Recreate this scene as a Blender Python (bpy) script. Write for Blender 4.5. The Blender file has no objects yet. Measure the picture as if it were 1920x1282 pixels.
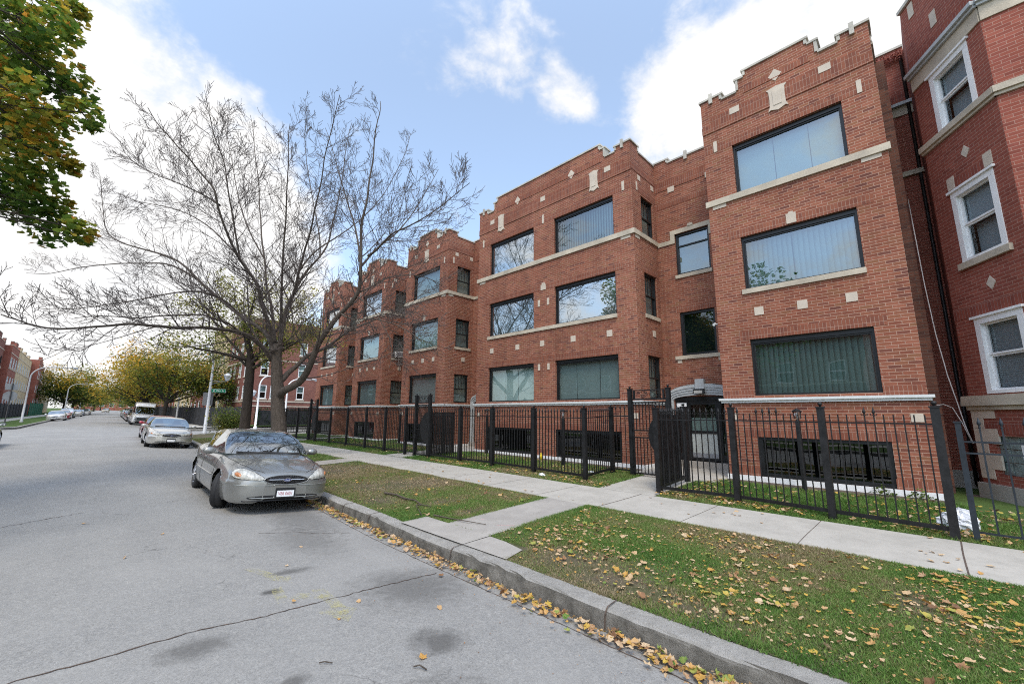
import bpy, math, random
import numpy as np
from mathutils import Vector, Matrix
from mathutils.bvhtree import BVHTree
from mathutils.geometry import tessellate_polygon
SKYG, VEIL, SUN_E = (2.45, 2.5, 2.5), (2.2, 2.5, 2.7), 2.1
random.seed(7); RNG = np.random.default_rng(11)
scene = bpy.context.scene
COL = bpy.data.collections.new("street"); scene.collection.children.link(COL)
R = math.radians

# ------------------------------------------------------------------ ground
def slope(y):
    if y < 5: return 0.0
    if y < 24: return .0055 * (y - 5)
    return .1045 + .0085 * (y - 24)
def drift(y): return .03 * max(0.0, y - 3)          # the street runs very slightly off the facades
def road_z(x, y):
    lx = x - drift(y)
    return .02 - .19 * min(1.25, abs((lx + 1) / 4.5)) ** 2 + slope(y)
def block_z(x, y):
    c = 3.5 + drift(y)
    k = [c, c + .22, max(c + .5, 6.65), max(c + .9, 8.35), max(c + 1.5, 11.3), 60]
    v = [.02, .03, .115, .135, .25, .28]
    return float(np.interp(x, k, v)) + slope(y)
def left_z(x, y):
    c = -5.5 + drift(y)
    return float(np.interp(c - x, [0, .22, 2.2, 4.2, 8], [.02, .03, .1, .12, .2])) + slope(y)

# ------------------------------------------------------------------ object helpers
def tag(o, label=None, cat=None, group=None, kind=None):
    if label: o["label"] = label
    if cat: o["category"] = cat
    if group: o["group"] = group
    if kind: o["kind"] = kind
    return o
def empty(name, loc=(0, 0, 0), rz=0.0, label=None, cat=None, group=None, rot=None):
    o = bpy.data.objects.new(name, None); COL.objects.link(o)
    o.location = loc; o.rotation_euler = rot if rot else (0, 0, rz); o.empty_display_size = .2
    return tag(o, label, cat, group)
def children(o): return [c for c in bpy.data.objects if c.parent == o]
def copy_tree(o, parent=None, mats=None):
    c = o.copy(); COL.objects.link(c); c.parent = parent
    if mats:
        for i, s in enumerate(c.material_slots):
            if s.material and s.material.name in mats:
                s.link = 'OBJECT'; s.material = mats[o.material_slots[i].material.name]
    for ch in children(o): copy_tree(ch, c, mats)
    return c

class MB:
    """collects polygons in metres with metre UVs, builds one mesh object"""
    def __init__(s): s.v = []; s.f = []; s.m = []; s.uv = []; s.sm = []
    def poly(s, pts, m=0, uv=None, smooth=False):
        b = len(s.v); pts = [tuple(map(float, p)) for p in pts]; s.v += pts
        s.f.append(tuple(range(b, b + len(pts)))); s.m.append(m); s.sm.append(smooth)
        if uv is None:
            a, b_, c = np.array(pts[0]), np.array(pts[1]), np.array(pts[2])
            n = np.cross(b_ - a, c - a); L = np.linalg.norm(n)
            if L < 1e-12 and len(pts) > 3: n = np.cross(c - a, np.array(pts[3]) - a); L = np.linalg.norm(n)
            n = n / max(L, 1e-12)
            if abs(n[2]) > .8: uv = [(p[0], p[1]) for p in pts]
            else:
                t = np.array([-n[1], n[0]]); t = t / max(np.linalg.norm(t), 1e-9)
                if abs(t[0]) > abs(t[1]): t = t * np.sign(t[0])
                else: t = t * np.sign(t[1])
                uv = [(p[0] * t[0] + p[1] * t[1], p[2]) for p in pts]
        s.uv.append(uv)
    def box(s, x0, x1, y0, y1, z0, z1, m=0, skip=''):
        P = lambda i, j, k: ((x0, x1)[i], (y0, y1)[j], (z0, z1)[k])
        if 'x' not in skip: s.poly([P(0,1,0), P(0,0,0), P(0,0,1), P(0,1,1)], m)
        if 'X' not in skip: s.poly([P(1,0,0), P(1,1,0), P(1,1,1), P(1,0,1)], m)
        if 'y' not in skip: s.poly([P(0,0,0), P(1,0,0), P(1,0,1), P(0,0,1)], m)
        if 'Y' not in skip: s.poly([P(1,1,0), P(0,1,0), P(0,1,1), P(1,1,1)], m)
        if 'z' not in skip: s.poly([P(0,1,0), P(1,1,0), P(1,0,0), P(0,0,0)], m)
        if 'Z' not in skip: s.poly([P(0,0,1), P(1,0,1), P(1,1,1), P(0,1,1)], m)
    def tube(s, pts, rad, n=6, m=0, cap=True, smooth=True):
        pts = [np.array(p, float) for p in pts]
        if not hasattr(rad, '__len__'): rad = [rad] * len(pts)
        rings = []; ref = None
        for i, p in enumerate(pts):
            t = pts[min(i + 1, len(pts) - 1)] - pts[max(i - 1, 0)]
            t = t / max(np.linalg.norm(t), 1e-9)
            if ref is None:
                ref = np.array([1., 0, 0]) if abs(t[0]) < .8 else np.array([0, 1., 0])
            u = ref - t * (ref @ t); u /= max(np.linalg.norm(u), 1e-9); ref = u
            w = np.cross(t, u)
            b = len(s.v)
            for k in range(n):
                a = 2 * math.pi * k / n
                s.v.append(tuple(p + rad[i] * (math.cos(a) * u + math.sin(a) * w)))
            rings.append(b)
        L = 0
        for i in range(len(pts) - 1):
            d = float(np.linalg.norm(pts[i + 1] - pts[i]))
            for k in range(n):
                k2 = (k + 1) % n
                s.f.append((rings[i] + k, rings[i] + k2, rings[i + 1] + k2, rings[i + 1] + k)); s.m.append(m); s.sm.append(smooth)
                c = 2 * math.pi * max(rad[i], .01) / n
                s.uv.append([(k * c, L), ((k + 1) * c, L), ((k + 1) * c, L + d), (k * c, L + d)])
            L += d
        if cap:
            for r in (rings[0], rings[-1]):
                s.f.append(tuple(r + k for k in range(n))); s.m.append(m); s.sm.append(False); s.uv.append([(0, 0)] * n)
    def lathe(s, prof, c=(0, 0, 0), n=16, m=0, axis='z', smooth=True):
        rings = []
        for r, h in prof:
            b = len(s.v); rings.append(b)
            for k in range(n):
                a = 2 * math.pi * k / n
                q = (r * math.cos(a), r * math.sin(a), h)
                if axis == 'y': q = (q[0], q[2], q[1])
                if axis == 'x': q = (q[2], q[0], q[1])
                s.v.append((c[0] + q[0], c[1] + q[1], c[2] + q[2]))
        for i in range(len(prof) - 1):
            for k in range(n):
                k2 = (k + 1) % n
                s.f.append((rings[i] + k, rings[i] + k2, rings[i + 1] + k2, rings[i + 1] + k)); s.m.append(m); s.sm.append(smooth)
                s.uv.append([(k * .05, prof[i][1]), ((k + 1) * .05, prof[i][1]), ((k + 1) * .05, prof[i + 1][1]), (k * .05, prof[i + 1][1])])
    def grid(s, P, m=0, smooth=True, mf=None):
        P = np.asarray(P, float); h, w = P.shape[:2]; b = len(s.v)
        s.v += [tuple(p) for p in P.reshape(-1, 3)]
        for i in range(h - 1):
            for j in range(w - 1):
                mm = m if mf is None else mf(i, j)
                if mm is None: continue
                a = b + i * w + j
                s.f.append((a, a + 1, a + w + 1, a + w)); s.m.append(mm); s.sm.append(smooth)
                s.uv.append([(P[i, j, 0], P[i, j, 1]), (P[i, j + 1, 0], P[i, j + 1, 1]), (P[i + 1, j + 1, 0], P[i + 1, j + 1, 1]), (P[i + 1, j, 0], P[i + 1, j, 1])])
    def prism(s, outline, P0, U, V, N, d, m=0, smooth=False):
        """outline of (u,v) extruded along N by d"""
        P0, U, V, N = map(np.array, (P0, U, V, N))
        A = [P0 + U * u + V * v for u, v in outline]; B = [a + N * d for a in A]
        n = len(A)
        for tri in tessellate_polygon([[Vector((u, v, 0)) for u, v in outline]]):
            s.poly([B[i] for i in tri], m); s.poly([A[i] for i in reversed(tri)], m)
        for i in range(n):
            j = (i + 1) % n; s.poly([A[i], A[j], B[j], B[i]], m, smooth=smooth)
    def build(s, name, mats, parent=None, label=None, kind=None):
        used = np.unique(np.concatenate([np.array(f, np.int64) for f in s.f])) if s.f else np.zeros(0, np.int64)
        if len(used) < len(s.v):
            mp = np.zeros(len(s.v), np.int64); mp[used] = np.arange(len(used)); s.v = [s.v[i] for i in used]; s.f = [tuple(int(mp[i]) for i in f) for f in s.f]
        me = bpy.data.meshes.new(name)
        nv = len(s.v); me.vertices.add(nv)
        me.vertices.foreach_set('co', np.array(s.v, np.float32).ravel())
        cnt = np.array([len(f) for f in s.f], np.int32); tot = int(cnt.sum())
        me.loops.add(tot); me.loops.foreach_set('vertex_index', np.concatenate([np.array(f, np.int32) for f in s.f]) if s.f else np.zeros(0, np.int32))
        me.polygons.add(len(s.f)); st = np.zeros(len(s.f), np.int32)
        if len(s.f): st[1:] = np.cumsum(cnt)[:-1]
        me.polygons.foreach_set('loop_start', st)
        me.polygons.foreach_set('material_index', np.array(s.m, np.int32))
        me.polygons.foreach_set('use_smooth', np.array(s.sm, bool))
        uvl = me.uv_layers.new(name='UVMap')
        uvl.data.foreach_set('uv', np.array([c for u in s.uv for c in u], np.float32).ravel())
        me.update(calc_edges=True); me.validate()
        for m in (mats if isinstance(mats, (list, tuple)) else [mats]): me.materials.append(m)
        o = bpy.data.objects.new(name, me); COL.objects.link(o); o.parent = parent
        if label: o['label'] = label
        if kind: o['kind'] = kind
        return o

def raw_mesh(name, V, F, mats, parent=None, matidx=None, smooth=False, attr=None):
    """fast numpy mesh: V (n,3); F (k,m) all same size; attr: per-vertex float 'shade'"""
    me = bpy.data.meshes.new(name); V = np.ascontiguousarray(V, np.float32); F = np.ascontiguousarray(F, np.int32)
    k = F.shape[1]
    me.vertices.add(len(V)); me.vertices.foreach_set('co', V.ravel())
    me.loops.add(F.size); me.loops.foreach_set('vertex_index', F.ravel())
    me.polygons.add(len(F)); me.polygons.foreach_set('loop_start', np.arange(0, F.size, k, dtype=np.int32))
    if matidx is not None: me.polygons.foreach_set('material_index', np.ascontiguousarray(matidx, np.int32))
    me.polygons.foreach_set('use_smooth', np.full(len(F), smooth, bool))
    if attr is not None:
        a = me.attributes.new('shade', 'FLOAT', 'POINT'); a.data.foreach_set('value', np.ascontiguousarray(attr, np.float32))
    me.update(calc_edges=True)
    for m in (mats if isinstance(mats, (list, tuple)) else [mats]): me.materials.append(m)
    o = bpy.data.objects.new(name, me); COL.objects.link(o); o.parent = parent
    return o

def text_mesh(body, size, M4, mat, name, parent, extrude=.001, sx=1.0):
    cu = bpy.data.curves.new('text', 'FONT'); cu.body = body; cu.size = size; cu.extrude = extrude
    cu.align_x = 'CENTER'; cu.align_y = 'CENTER'
    t = bpy.data.objects.new('text', cu); COL.objects.link(t)
    dg = bpy.context.evaluated_depsgraph_get()
    me = bpy.data.meshes.new_from_object(t.evaluated_get(dg)); bpy.data.objects.remove(t); bpy.data.curves.remove(cu)
    me.transform(Matrix.Diagonal((sx, 1, 1, 1))); me.transform(M4); me.materials.clear(); me.materials.append(mat)
    o = bpy.data.objects.new(name, me); COL.objects.link(o); o.parent = parent
    return o
def basis(o, u, v, n):
    return Matrix(((u[0], v[0], n[0], o[0]), (u[1], v[1], n[1], o[1]), (u[2], v[2], n[2], o[2]), (0, 0, 0, 1)))
# ------------------------------------------------------------------ materials
class NT:
    def __init__(s, name):
        s.mat = bpy.data.materials.new(name); s.mat.use_nodes = True; s.t = s.mat.node_tree; s.t.nodes.clear()
        s.out = s.n('ShaderNodeOutputMaterial')
    def n(s, typ, **k):
        x = s.t.nodes.new(typ)
        for a, v in k.items():
            if a.startswith('_'): x.inputs[int(a[1:])].default_value = v
            elif a in x.inputs.keys() and not hasattr(x, a): x.inputs[a].default_value = v
            else: setattr(x, a, v)
        return x
    def l(s, a, b): s.t.links.new(a, b); return b
    def math(s, op, a, b=None, c=None, clamp=False):
        x = s.n('ShaderNodeMath', operation=op); x.use_clamp = clamp
        for i, q in enumerate((a, b, c)):
            if q is None: continue
            if isinstance(q, (int, float)): x.inputs[i].default_value = q
            else: s.l(q, x.inputs[i])
        return x.outputs[0]
    def mix(s, f, a, b, mode='MIX'):
        x = s.n('ShaderNodeMix', data_type='RGBA', blend_type=mode)
        for i, q in ((0, f), (6, a), (7, b)):
            if isinstance(q, (int, float)): x.inputs[i].default_value = q
            elif isinstance(q, (tuple, list)): x.inputs[i].default_value = (*q[:3], 1)
            else: s.l(q, x.inputs[i])
        return x.outputs[2]
    def ramp(s, f, stops, interp='LINEAR'):
        x = s.n('ShaderNodeValToRGB'); x.color_ramp.interpolation = interp; e = x.color_ramp.elements
        while len(e) < len(stops): e.new(.5)
        for q, (p, c) in zip(e, stops):
            q.position = p; q.color = (*c[:3], 1) if isinstance(c, (tuple, list)) else (c, c, c, 1)
        s.l(f, x.inputs[0]); return x.outputs[0]
    def uv(s):
        x = s.n('ShaderNodeUVMap'); x.uv_map = 'UVMap'; return x.outputs[0]
    def obj(s): return s.n('ShaderNodeTexCoord').outputs['Object']
    def geo(s): return s.n('ShaderNodeNewGeometry').outputs['Position']
    def noise(s, vec, scale, detail=4, rough=.55, dist=0.0):
        x = s.n('ShaderNodeTexNoise'); x.inputs['Scale'].default_value = scale; x.inputs['Detail'].default_value = detail
        x.inputs['Roughness'].default_value = rough; x.inputs['Distortion'].default_value = dist
        if vec is not None: s.l(vec, x.inputs['Vector'])
        return x.outputs[0]
    def mapping(s, vec, scale=(1, 1, 1), loc=(0, 0, 0), rot=(0, 0, 0)):
        x = s.n('ShaderNodeMapping'); x.inputs['Scale'].default_value = scale; x.inputs['Location'].default_value = loc
        x.inputs['Rotation'].default_value = rot; s.l(vec, x.inputs[0]); return x.outputs[0]
    def bsdf(s, col, rough=.6, metal=0.0, spec=.5, coat=0.0, bump=None, bstr=.3, bdist=.01, trans=None, sub=None):
        b = s.n('ShaderNodeBsdfPrincipled')
        for i, q in (('Base Color', col), ('Roughness', rough), ('Metallic', metal), ('Specular IOR Level', spec), ('Coat Weight', coat)):
            if isinstance(q, (int, float)): b.inputs[i].default_value = q
            elif isinstance(q, (tuple, list)): b.inputs[i].default_value = (*q[:3], 1)
            else: s.l(q, b.inputs[i])
        b.inputs['Coat Roughness'].default_value = .04
        if bump is not None:
            x = s.n('ShaderNodeBump'); x.inputs['Strength'].default_value = bstr; x.inputs['Distance'].default_value = bdist
            s.l(bump, x.inputs['Height']); s.l(x.outputs[0], b.inputs['Normal'])
        return b
    def done(s, b):
        s.l(b.outputs[0] if hasattr(b, 'outputs') else b, s.out.inputs[0]); return s.mat

def plain(name, col, rough=.6, metal=0, var=.15, scale=3.0, bump=.0, spec=.5, coat=0, fine=40):
    t = NT(name); p = t.obj()
    a = t.noise(p, scale, 5); b = t.noise(p, fine, 3)
    f = t.math('ADD', t.math('MULTIPLY', a, .65), t.math('MULTIPLY', b, .35))
    lo = tuple(c * (1 - var * 1.6) for c in col); hi = tuple(min(1, c * (1 + var * 1.6)) for c in col)
    c = t.ramp(f, [(.3, lo), (.7, hi)])
    r = t.ramp(f, [(.3, max(0, rough - .08)), (.7, min(1, rough + .08))])
    return t.done(t.bsdf(c, r, metal, spec, coat, bump=b if bump else None, bstr=bump, bdist=.004))

def brick(name, cols, mortar, soldier=False, grime=.35, bw=.205, bh=.0677, ms=.011, off=0.0):
    """running-bond face brick, metre UVs; several brick colours, raked mortar, weathering"""
    t = NT(name); uv = t.uv(); g = t.geo()
    v = t.mapping(uv, rot=(0, 0, R(90)), scale=(1, 1, 1)) if soldier else t.mapping(uv, loc=(off, 0, 0))
    def bt(freq=1):
        b = t.n('ShaderNodeTexBrick'); b.offset = 0 if soldier else .5; b.squash = 1
        for i, q in (('Scale', 1.0), ('Mortar Size', ms / 2), ('Mortar Smooth', .25), ('Brick Width', bw), ('Row Height', bh), ('Bias', 0.0)):
            b.inputs[i].default_value = q
        b.inputs['Color1'].default_value = (0, 0, 0, 1); b.inputs['Color2'].default_value = (1, 1, 1, 1); b.inputs['Mortar'].default_value = (.5, .5, .5, 1)
        t.l(v, b.inputs['Vector']); return b
    b = bt(); rnd = b.outputs[0]; mask = b.outputs[1]
    n = len(cols); c = t.ramp(rnd, [((i + .5) / n, q) for i, q in enumerate(cols)])
    fine = t.noise(g, 90, 3); big = t.noise(g, .55, 4, .6); mid = t.noise(g, 5, 4, .6)
    c = t.mix(t.math('MULTIPLY', fine, .35), c, t.mix(1.0, c, (.55, .5, .5), 'MULTIPLY'))
    c = t.mix(t.ramp(mid, [(.35, 0.0), (.75, .35)]), c, t.mix(1.0, c, (1.25, 1.12, 1.05), 'MULTIPLY'))
    m = t.mix(t.ramp(mid, [(.3, 0.0), (.7, .5)]), mortar, tuple(q * .75 for q in mortar))
    c = t.mix(mask, c, m)
    streak = t.noise(t.mapping(g, scale=(1.8, 1.8, .26)), 1.3, 6, .7)
    c = t.mix(t.ramp(streak, [(.48, 0.0), (.78, grime)]), c, t.mix(1.0, c, (.55, .52, .5), 'MULTIPLY'))
    c = t.mix(t.ramp(big, [(.42, 0.0), (.62, .5)]), c, t.mix(1.0, c, (.78, .70, .66), 'MULTIPLY')); c = t.mix(t.ramp(big, [(.36, .35), (.5, 0.0)]), c, t.mix(1.0, c, (1.18, 1.16, 1.12), 'MULTIPLY'))
    h = t.math('SUBTRACT', t.math('MULTIPLY', fine, .25), mask)
    return t.done(t.bsdf(c, .88, 0, .25, bump=h, bstr=.6, bdist=.008))

M = {}
RED = [(.215, .074, .045), (.265, .093, .055), (.295, .108, .064), (.235, .094, .053), (.325, .125, .077), (.25, .094, .058), (.145, .056, .042), (.285, .098, .058), (.25, .115, .06), (.225, .077, .047)]
M['brick'] = brick('red_face_brick', RED, (.44, .272, .20), grime=.65, ms=.0135)
M['brick_soldier'] = brick('red_soldier_brick', [(.22, .078, .048), (.28, .105, .062), (.18, .066, .045), (.25, .092, .056)], (.39, .24, .18), soldier=True)
DK = [(.25, .072, .048), (.29, .086, .057), (.215, .062, .044), (.315, .10, .068), (.26, .076, .054)]
M['brick_dark'] = brick('dark_red_brick', DK, (.40, .22, .17), ms=.012)
M['brick_dark_soldier'] = brick('dark_red_soldier_brick', DK[:3], (.34, .185, .155), soldier=True)
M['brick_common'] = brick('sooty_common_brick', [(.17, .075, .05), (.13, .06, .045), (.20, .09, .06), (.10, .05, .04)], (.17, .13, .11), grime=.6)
M['brick_far'] = brick('maroon_brick', [(.215, .085, .065), (.25, .10, .075), (.19, .072, .058)], (.30, .19, .155))
M['brick_orange'] = brick('orange_red_brick', [(.30, .09, .06), (.35, .115, .075), (.26, .08, .055)], (.36, .22, .18))
M['brick_yellow'] = brick('cream_yellow_brick', [(.62, .50, .30), (.67, .55, .35), (.57, .45, .27)], (.6, .52, .38), grime=.25)
M['stone'] = plain('limestone', (.45, .39, .30), .8, var=.22, scale=2.2, bump=.15)
M['stone_pale'] = plain('pale_limestone', (.52, .445, .355), .8, var=.1, scale=3, bump=.12)
M['coping'] = plain('weathered_coping_stone', (.44, .41, .35), .85, var=.25, scale=2, bump=.2)
M['paint_grey'] = plain('grey_white_paint', (.60, .61, .59), .55, var=.07, scale=4)
M['paint_white'] = plain('white_paint', (.78, .78, .76), .5, var=.06, scale=3)
M['grey_stone'] = plain('grey_painted_stone', (.40, .42, .42), .6, var=.1, scale=3)
M['bronze'] = plain('dark_bronze_metal', (.016, .017, .018), .42, 0.3, var=.2)
M['iron'] = plain('black_iron_paint', (.0085, .0085, .009), .5, .0, var=.5, scale=8, spec=.4)
M['iron_blue'] = plain('blue_black_iron_paint', (.014, .020, .027), .5, .0, var=.3, scale=6, spec=.4)
M['dark'] = plain('dark_interior', (.018, .018, .018), .9, var=.3)
M['dim_room'] = plain('dim_room', (.045, .05, .05), .9, var=.3)
M['roof'] = plain('tar_roof', (.05, .05, .05), .9, var=.3)
M['steel'] = plain('brushed_steel', (.42, .42, .43), .35, 1.0, var=.1)
M['chrome'] = plain('chrome', (.75, .75, .76), .12, 1.0, var=.03)
M['silver_pole'] = plain('silver_painted_pole', (.44, .45, .45), .5, .1, var=.08)
M['galv'] = plain('galvanised_metal', (.33, .35, .37), .5, .6, var=.15)
M['rubber'] = plain('tyre_rubber', (.016, .016, .017), .75, var=.25, scale=20, bump=.1)
M['plastic_black'] = plain('black_plastic', (.012, .012, .013), .5, var=.2)
M['white_cloth'] = plain('white_plastic', (.75, .76, .78), .5, var=.06, scale=8)
M['yellow_thing'] = plain('yellow_plastic', (.75, .55, .03), .5, var=.06)
M['green_sign'] = plain('street_sign_green', (.0, .17, .085), .4, var=.05)
M['sign_white'] = plain('sign_white', (.85, .86, .86), .5, var=.03)
M['sign_back'] = plain('sign_back_metal', (.20, .205, .205), .5, .4, var=.12)
M['wood_dark'] = plain('black_stained_wood', (.022, .022, .025), .75, var=.4, scale=6)
M['green_paint'] = plain('green_painted_wood', (.008, .10, .055), .6, var=.2)
M['red_ink'] = plain('red_ink', (.35, .02, .03), .5, var=.05)
M['ink'] = plain('black_ink', (.012, .012, .014), .5, var=.05)
M['lamp_glass'] = plain('frosted_lamp_glass', (.62, .66, .72), .25, var=.05)
M['ivy'] = plain('red_ivy', (.26, .07, .05), .6, var=.5, scale=20)
M['cable'] = plain('grey_cable', (.42, .40, .40), .6, var=.1)
M['downpipe'] = plain('downpipe_black', (.02, .018, .018), .5, var=.3)
M['glass_block'] = plain('glass_block', (.16, .22, .21), .12, var=.5, scale=9, spec=.8)
M['cream'] = plain('cream_interior', (.50, .45, .34), .8, var=.1)
M['doorpanel'] = plain('door_panel_pale', (.42, .45, .42), .4, var=.06)

def glass(name, tint, refl, rough=.0, see=1.0):
    """window pane: part mirror (fresnel-weighted), part tinted see-through"""
    t = NT(name); gg = t.n('ShaderNodeNewGeometry'); dp = t.n('ShaderNodeVectorMath', operation='DOT_PRODUCT'); t.l(gg.outputs['Normal'], dp.inputs[0]); t.l(gg.outputs['Incoming'], dp.inputs[1])
    k = t.math('SUBTRACT', 1.0, t.math('ABSOLUTE', dp.outputs['Value'])); sch = t.math('ADD', .05, t.math('MULTIPLY', t.math('POWER', k, 5.0), .95))
    n = t.noise(t.obj(), .9, 2, .5)
    bp = t.n('ShaderNodeBump'); bp.inputs['Strength'].default_value = .07; bp.inputs['Distance'].default_value = .05; t.l(n, bp.inputs['Height'])
    g = t.n('ShaderNodeBsdfGlossy'); g.inputs['Roughness'].default_value = rough; g.inputs['Color'].default_value = (.93, .96, .97, 1); t.l(bp.outputs[0], g.inputs['Normal'])
    tr = t.n('ShaderNodeBsdfTransparent'); tr.inputs['Color'].default_value = (*tint, 1)
    f = t.math('ADD', sch, refl, clamp=True)
    mx = t.n('ShaderNodeMixShader'); t.l(f, mx.inputs[0]); t.l(tr.outputs[0], mx.inputs[1]); t.l(g.outputs[0], mx.inputs[2])
    return t.done(mx)
M['glass'] = glass('window_glass', (.62, .72, .70), .06)
M['glass_mirror'] = glass('coated_window_glass', (.50, .58, .60), .42)
M['glass_mid'] = glass('tinted_window_glass', (.58, .70, .69), .12)
M['glass_dark'] = glass('dark_window_glass', (.18, .22, .22), .05)
M['glass_car'] = glass('car_glass', (.40, .50, .52), .32)
M['glass_screen'] = glass('screened_window_glass', (.75, .80, .82), .0)
M['lens'] = glass('lamp_lens', (.9, .9, .88), .12, .03)
def blind(name, col): return plain(name, col, .8, var=.06, scale=2)
M['blind_white'] = blind('white_blinds', (.66, .70, .70)); M['blind_grey'] = blind('grey_blinds', (.30, .33, .335))
M['blind_green'] = blind('grey_green_blinds', (.22, .275, .262)); M['blind_pale'] = blind('pale_blue_shade', (.36, .41, .43))
M['curtain'] = blind('pale_curtain', (.42, .41, .38))

def paint(name, col, flake=.25):
    t = NT(name); p = t.obj(); n = t.noise(p, 1.5, 5, .6); d = t.noise(p, 600, 1)
    c = t.mix(t.math('MULTIPLY', d, flake), col, tuple(min(1, q * 1.5) for q in col))
    c = t.mix(t.ramp(n, [(.45, 0.0), (.8, .22)]), c, (.20, .19, .17))
    r = t.ramp(n, [(.3, .26), (.75, .42)])
    return t.done(t.bsdf(c, r, .55, .5, coat=1.0))
M['car_paint'] = paint('grey_green_metallic_paint', (.24, .242, .226))

def asphalt():
    t = NT('worn_asphalt'); g = t.geo()
    sp = t.n('ShaderNodeTexVoronoi'); sp.inputs['Scale'].default_value = 75; t.l(g, sp.inputs['Vector'])
    agg = t.ramp(sp.outputs[1], [(.0, .0), (.5, .5), (1, 1.0)])
    fine = t.noise(g, 180, 3, .7); mid = t.noise(g, 9, 4, .65); big = t.noise(g, .45, 5, .6)
    lane = t.noise(t.mapping(g, scale=(1.3, .10, 1)), 1.0, 4, .55)
    c = t.mix(t.ramp(fine, [(.3, 0.0), (.7, 1.0)]), (.112, .110, .104), (.350, .341, .317))
    c = t.mix(t.math('MULTIPLY', agg, .30), c, (.52, .505, .47)); sp2 = t.ramp(t.noise(g, 28, 4, .75), [(.35, 0.0), (.65, 1.0)]); c = t.mix(t.math('MULTIPLY', sp2, .55), c, t.mix(1.0, c, (.66, .66, .66), 'MULTIPLY')); sp3 = t.ramp(t.noise(g, 75, 3, .8), [(.40, 0.0), (.60, 1.0)]); c = t.mix(t.math('MULTIPLY', sp3, .45), c, t.mix(1.0, c, (1.45, 1.44, 1.40), 'MULTIPLY')); sp4 = t.ramp(t.noise(g, 48, 2, .8), [(.52, 0.0), (.70, 1.0)]); c = t.mix(t.math('MULTIPLY', sp4, .34), c, t.mix(1.0, c, (.45, .45, .45), 'MULTIPLY'))
    c = t.mix(t.ramp(mid, [(.35, 0.0), (.7, .28)]), c, (.16, .16, .158))
    c = t.mix(t.ramp(big, [(.42, 0.0), (.62, .45)]), c, (.33, .32, .295))
    c = t.mix(t.ramp(lane, [(.48, 0.0), (.72, .18)]), c, (.150, .150, .148))
    # oil drips and damp patches lying on the parking lane
    for (x, y, rx, ry, s) in [(1.55, 2.35, .75, .45, .55), (2.75, 4.2, .75, .75, .42), (1.9, 2.0, .45, .25, .45), (2.25, 3.05, .3, .28, .55), (.8, 4.1, .30, .22, .45), (1.62, 1.35, .16, .13, .6), (2.5, 6.7, .55, 1.2, .3),
                              (2.3, 1.6, .6, .5, .28), (1.55, 4.9, .12, .1, .7), (1.9, 5.4, .3, .12, .5), (2.4, 11, .5, 1.2, .35), (2.9, 8.0, .6, 1.6, .35), (1.2, 3.2, .14, .09, .5)]:
        v = t.mapping(g, loc=(-x / rx, -y / ry, 0), scale=(1 / rx, 1 / ry, 0))
        w = t.n('ShaderNodeVectorMath', operation='LENGTH'); t.l(v, w.inputs[0])
        d = t.math('ADD', w.outputs['Value'], t.math('MULTIPLY', t.math('SUBTRACT', mid, .5), 1.5))
        c = t.mix(t.ramp(d, [(.30, min(.95, s * 1.35)), (1.05, 0.0)]), c, (.075, .072, .066))
    # hairline craze and older filled seams
    wv = t.n('ShaderNodeVectorMath', operation='ADD'); t.l(g, wv.inputs[0]); nz = t.n('ShaderNodeTexNoise'); nz.inputs['Scale'].default_value = 1.6; nz.inputs['Detail'].default_value = 5; t.l(g, nz.inputs['Vector'])
    sc = t.n('ShaderNodeVectorMath', operation='SCALE'); t.l(nz.outputs[1], sc.inputs[0]); sc.inputs['Scale'].default_value = 1.3; t.l(sc.outputs[0], wv.inputs[1])
    vz = t.n('ShaderNodeTexVoronoi'); vz.feature = 'DISTANCE_TO_EDGE'; vz.inputs['Scale'].default_value = .42; t.l(wv.outputs[0], vz.inputs['Vector'])
    crk = t.math('MULTIPLY', t.ramp(vz.outputs['Distance'], [(.0, 1.0), (.004, 0.0)]), t.ramp(t.noise(g, .8, 3), [(.48, 0.0), (.62, .7)]))
    c = t.mix(crk, c, (.05, .048, .044))
    h = t.math('ADD', t.math('MULTIPLY', fine, .5), t.math('MULTIPLY', agg, .6))
    return t.done(t.bsdf(c, .85, 0, .3, bump=h, bstr=.5, bdist=.006))
M['asphalt'] = asphalt()

def concrete(name, a, b, joints=None, dark=.2):
    t = NT(name); g = t.geo(); fine = t.noise(g, 150, 3, .7); mid = t.noise(g, 6, 5, .65); big = t.noise(g, .7, 4)
    c = t.mix(mid, a, b); c = t.mix(t.math('MULTIPLY', fine, .35), c, tuple(q * .62 for q in a))
    c = t.mix(t.ramp(big, [(.45, 0.0), (.72, dark)]), c, tuple(q * .6 for q in a))
    sp = t.ramp(t.noise(g, 34, 3), [(.62, 0.0), (.74, .42)]); bl = t.ramp(t.noise(g, 2.2, 5, .7), [(.42, 0.0), (.64, .5)]); c = t.mix(bl, c, tuple(q * .72 for q in a)); c = t.mix(sp, c, tuple(q * .45 for q in a))
    h = t.math('ADD', fine, t.math('MULTIPLY', mid, .5))
    return t.done(t.bsdf(c, .85, 0, .3, bump=h, bstr=.25, bdist=.004))
M['walk'] = concrete('pale_concrete', (.40, .378, .328), (.505, .475, .418))
M['walk_old'] = concrete('weathered_concrete', (.34, .315, .28), (.42, .395, .35), dark=.35)
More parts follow.
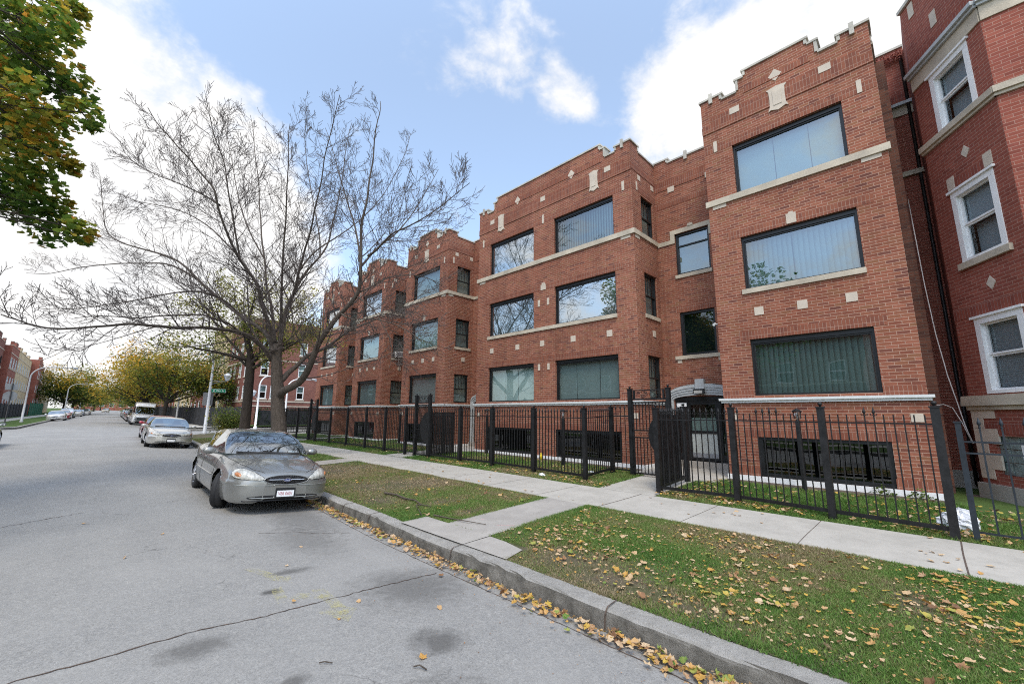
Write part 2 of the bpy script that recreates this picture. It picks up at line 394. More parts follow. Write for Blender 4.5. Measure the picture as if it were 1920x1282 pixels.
def kerbmat():
    t = NT('stained_kerb_concrete'); g = t.geo(); fine = t.noise(g, 120, 3, .7); mid = t.noise(g, 5, 5, .7)
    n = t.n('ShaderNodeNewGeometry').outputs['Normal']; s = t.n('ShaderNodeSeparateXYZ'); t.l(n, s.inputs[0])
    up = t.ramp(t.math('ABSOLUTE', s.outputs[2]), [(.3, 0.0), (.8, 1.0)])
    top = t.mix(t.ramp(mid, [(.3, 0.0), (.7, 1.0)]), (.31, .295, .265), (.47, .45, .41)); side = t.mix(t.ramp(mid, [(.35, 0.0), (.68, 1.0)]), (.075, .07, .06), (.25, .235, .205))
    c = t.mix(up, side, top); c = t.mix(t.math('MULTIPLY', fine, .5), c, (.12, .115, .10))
    return t.done(t.bsdf(c, .9, 0, .25, bump=t.math('ADD', fine, t.math('MULTIPLY', t.noise(g, 22, 4, .7), 1.6)), bstr=.9, bdist=.015))
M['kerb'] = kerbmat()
def soil():
    t = NT('thin_turf'); g = t.geo(); a = t.noise(g, 1.1, 5, .6); b = t.noise(g, 14, 4, .7); f = t.noise(g, 90, 2, .6)
    c = t.mix(t.ramp(b, [(.3, 0.0), (.7, 1.0)]), (.07, .085, .035), (.13, .12, .065))
    c = t.mix(t.ramp(a, [(.44, 0.0), (.56, .9)]), c, t.mix(f, (.10, .08, .055), (.19, .155, .11)))
    c = t.mix(t.math('MULTIPLY', f, .5), c, (.03, .03, .018))
    return t.done(t.bsdf(c, .95, 0, .1, bump=b, bstr=.8, bdist=.03))
M['soil'] = soil()
def yardsoil():
    t = NT('yard_turf'); g = t.geo(); b = t.noise(g, 14, 4, .7); f = t.noise(g, 90, 2, .6)
    c = t.mix(t.ramp(b, [(.3, 0.0), (.7, 1.0)]), (.06, .11, .028), (.10, .16, .045)); c = t.mix(t.math('MULTIPLY', f, .5), c, (.03, .03, .018))
    return t.done(t.bsdf(c, .95, 0, .1, bump=b, bstr=.8, bdist=.03))
M['yard'] = yardsoil()
M['mulch'] = plain('bare_soil', (.085, .06, .045), .95, var=.4, scale=14, bump=.6)

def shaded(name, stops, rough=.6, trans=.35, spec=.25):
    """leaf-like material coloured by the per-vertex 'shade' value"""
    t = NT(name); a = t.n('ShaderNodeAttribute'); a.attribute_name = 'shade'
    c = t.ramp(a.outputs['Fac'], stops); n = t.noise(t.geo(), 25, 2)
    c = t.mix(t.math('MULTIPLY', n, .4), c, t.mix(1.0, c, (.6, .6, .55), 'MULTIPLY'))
    b = t.bsdf(c, rough, 0, spec); tl = t.n('ShaderNodeBsdfTranslucent'); t.l(c, tl.inputs['Color'])
    mx = t.n('ShaderNodeMixShader'); mx.inputs[0].default_value = trans; t.l(b.outputs[0], mx.inputs[1]); t.l(tl.outputs[0], mx.inputs[2])
    return t.done(mx)
M['grass'] = shaded('grass_blades', [(0, (.065, .145, .028)), (.30, (.125, .245, .05)), (.50, (.195, .285, .07)), (.64, (.26, .26, .10)), (.80, (.32, .25, .14)), (1, (.40, .32, .20))], .6, .35)
M['litter'] = shaded('fallen_leaf', [(0, (.10, .20, .04)), (.10, (.34, .36, .09)), (.20, (.58, .40, .08)), (.38, (.55, .30, .08)), (.55, (.56, .36, .18)), (.78, (.66, .50, .32)), (.92, (.36, .19, .09)), (1, (.20, .11, .06))], .6, .2)
M['maple'] = shaded('maple_leaf', [(0, (.05, .115, .018)), (.30, (.11, .20, .03)), (.52, (.20, .26, .04)), (.70, (.40, .32, .04)), (.86, (.58, .32, .035)), (1, (.52, .19, .04))], .5, .55)
M['autumn'] = shaded('autumn_leaf', [(0, (.045, .095, .018)), (.25, (.15, .19, .03)), (.45, (.42, .33, .045)), (.70, (.68, .39, .04)), (1, (.72, .34, .03))], .6, .5)
M['olive'] = shaded('olive_leaf', [(0, (.12, .16, .03)), (.5, (.36, .36, .08)), (1, (.62, .50, .10))], .6, .4)
M['bushleaf'] = shaded('shrub_leaf', [(0, (.06, .11, .02)), (.45, (.17, .23, .045)), (.75, (.36, .34, .07)), (1, (.50, .40, .08))], .6, .35)
M['hedge'] = shaded('hedge_leaf', [(0, (.012, .028, .010)), (1, (.04, .075, .022))], .6, .3)
def bark(name, a, b):
    t = NT(name); u = t.obj(); v = t.mapping(u, scale=(9, 9, 1.6)); n = t.noise(v, 2.2, 6, .7, .6); f = t.noise(u, 30, 3)
    c = t.ramp(n, [(.3, a), (.7, b)]); c = t.mix(t.math('MULTIPLY', f, .4), c, tuple(q * .5 for q in a))
    return t.done(t.bsdf(c, .9, 0, .2, bump=n, bstr=.9, bdist=.03))
M['bark'] = bark('grey_brown_bark', (.06, .048, .038), (.17, .138, .11))
M['bark_dark'] = bark('dark_bark', (.03, .024, .02), (.085, .068, .055))
M['twig'] = plain('twig_bark', (.085, .066, .057), .85, var=.3, scale=3)
# ------------------------------------------------------------------ ground, street, kerbs, walks
def ys(a, b, step): return list(np.linspace(a, b, max(2, int(round((b - a) / step)) + 1)))
mb = MB()
Yg = ys(-60, 24, 12) + ys(40, 760, 40)
mb.grid([[(x, y, slope(y) - .32) for x in (-500, -120, -40, 0, 40, 120, 500)] for y in Yg])
mb.build('ground', M['yard'], kind='structure')
mb = MB(); Yr = ys(-14, 24, 1.0) + ys(26, 60, 2) + ys(65, 420, 8)
mb.grid([[(lx + drift(y), y, road_z(lx + drift(y), y)) for lx in np.linspace(-5.52, 3.52, 25)] for y in Yr])
mb.build('road', M['asphalt'], kind='structure')
mb = MB()
for sgn in (1, -1):
    mb.grid([[((3.5 if sgn > 0 else -5.5) + drift(y) + sgn * d, y, road_z((3.5 if sgn > 0 else -5.5) + drift(y), y) - .012) for d in (-.05, 3, 6, 30, 90)] for y in ys(30, 58, 2)])
mb.build('cross_street', M['asphalt'], kind='structure')

def edge_right(y, a, b, r=3.2):
    c = 3.5 + drift(y); t = 0
    if b is not None and y > b - r: t = y - (b - r)
    if a is not None and y < a + r: t = a + r - y
    return c + r - math.sqrt(max(0, r * r - min(t, r) ** 2))
def edge_left(y, a, b, r=3.2):
    c = -5.5 + drift(y); t = 0
    if b is not None and y > b - r: t = y - (b - r)
    if a is not None and y < a + r: t = a + r - y
    return c - r + math.sqrt(max(0, r * r - min(t, r) ** 2))
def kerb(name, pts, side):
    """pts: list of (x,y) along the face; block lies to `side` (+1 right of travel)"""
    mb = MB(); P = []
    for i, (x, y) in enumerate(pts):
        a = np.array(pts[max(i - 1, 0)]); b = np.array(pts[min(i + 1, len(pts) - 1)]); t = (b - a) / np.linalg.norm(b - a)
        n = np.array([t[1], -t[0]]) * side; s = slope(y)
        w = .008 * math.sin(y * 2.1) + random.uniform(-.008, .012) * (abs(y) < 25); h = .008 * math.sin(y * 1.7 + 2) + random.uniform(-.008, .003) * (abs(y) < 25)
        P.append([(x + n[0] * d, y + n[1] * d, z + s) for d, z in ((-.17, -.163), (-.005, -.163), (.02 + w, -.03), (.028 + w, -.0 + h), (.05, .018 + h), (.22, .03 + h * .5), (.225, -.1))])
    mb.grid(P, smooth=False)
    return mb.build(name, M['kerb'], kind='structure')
def block_path(fn, a, b, r, far):
    y0, y1 = (a if a is not None else -14), (b if b is not None else 400)
    Y = list(ys(y0 + (r if a is not None else 0), y1 - (r if b is not None else 0), .16 if not far else 6))
    pts = [(fn(y), y) for y in Y]
    return pts
def full_path(side, a, b):
    fn = (lambda y: edge_right(y, a, b)) if side > 0 else (lambda y: edge_left(y, a, b)); r = 3.2
    pts = block_path(fn, a, b, r, a is not None)
    if b is not None:
        c = pts[-1][0] + side * r; y = b - r
        pts += [(c - side * r * math.cos(t), y + r * math.sin(t)) for t in np.linspace(.15, math.pi / 2, 8)] + [(c + side * d, b) for d in (6, 20, 60)]
    if a is not None:
        c = pts[0][0] + side * r; y = a + r
        pts = [(c + side * d, a) for d in (60, 20, 6)] + [(c - side * r * math.cos(t), y - r * math.sin(t)) for t in np.linspace(math.pi / 2, .15, 8)] + pts
    return pts, fn
NEAR_END, FAR_R, FAR_L = 37.0, 47.0, 54.0
for nm, side, a, b in (('kerb', 1, None, NEAR_END), ('kerb', -1, None, NEAR_END), ('kerb', 1, FAR_R, None), ('kerb', -1, FAR_L, None)):
    pts, fn = full_path(side, a, b); kerb(nm, pts, side)

mb = MB()
for y in (-2.6, -.15, 2.28, 4.62, 7.02, 8.1, 9.5, 11.9, 14.4, 16.8, 19.3):
    c = 3.5 + drift(y); s = slope(y); q = .012 * math.sin(y * 3)
    mb.grid([[(c + d, y + q * (d > .1) + e, z + s) for e in (-.007, .007)] for d, z in ((-.012, -.15), (.004, -.02), (.03, .012), (.05, .030), (.22, .038))], smooth=False)
mb.build('kerb_joint', M['mulch'], kind='structure')
# right-hand block surfaces, near and far
def band(mb, fx0, fx1, Y, zf, off=0.0, n=3):
    mb.grid([[(x, y, zf(x, y) + off) for x in np.linspace(fx0(y), max(fx0(y) + .001, fx1(y)), n)] for y in Y], smooth=True)
er = lambda y: edge_right(y, None, NEAR_END) + .218
erf = lambda y: edge_right(y, FAR_R, None) + .218
Yn = ys(-14, 26, .5) + ys(26.5, 36.78, .4); Yf = ys(47.22, 51, .4) + ys(53, 400, 6)
mb = MB(); band(mb, er, lambda y: 6.65, Yn, block_z, 0, 7); mb.build('parkway_turf', M['soil'], kind='structure')
mb = MB(); band(mb, lambda y: max(6.65, er(y)), lambda y: max(8.32 - .012 * max(0, y - 9), er(y)), Yn, block_z, .006, 4)
mb.build('pavement', M['walk'], kind='structure')
mb = MB(); band(mb, lambda y: max(8.32 - .012 * max(0, y - 9), er(y)), lambda y: 60, [y for y in Yn if y < 31.2], block_z, 0, 40); mb.build('yard_turf', M['yard'], kind='structure')
mb = MB(); band(mb, lambda y: max(8.3, er(y)), lambda y: 60, [y for y in Yn if y > 30.9], block_z, .003, 8); mb.build('pavement', M['walk'], kind='structure')
mb = MB(); band(mb, erf, lambda y: max(6.0 + drift(y) - 1, erf(y)), Yf, block_z, 0, 4); mb.build('parkway_turf', M['yard'], kind='structure')
mb = MB(); band(mb, lambda y: max(5.0 + drift(y), erf(y)), lambda y: max(8.0 + drift(y), erf(y)), Yf, block_z, .006, 4); mb.build('pavement', M['walk'], kind='structure')
mb = MB(); band(mb, lambda y: max(8.0 + drift(y), erf(y)), lambda y: 60 + drift(y), Yf, block_z, 0, 4); mb.build('yard_turf', M['yard'], kind='structure')
# left-hand blocks
for a, b, Y in ((None, NEAR_END, ys(-14, 36.78, .8)), (FAR_L, None, ys(54.22, 60, .6) + ys(62, 400, 6))):
    el = lambda y: edge_left(y, a, b) - .218
    base = lambda y: -5.5 + drift(y)
    mb2 = MB(); mb2.grid([[(x, y, left_z(x, y)) for x in np.linspace(el(y), min(base(y) - 2.6, el(y) - .002), 4)] for y in Y])
    mb2.build('parkway_turf', M['yard'], kind='structure')
    mb = MB(); mb.grid([[(x, y, left_z(x, y) + .005) for x in np.linspace(min(base(y) - 2.6, el(y)), min(base(y) - 4.2, el(y) - .002), 3)] for y in Y]); mb.build('pavement', M['walk'], kind='structure')
    mb = MB(); mb.grid([[(x, y, left_z(x, y)) for x in (min(base(y) - 4.2, el(y)), -30, -60)] for y in Y]); mb.build('yard_turf', M['yard'], kind='structure')

# pavement joints: shallow dark grooves; a few are wide and weedy
mb = MB()
jy = [-6.1, -4.6, -3.1, -1.55, -.08, 1.42, 2.95, 4.45, 5.95, 7.45, 8.95, 10.45, 11.9, 13.5, 15, 16.5, 18, 19.5, 21, 22.5, 24]
for i, y in enumerate(jy):
    w = .008 if abs(y - 4.45) < .01 or abs(y + .08) < .01 else .004
    X = np.linspace(6.66, 8.31 - .012 * max(0, y - 9), 12)
    mb.grid([[(x, y + s * w + .004 * math.sin(x * 3 + i), block_z(x, y) + .0095) for s in (-1, 1)] for x in X], smooth=False)
mb.build('pavement_joint', M['mulch'], kind='structure')

# private walks across the parkway and to the doors
mb = MB()
def slabxy(x0, x1, y0, y1, off, jit=0):
    mb.grid([[(x, y, block_z(x, y) + off) for y in np.linspace(y0, y1, 3)] for x in np.linspace(x0, x1, 5)])
slabxy(4.22, 6.66, 4.62, 5.60, .010); slabxy(3.735, 4.215, 4.60, 6.15, .014)
mb.poly([(3.735, 3.78, block_z(3.8, 4) + .012), (4.10, 3.86, block_z(4.2, 4) + .012), (4.19, 4.25, block_z(4.2, 4) + .012), (4.21, 4.585, block_z(4.2, 4.5) + .012), (3.735, 4.585, block_z(3.8, 4.5) + .012)])
slabxy(4.15, 6.66, 13.9, 14.9, .010)
mb.build('parkway_walk', M['walk_old'], kind='structure')
mb = MB()
for yc in (4.8, 14.43):
    slabxy(8.30, 10.45, yc - .62, yc + 1.35 * .5, .008); slabxy(10.45, 12.88, yc - 1.1, yc + 1.1, .009)
mb.build('entrance_walk', M['walk'], kind='structure')
mb = MB(); mb.grid([[(x, y, block_z(x, y) + .008) for y in (24.9, 25.9)] for x in np.linspace(8.1, 12.8, 5)]); mb.build('entrance_walk', M['walk'], kind='structure')
# bare beds at the foot of the facade
mb = MB()
for y0, y1, x0 in ((-.05, 3.7, 10.75), (5.9, 13.3, 10.85), (15.6, 19.2, 10.9), (-5, -.3, 9.95)):
    Y = ys(y0, y1, .25)
    mb.grid([[(x, y, block_z(x, y) + .006) for x in (x0 + .12 * math.sin(y * 3) + .08 * math.sin(y * 7.7), 11.35 if y0 > -1 else 12.6)] for y in Y])
mb.build('bare_bed', M['mulch'], kind='structure')

# cracks in the road surface, paint marks
def wiggle(pts, step=.05, amp=.02, seed=1):
    r = random.Random(seed); out = []
    for (a, b) in zip(pts[:-1], pts[1:]):
        n = max(2, int(math.dist(a, b) / step))
        for k in range(n):
            t = k / n; out.append((a[0] + (b[0] - a[0]) * t + r.uniform(-amp, amp), a[1] + (b[1] - a[1]) * t + r.uniform(-amp, amp)))
    return out + [pts[-1]]
def ribbon(mb, pts, w, off, wv=.5, seed=3):
    r = random.Random(seed); P = []
    for i, (x, y) in enumerate(pts):
        a = np.array(pts[max(i - 1, 0)]); b = np.array(pts[min(i + 1, len(pts) - 1)]); t = (b - a) / max(1e-6, np.linalg.norm(b - a)); n = np.array([t[1], -t[0]])
        ww = w * (1 + r.uniform(-wv, wv)); P.append([(x + n[0] * s * ww, y + n[1] * s * ww, road_z(x, y) + off) for s in (-1, 1)])
    mb.grid(P, smooth=False)
mb = MB()
ribbon(mb, wiggle([(-2.42, 4.42), (-1.5, 4.32), (-.9, 4.40), (-.3, 4.38), (.3, 4.37), (.85, 4.42), (1.3, 4.35), (1.7, 4.36), (2.4, 4.39), (3.2, 4.42)], amp=.012), .006, .004)
ribbon(mb, wiggle([(.78, 1.72), (.95, 1.55), (1.0, 1.35), (1.1, 1.2)], amp=.01, seed=5), .004, .004)
ribbon(mb, wiggle([(2.05, 7.35), (2.5, 7.15), (2.85, 6.9), (3.2, 6.75)], amp=.02, seed=6), .005, .004)
ribbon(mb, wiggle([(-4, 8.8), (-2.5, 9.3), (-1.2, 9.5), (.2, 10.4)], amp=.03, seed=8), .006, .004)
ribbon(mb, wiggle([(3.315, -1), (3.30, 1.5), (3.315, 3.2), (3.33, 6.3), (3.47, 8.8)], amp=.006, seed=9), .004, .004)
mb.build('road_crack', M['mulch'], kind='structure')
def marking(name, col, polys, zf, off):
    t = NT(name); n = t.noise(t.geo(), 60, 3, .7); n2 = t.noise(t.geo(), 9, 3)
    b = t.bsdf(col, .8, 0, .2); tr = t.n('ShaderNodeBsdfTransparent'); mx = t.n('ShaderNodeMixShader')
    t.l(t.ramp(t.math('ADD', t.math('MULTIPLY', n, .6), t.math('MULTIPLY', n2, .4)), [(.46, 0.0), (.66, .5)]), mx.inputs[0]); t.l(tr.outputs[0], mx.inputs[1]); t.l(b.outputs[0], mx.inputs[2])
    m = t.done(mx); mb = MB()
    for P in polys: mb.poly([(x, y, zf(x, y) + off) for x, y in P])
    return mb.build(name, m, kind='structure')
# ------------------------------------------------------------------ leaves, grass and litter (numpy)
MAPLE = np.array([(0, .2), (0, -.10), (.18, -.06), (.44, -.12), (.40, .10), (.62, .34), (.40, .42), (.30, .62), (0, .86), (-.30, .60), (-.38, .44), (-.60, .30), (-.42, .12), (-.46, -.10), (-.18, -.04)], float)
def vnoise(x, y, f, seed=0):
    """cheap smooth value noise"""
    x = np.asarray(x) * f; y = np.asarray(y) * f; xi = np.floor(x); yi = np.floor(y); u = x - xi; v = y - yi
    u = u * u * (3 - 2 * u); v = v * v * (3 - 2 * v)
    h = lambda a, b: np.modf(np.abs(np.sin(a * 127.1 + b * 311.7 + seed * 74.7) * 43758.5453))[0]
    return (h(xi, yi) * (1 - u) + h(xi + 1, yi) * u) * (1 - v) + (h(xi, yi + 1) * (1 - u) + h(xi + 1, yi + 1) * u) * v
def rotmats(n, tilt, rng, face=None):
    """random yaw, then tilt by up to `tilt` radians about a random axis"""
    a = rng.uniform(0, 2 * np.pi, n); c, s = np.cos(a), np.sin(a); Z = np.zeros(n); O = np.ones(n)
    Rz = np.stack([np.stack([c, -s, Z], 1), np.stack([s, c, Z], 1), np.stack([Z, Z, O], 1)], 1)
    b = rng.normal(0, 1, n) * tilt; ax = rng.uniform(0, 2 * np.pi, n); kx, ky = np.cos(ax), np.sin(ax); cb, sb = np.cos(b), np.sin(b); C = 1 - cb
    T = np.stack([np.stack([cb + kx * kx * C, kx * ky * C, ky * sb], 1), np.stack([kx * ky * C, cb + ky * ky * C, -kx * sb], 1), np.stack([-ky * sb, kx * sb, cb], 1)], 1)
    return T @ Rz
def leaf_field(name, pos, size, shade, mat, parent=None, tilt=.3, curl=.25, tmpl=MAPLE, rng=RNG, mats_extra=None):
    n = len(pos); k = len(tmpl); T = np.zeros((n, k, 3)); T[:, :, :2] = tmpl - np.array([0, .3])
    r2 = ((tmpl - np.array([0, .3])) ** 2).sum(1)
    T[:, :, 2] = (rng.normal(.6, .6, (n, 1)) * curl * r2[None] * 1.6 + rng.normal(0, curl * .12, (n, k)))
    V = np.einsum('nij,nkj->nki', rotmats(n, tilt, rng), T * size[:, None, None]) + pos[:, None, :]
    i = np.arange(1, k); tri = np.stack([np.zeros(k - 1, int), i, np.roll(i, -1)], 1)
    F = (tri[None] + (np.arange(n) * k)[:, None, None]).reshape(-1, 3)
    sh = np.clip(np.repeat(shade, k) + rng.normal(0, .03, n * k), 0, 1)
    return raw_mesh(name, V.reshape(-1, 3), F, mat, parent, attr=sh)
SMALL = np.array([(0, .3), (0, -.1), (.22, .1), (.26, .35), (0, .8), (-.26, .35), (-.22, .1)], float)

BARE = [(5.3, 9.1, 1.25, 1.3), (4.3, 7.9, .5, .9), (4.25, 3.25, .55, .65), (5.55, .30, .40, .22), (5.0, 12.2, 1.2, 1.3), (5.0, 6.9, .5, .35), (5.2, 17.7, .9, 1.1), (4.05, 2.2, .25, 1.6), (4.9, 5.9, .5, .2)]
def bare(x, y):
    b = np.zeros_like(x)
    for (cx, cy, rx, ry) in BARE: b = np.maximum(b, np.exp(-(((x - cx) / rx) ** 2 + ((y - cy) / ry) ** 2)))
    return b
def zvec(f, x, y): return np.array([f(a, b) for a, b in zip(x, y)])
def grass(name, x0, x1, y0, y1, dens, hgt, keep=None, rng=RNG, dry=.0):
    n = int((x1 - x0) * (y1 - y0) * dens); x = rng.uniform(x0, x1, n); y = rng.uniform(y0, y1, n)
    if keep is not None:
        k = keep(x, y, rng); x, y = x[k], y[k]; n = len(x)
    z = zvec(block_z, x, y)
    h = hgt * rng.uniform(.45, 1.25, n) * (.55 + .8 * vnoise(x, y, 1.7, 3)); w = rng.uniform(.0022, .0046, n) * (1 + .09 * np.hypot(x, y))
    a = rng.uniform(0, 2 * np.pi, n); lean = rng.normal(0, .8, (n, 2)) * h[:, None]
    dx, dy = np.cos(a) * w, np.sin(a) * w
    V = np.zeros((n, 3, 3)); V[:, 0] = np.stack([x - dx, y - dy, z - .004], 1); V[:, 1] = np.stack([x + dx, y + dy, z - .004], 1)
    V[:, 2] = np.stack([x + lean[:, 0], y + lean[:, 1], z + h], 1)
    sh = np.clip(.10 + .62 * vnoise(x, y, .8, 1) + .22 * vnoise(x, y, 4, 2) + .22 * (vnoise(x, y, 11, 6) - .4) + rng.normal(0, .12, n) + dry + .45 * bare(x, y) * (rng.random(n) < .75), 0, 1)
    return raw_mesh(name, V.reshape(-1, 3), np.arange(n * 3).reshape(-1, 3), M['grass'], attr=np.repeat(sh, 3))
def parkkeep(x, y, rng):
    b = bare(x, y); p = 1 - .95 * b; p *= np.clip(.25 + 1.5 * vnoise(x, y, 1.1, 5), .25, 1)
    ed = 3.5 + .03 * np.maximum(0, y - 3)
    ok = (x > ed + .23 - .03 * rng.random(len(x))) & (x < 6.66 + .05 * rng.random(len(x)) * vnoise(x, y, 4, 2))
    for (a, b_, c, d) in ((4.2, 6.7, 4.64, 5.58), (3.6, 4.22, 3.82, 6.13), (4.12, 6.7, 13.9, 14.9)):
        e = .035 * rng.random(len(x))
        ok &= ~((x > a + e) & (x < b_) & (y > c + e) & (y < d - e))
    dist = np.hypot(x, y); p *= np.clip(7.5 / np.maximum(dist, 3), .12, 1)
    return ok & (rng.random(len(x)) < p)
o = grass('grass', 3.7, 6.72, -1.6, 12, 17000, .028, parkkeep); tag(o, 'short green grass growing over the parkway strip by the kerb', 'grass', kind='stuff')
o = grass('grass', 3.8, 6.70, 12, 31, 2600, .05, parkkeep, dry=.1); tag(o, 'thin worn grass on the far part of the parkway under the bare tree', 'grass', kind='stuff')
def yardkeep(x, y, rng):
    ok = np.ones(len(x), bool)
    for yc in (4.8, 14.43): ok &= ~((np.abs(y - yc) < .66) & (x > 8.2)) & ~((np.abs(y - yc) < 1.1) & (x > 10.4))
    ok &= ~((np.abs(y - 25.4) < .55)); ok &= (x > 8.36 - .012 * np.maximum(0, y - 9) - .06 * rng.random(len(x)))
    ok &= x < 10.85 + .1 * rng.random(len(x)) + np.where(y < -.3, -.5, 0)
    dist = np.hypot(x, y)
    return ok & (rng.random(len(x)) < np.clip(9.5 / dist, .15, 1))
o = grass('grass', 8.25, 11.0, -2.6, 26, 3400, .055, yardkeep, dry=-.05); tag(o, 'green grass of the fenced front yards at the foot of the brick facade', 'grass', kind='stuff')

# fallen leaves ------------------------------------------------------------
def litter(name, x, y, zf, size, lift, label, rng=RNG, tilt=.3, shade=None):
    n = len(x); z = zvec(zf, x, y) + lift * rng.random(n) + .006
    sh = rng.random(n) ** .9 if shade is None else shade
    o = leaf_field(name, np.stack([x, y, z], 1), size, sh, M['litter'], tilt=tilt, curl=.35)
    return tag(o, label, 'leaves', kind='stuff')
def clump(n, x0, x1, y0, y1, f, seed, rng=RNG, pw=2.0):
    x = rng.uniform(x0, x1, n * 4); y = rng.uniform(y0, y1, n * 4); k = rng.random(n * 4) < vnoise(x, y, f, seed) ** pw
    return x[k][:n], y[k][:n]
x, y = clump(1700, 3.85, 6.6, -1.3, 4.5, 1.3, 4); x2, y2 = clump(160, 4.0, 6.6, 5.7, 11, 1.1, 9); x3, y3 = clump(120, 4.1, 6.6, 11, 22, .6, 2)
x, y = np.concatenate([x, x2, x3]), np.concatenate([y, y2, y3]); k = ~((x < 4.25) & (y > 3.75) & (y < 6.2)) & ~((y > 4.6) & (y < 5.62) & (RNG.random(len(x)) < .92))
x, y = x[k], y[k]
sz = np.where(RNG.random(len(x)) < .22, RNG.uniform(.045, .080, len(x)), RNG.uniform(.018, .042, len(x))) * (1 + .3 * (RNG.random(len(x)) < .08))
litter('fallen_leaves', x, y, block_z, sz, .03, 'yellow and tan maple leaves scattered over the parkway grass', tilt=.38)
x, y = clump(2600, 3.8, 6.62, -1.3, 5.0, 1.2, 14, pw=1.2); x2, y2 = clump(1100, 3.9, 6.6, 5.6, 13, 1.1, 19, pw=1.2); x, y = np.concatenate([x, x2]), np.concatenate([y, y2]); k = ~((x < 4.25) & (y > 3.75) & (y < 6.2)) & ~((y > 4.6) & (y < 5.62)); x, y = x[k], y[k]
litter('leaf_fragments', x, y, block_z, RNG.uniform(.008, .024, len(x)), .022, 'small brown and yellow leaf crumbs littering the parkway grass', tilt=.6, shade=np.clip(RNG.random(len(x)) * .9 + .12, 0, 1))
n = 2300; y = -0.6 + 10.2 * RNG.random(n); k = RNG.random(n) < (.35 + .65 * vnoise(y * 0, y, 1.0, 7)) * np.where((y > 6.3) | (y < 2.4), 1.0, .62); y = y[k]; n = len(y)
x = 3.485 + .03 * np.maximum(0, y - 3) - np.abs(RNG.normal(0, .10, n)) - .012
litter('fallen_leaves', x, y, lambda a, b: road_z(a, b) + .012, np.where(RNG.random(n) < .5, RNG.uniform(.04, .08, n), RNG.uniform(.015, .045, n)), .05, 'drift of yellow leaves lying in the gutter along the kerb', tilt=.55, shade=np.clip(RNG.random(n) ** .8, 0, 1))
X, Yy = [], []
for (a, b, c, d, nn, f, s) in ((8.42, 8.75, -1.5, 13, 950, 1.5, 3), (8.7, 10.9, -2.5, 3.9, 620, 1.3, 5), (8.7, 10.9, 6, 13.4, 460, 1.2, 6), (8.7, 10.6, 15.3, 24, 260, .8, 7), (8.9, 10.4, 3.4, 4.15, 120, 2, 1)):
    q, w = clump(nn, a, b, c, d, f, s, pw=1.3); X.append(q); Yy.append(w)
x, y = np.concatenate(X), np.concatenate(Yy); k = ~((np.abs(y - 4.8) < .6)) & ~(np.abs(y - 14.4) < .6); x, y = x[k], y[k]
litter('fallen_leaves', x, y, block_z, RNG.uniform(.03, .075, len(x)), .05, 'yellow leaves lying on the grass behind and under the iron fence', tilt=.35)
n = 900; y = RNG.uniform(-.5, 12, n); x = 3.42 + .03 * np.maximum(0, y - 3) - np.abs(RNG.normal(0, .55, n)) ** 1.3
litter('road_grit', x, y, road_z, RNG.uniform(.004, .012, n), .004, 'dark specks of grit and leaf crumb strewn over the asphalt near the kerb', tilt=.3, shade=RNG.uniform(.85, 1, n))
pts = [(-.55, 5.55), (.35, 3.55), (1.45, 1.9), (1.9, 5.6), (1.62, 4.5), (2.1, 4.15), (2.62, 3.55), (2.35, 1.55), (2.7, 1.75), (.55, 7.0), (-.6, 7.7), (-1.4, 7.6), (-1.7, 9.5), (-2.2, 8.4), (1.0, 8.0), (2.75, 1.3), (1.05, 2.1), (1.8, 3.9), (2.3, 6.3), (.2, 9.4), (-1.2, 11.5), (2.0, 2.9)]
x, y = np.array(pts).T; litter('fallen_leaves', x, y, road_z, RNG.uniform(.03, .06, len(x)), .01, 'few stray dry leaves lying on the grey asphalt', shade=RNG.uniform(.4, .9, len(x)))
x, y = clump(60, 6.7, 8.3, -.8, 12, 1, 2); litter('fallen_leaves', x, y, lambda a, b: block_z(a, b) + .008, RNG.uniform(.03, .07, len(x)), .01, 'stray tan leaves lying on the concrete pavement', shade=RNG.uniform(.4, .95, len(x)))

marking('yellow_paint_mark', (.58, .53, .22), [
    [(1.50, 5.75), (1.60, 5.78), (1.78, 5.22), (1.66, 5.20)], [(1.55, 5.35), (1.66, 5.22), (1.84, 5.28), (1.78, 5.02)],
    [(1.55, 4.95), (1.66, 5.0), (1.60, 4.55), (1.50, 4.55)], [(1.60, 4.60), (1.72, 4.70), (1.92, 4.55), (1.86, 4.42)], [(1.86, 4.72), (1.98, 4.66), (1.95, 3.98), (1.84, 3.95)], [(1.70, 4.15), (1.84, 3.80), (2.02, 4.02), (1.90, 4.2)]], road_z, .005)
marking('pink_paint_mark', (.75, .28, .30), [[(4.62, 4.95), (4.66, 4.95), (4.86, 4.66), (4.82, 4.65)], [(4.55, 5.50), (4.58, 5.52), (4.75, 5.3), (4.72, 5.28)]], block_z, .014)
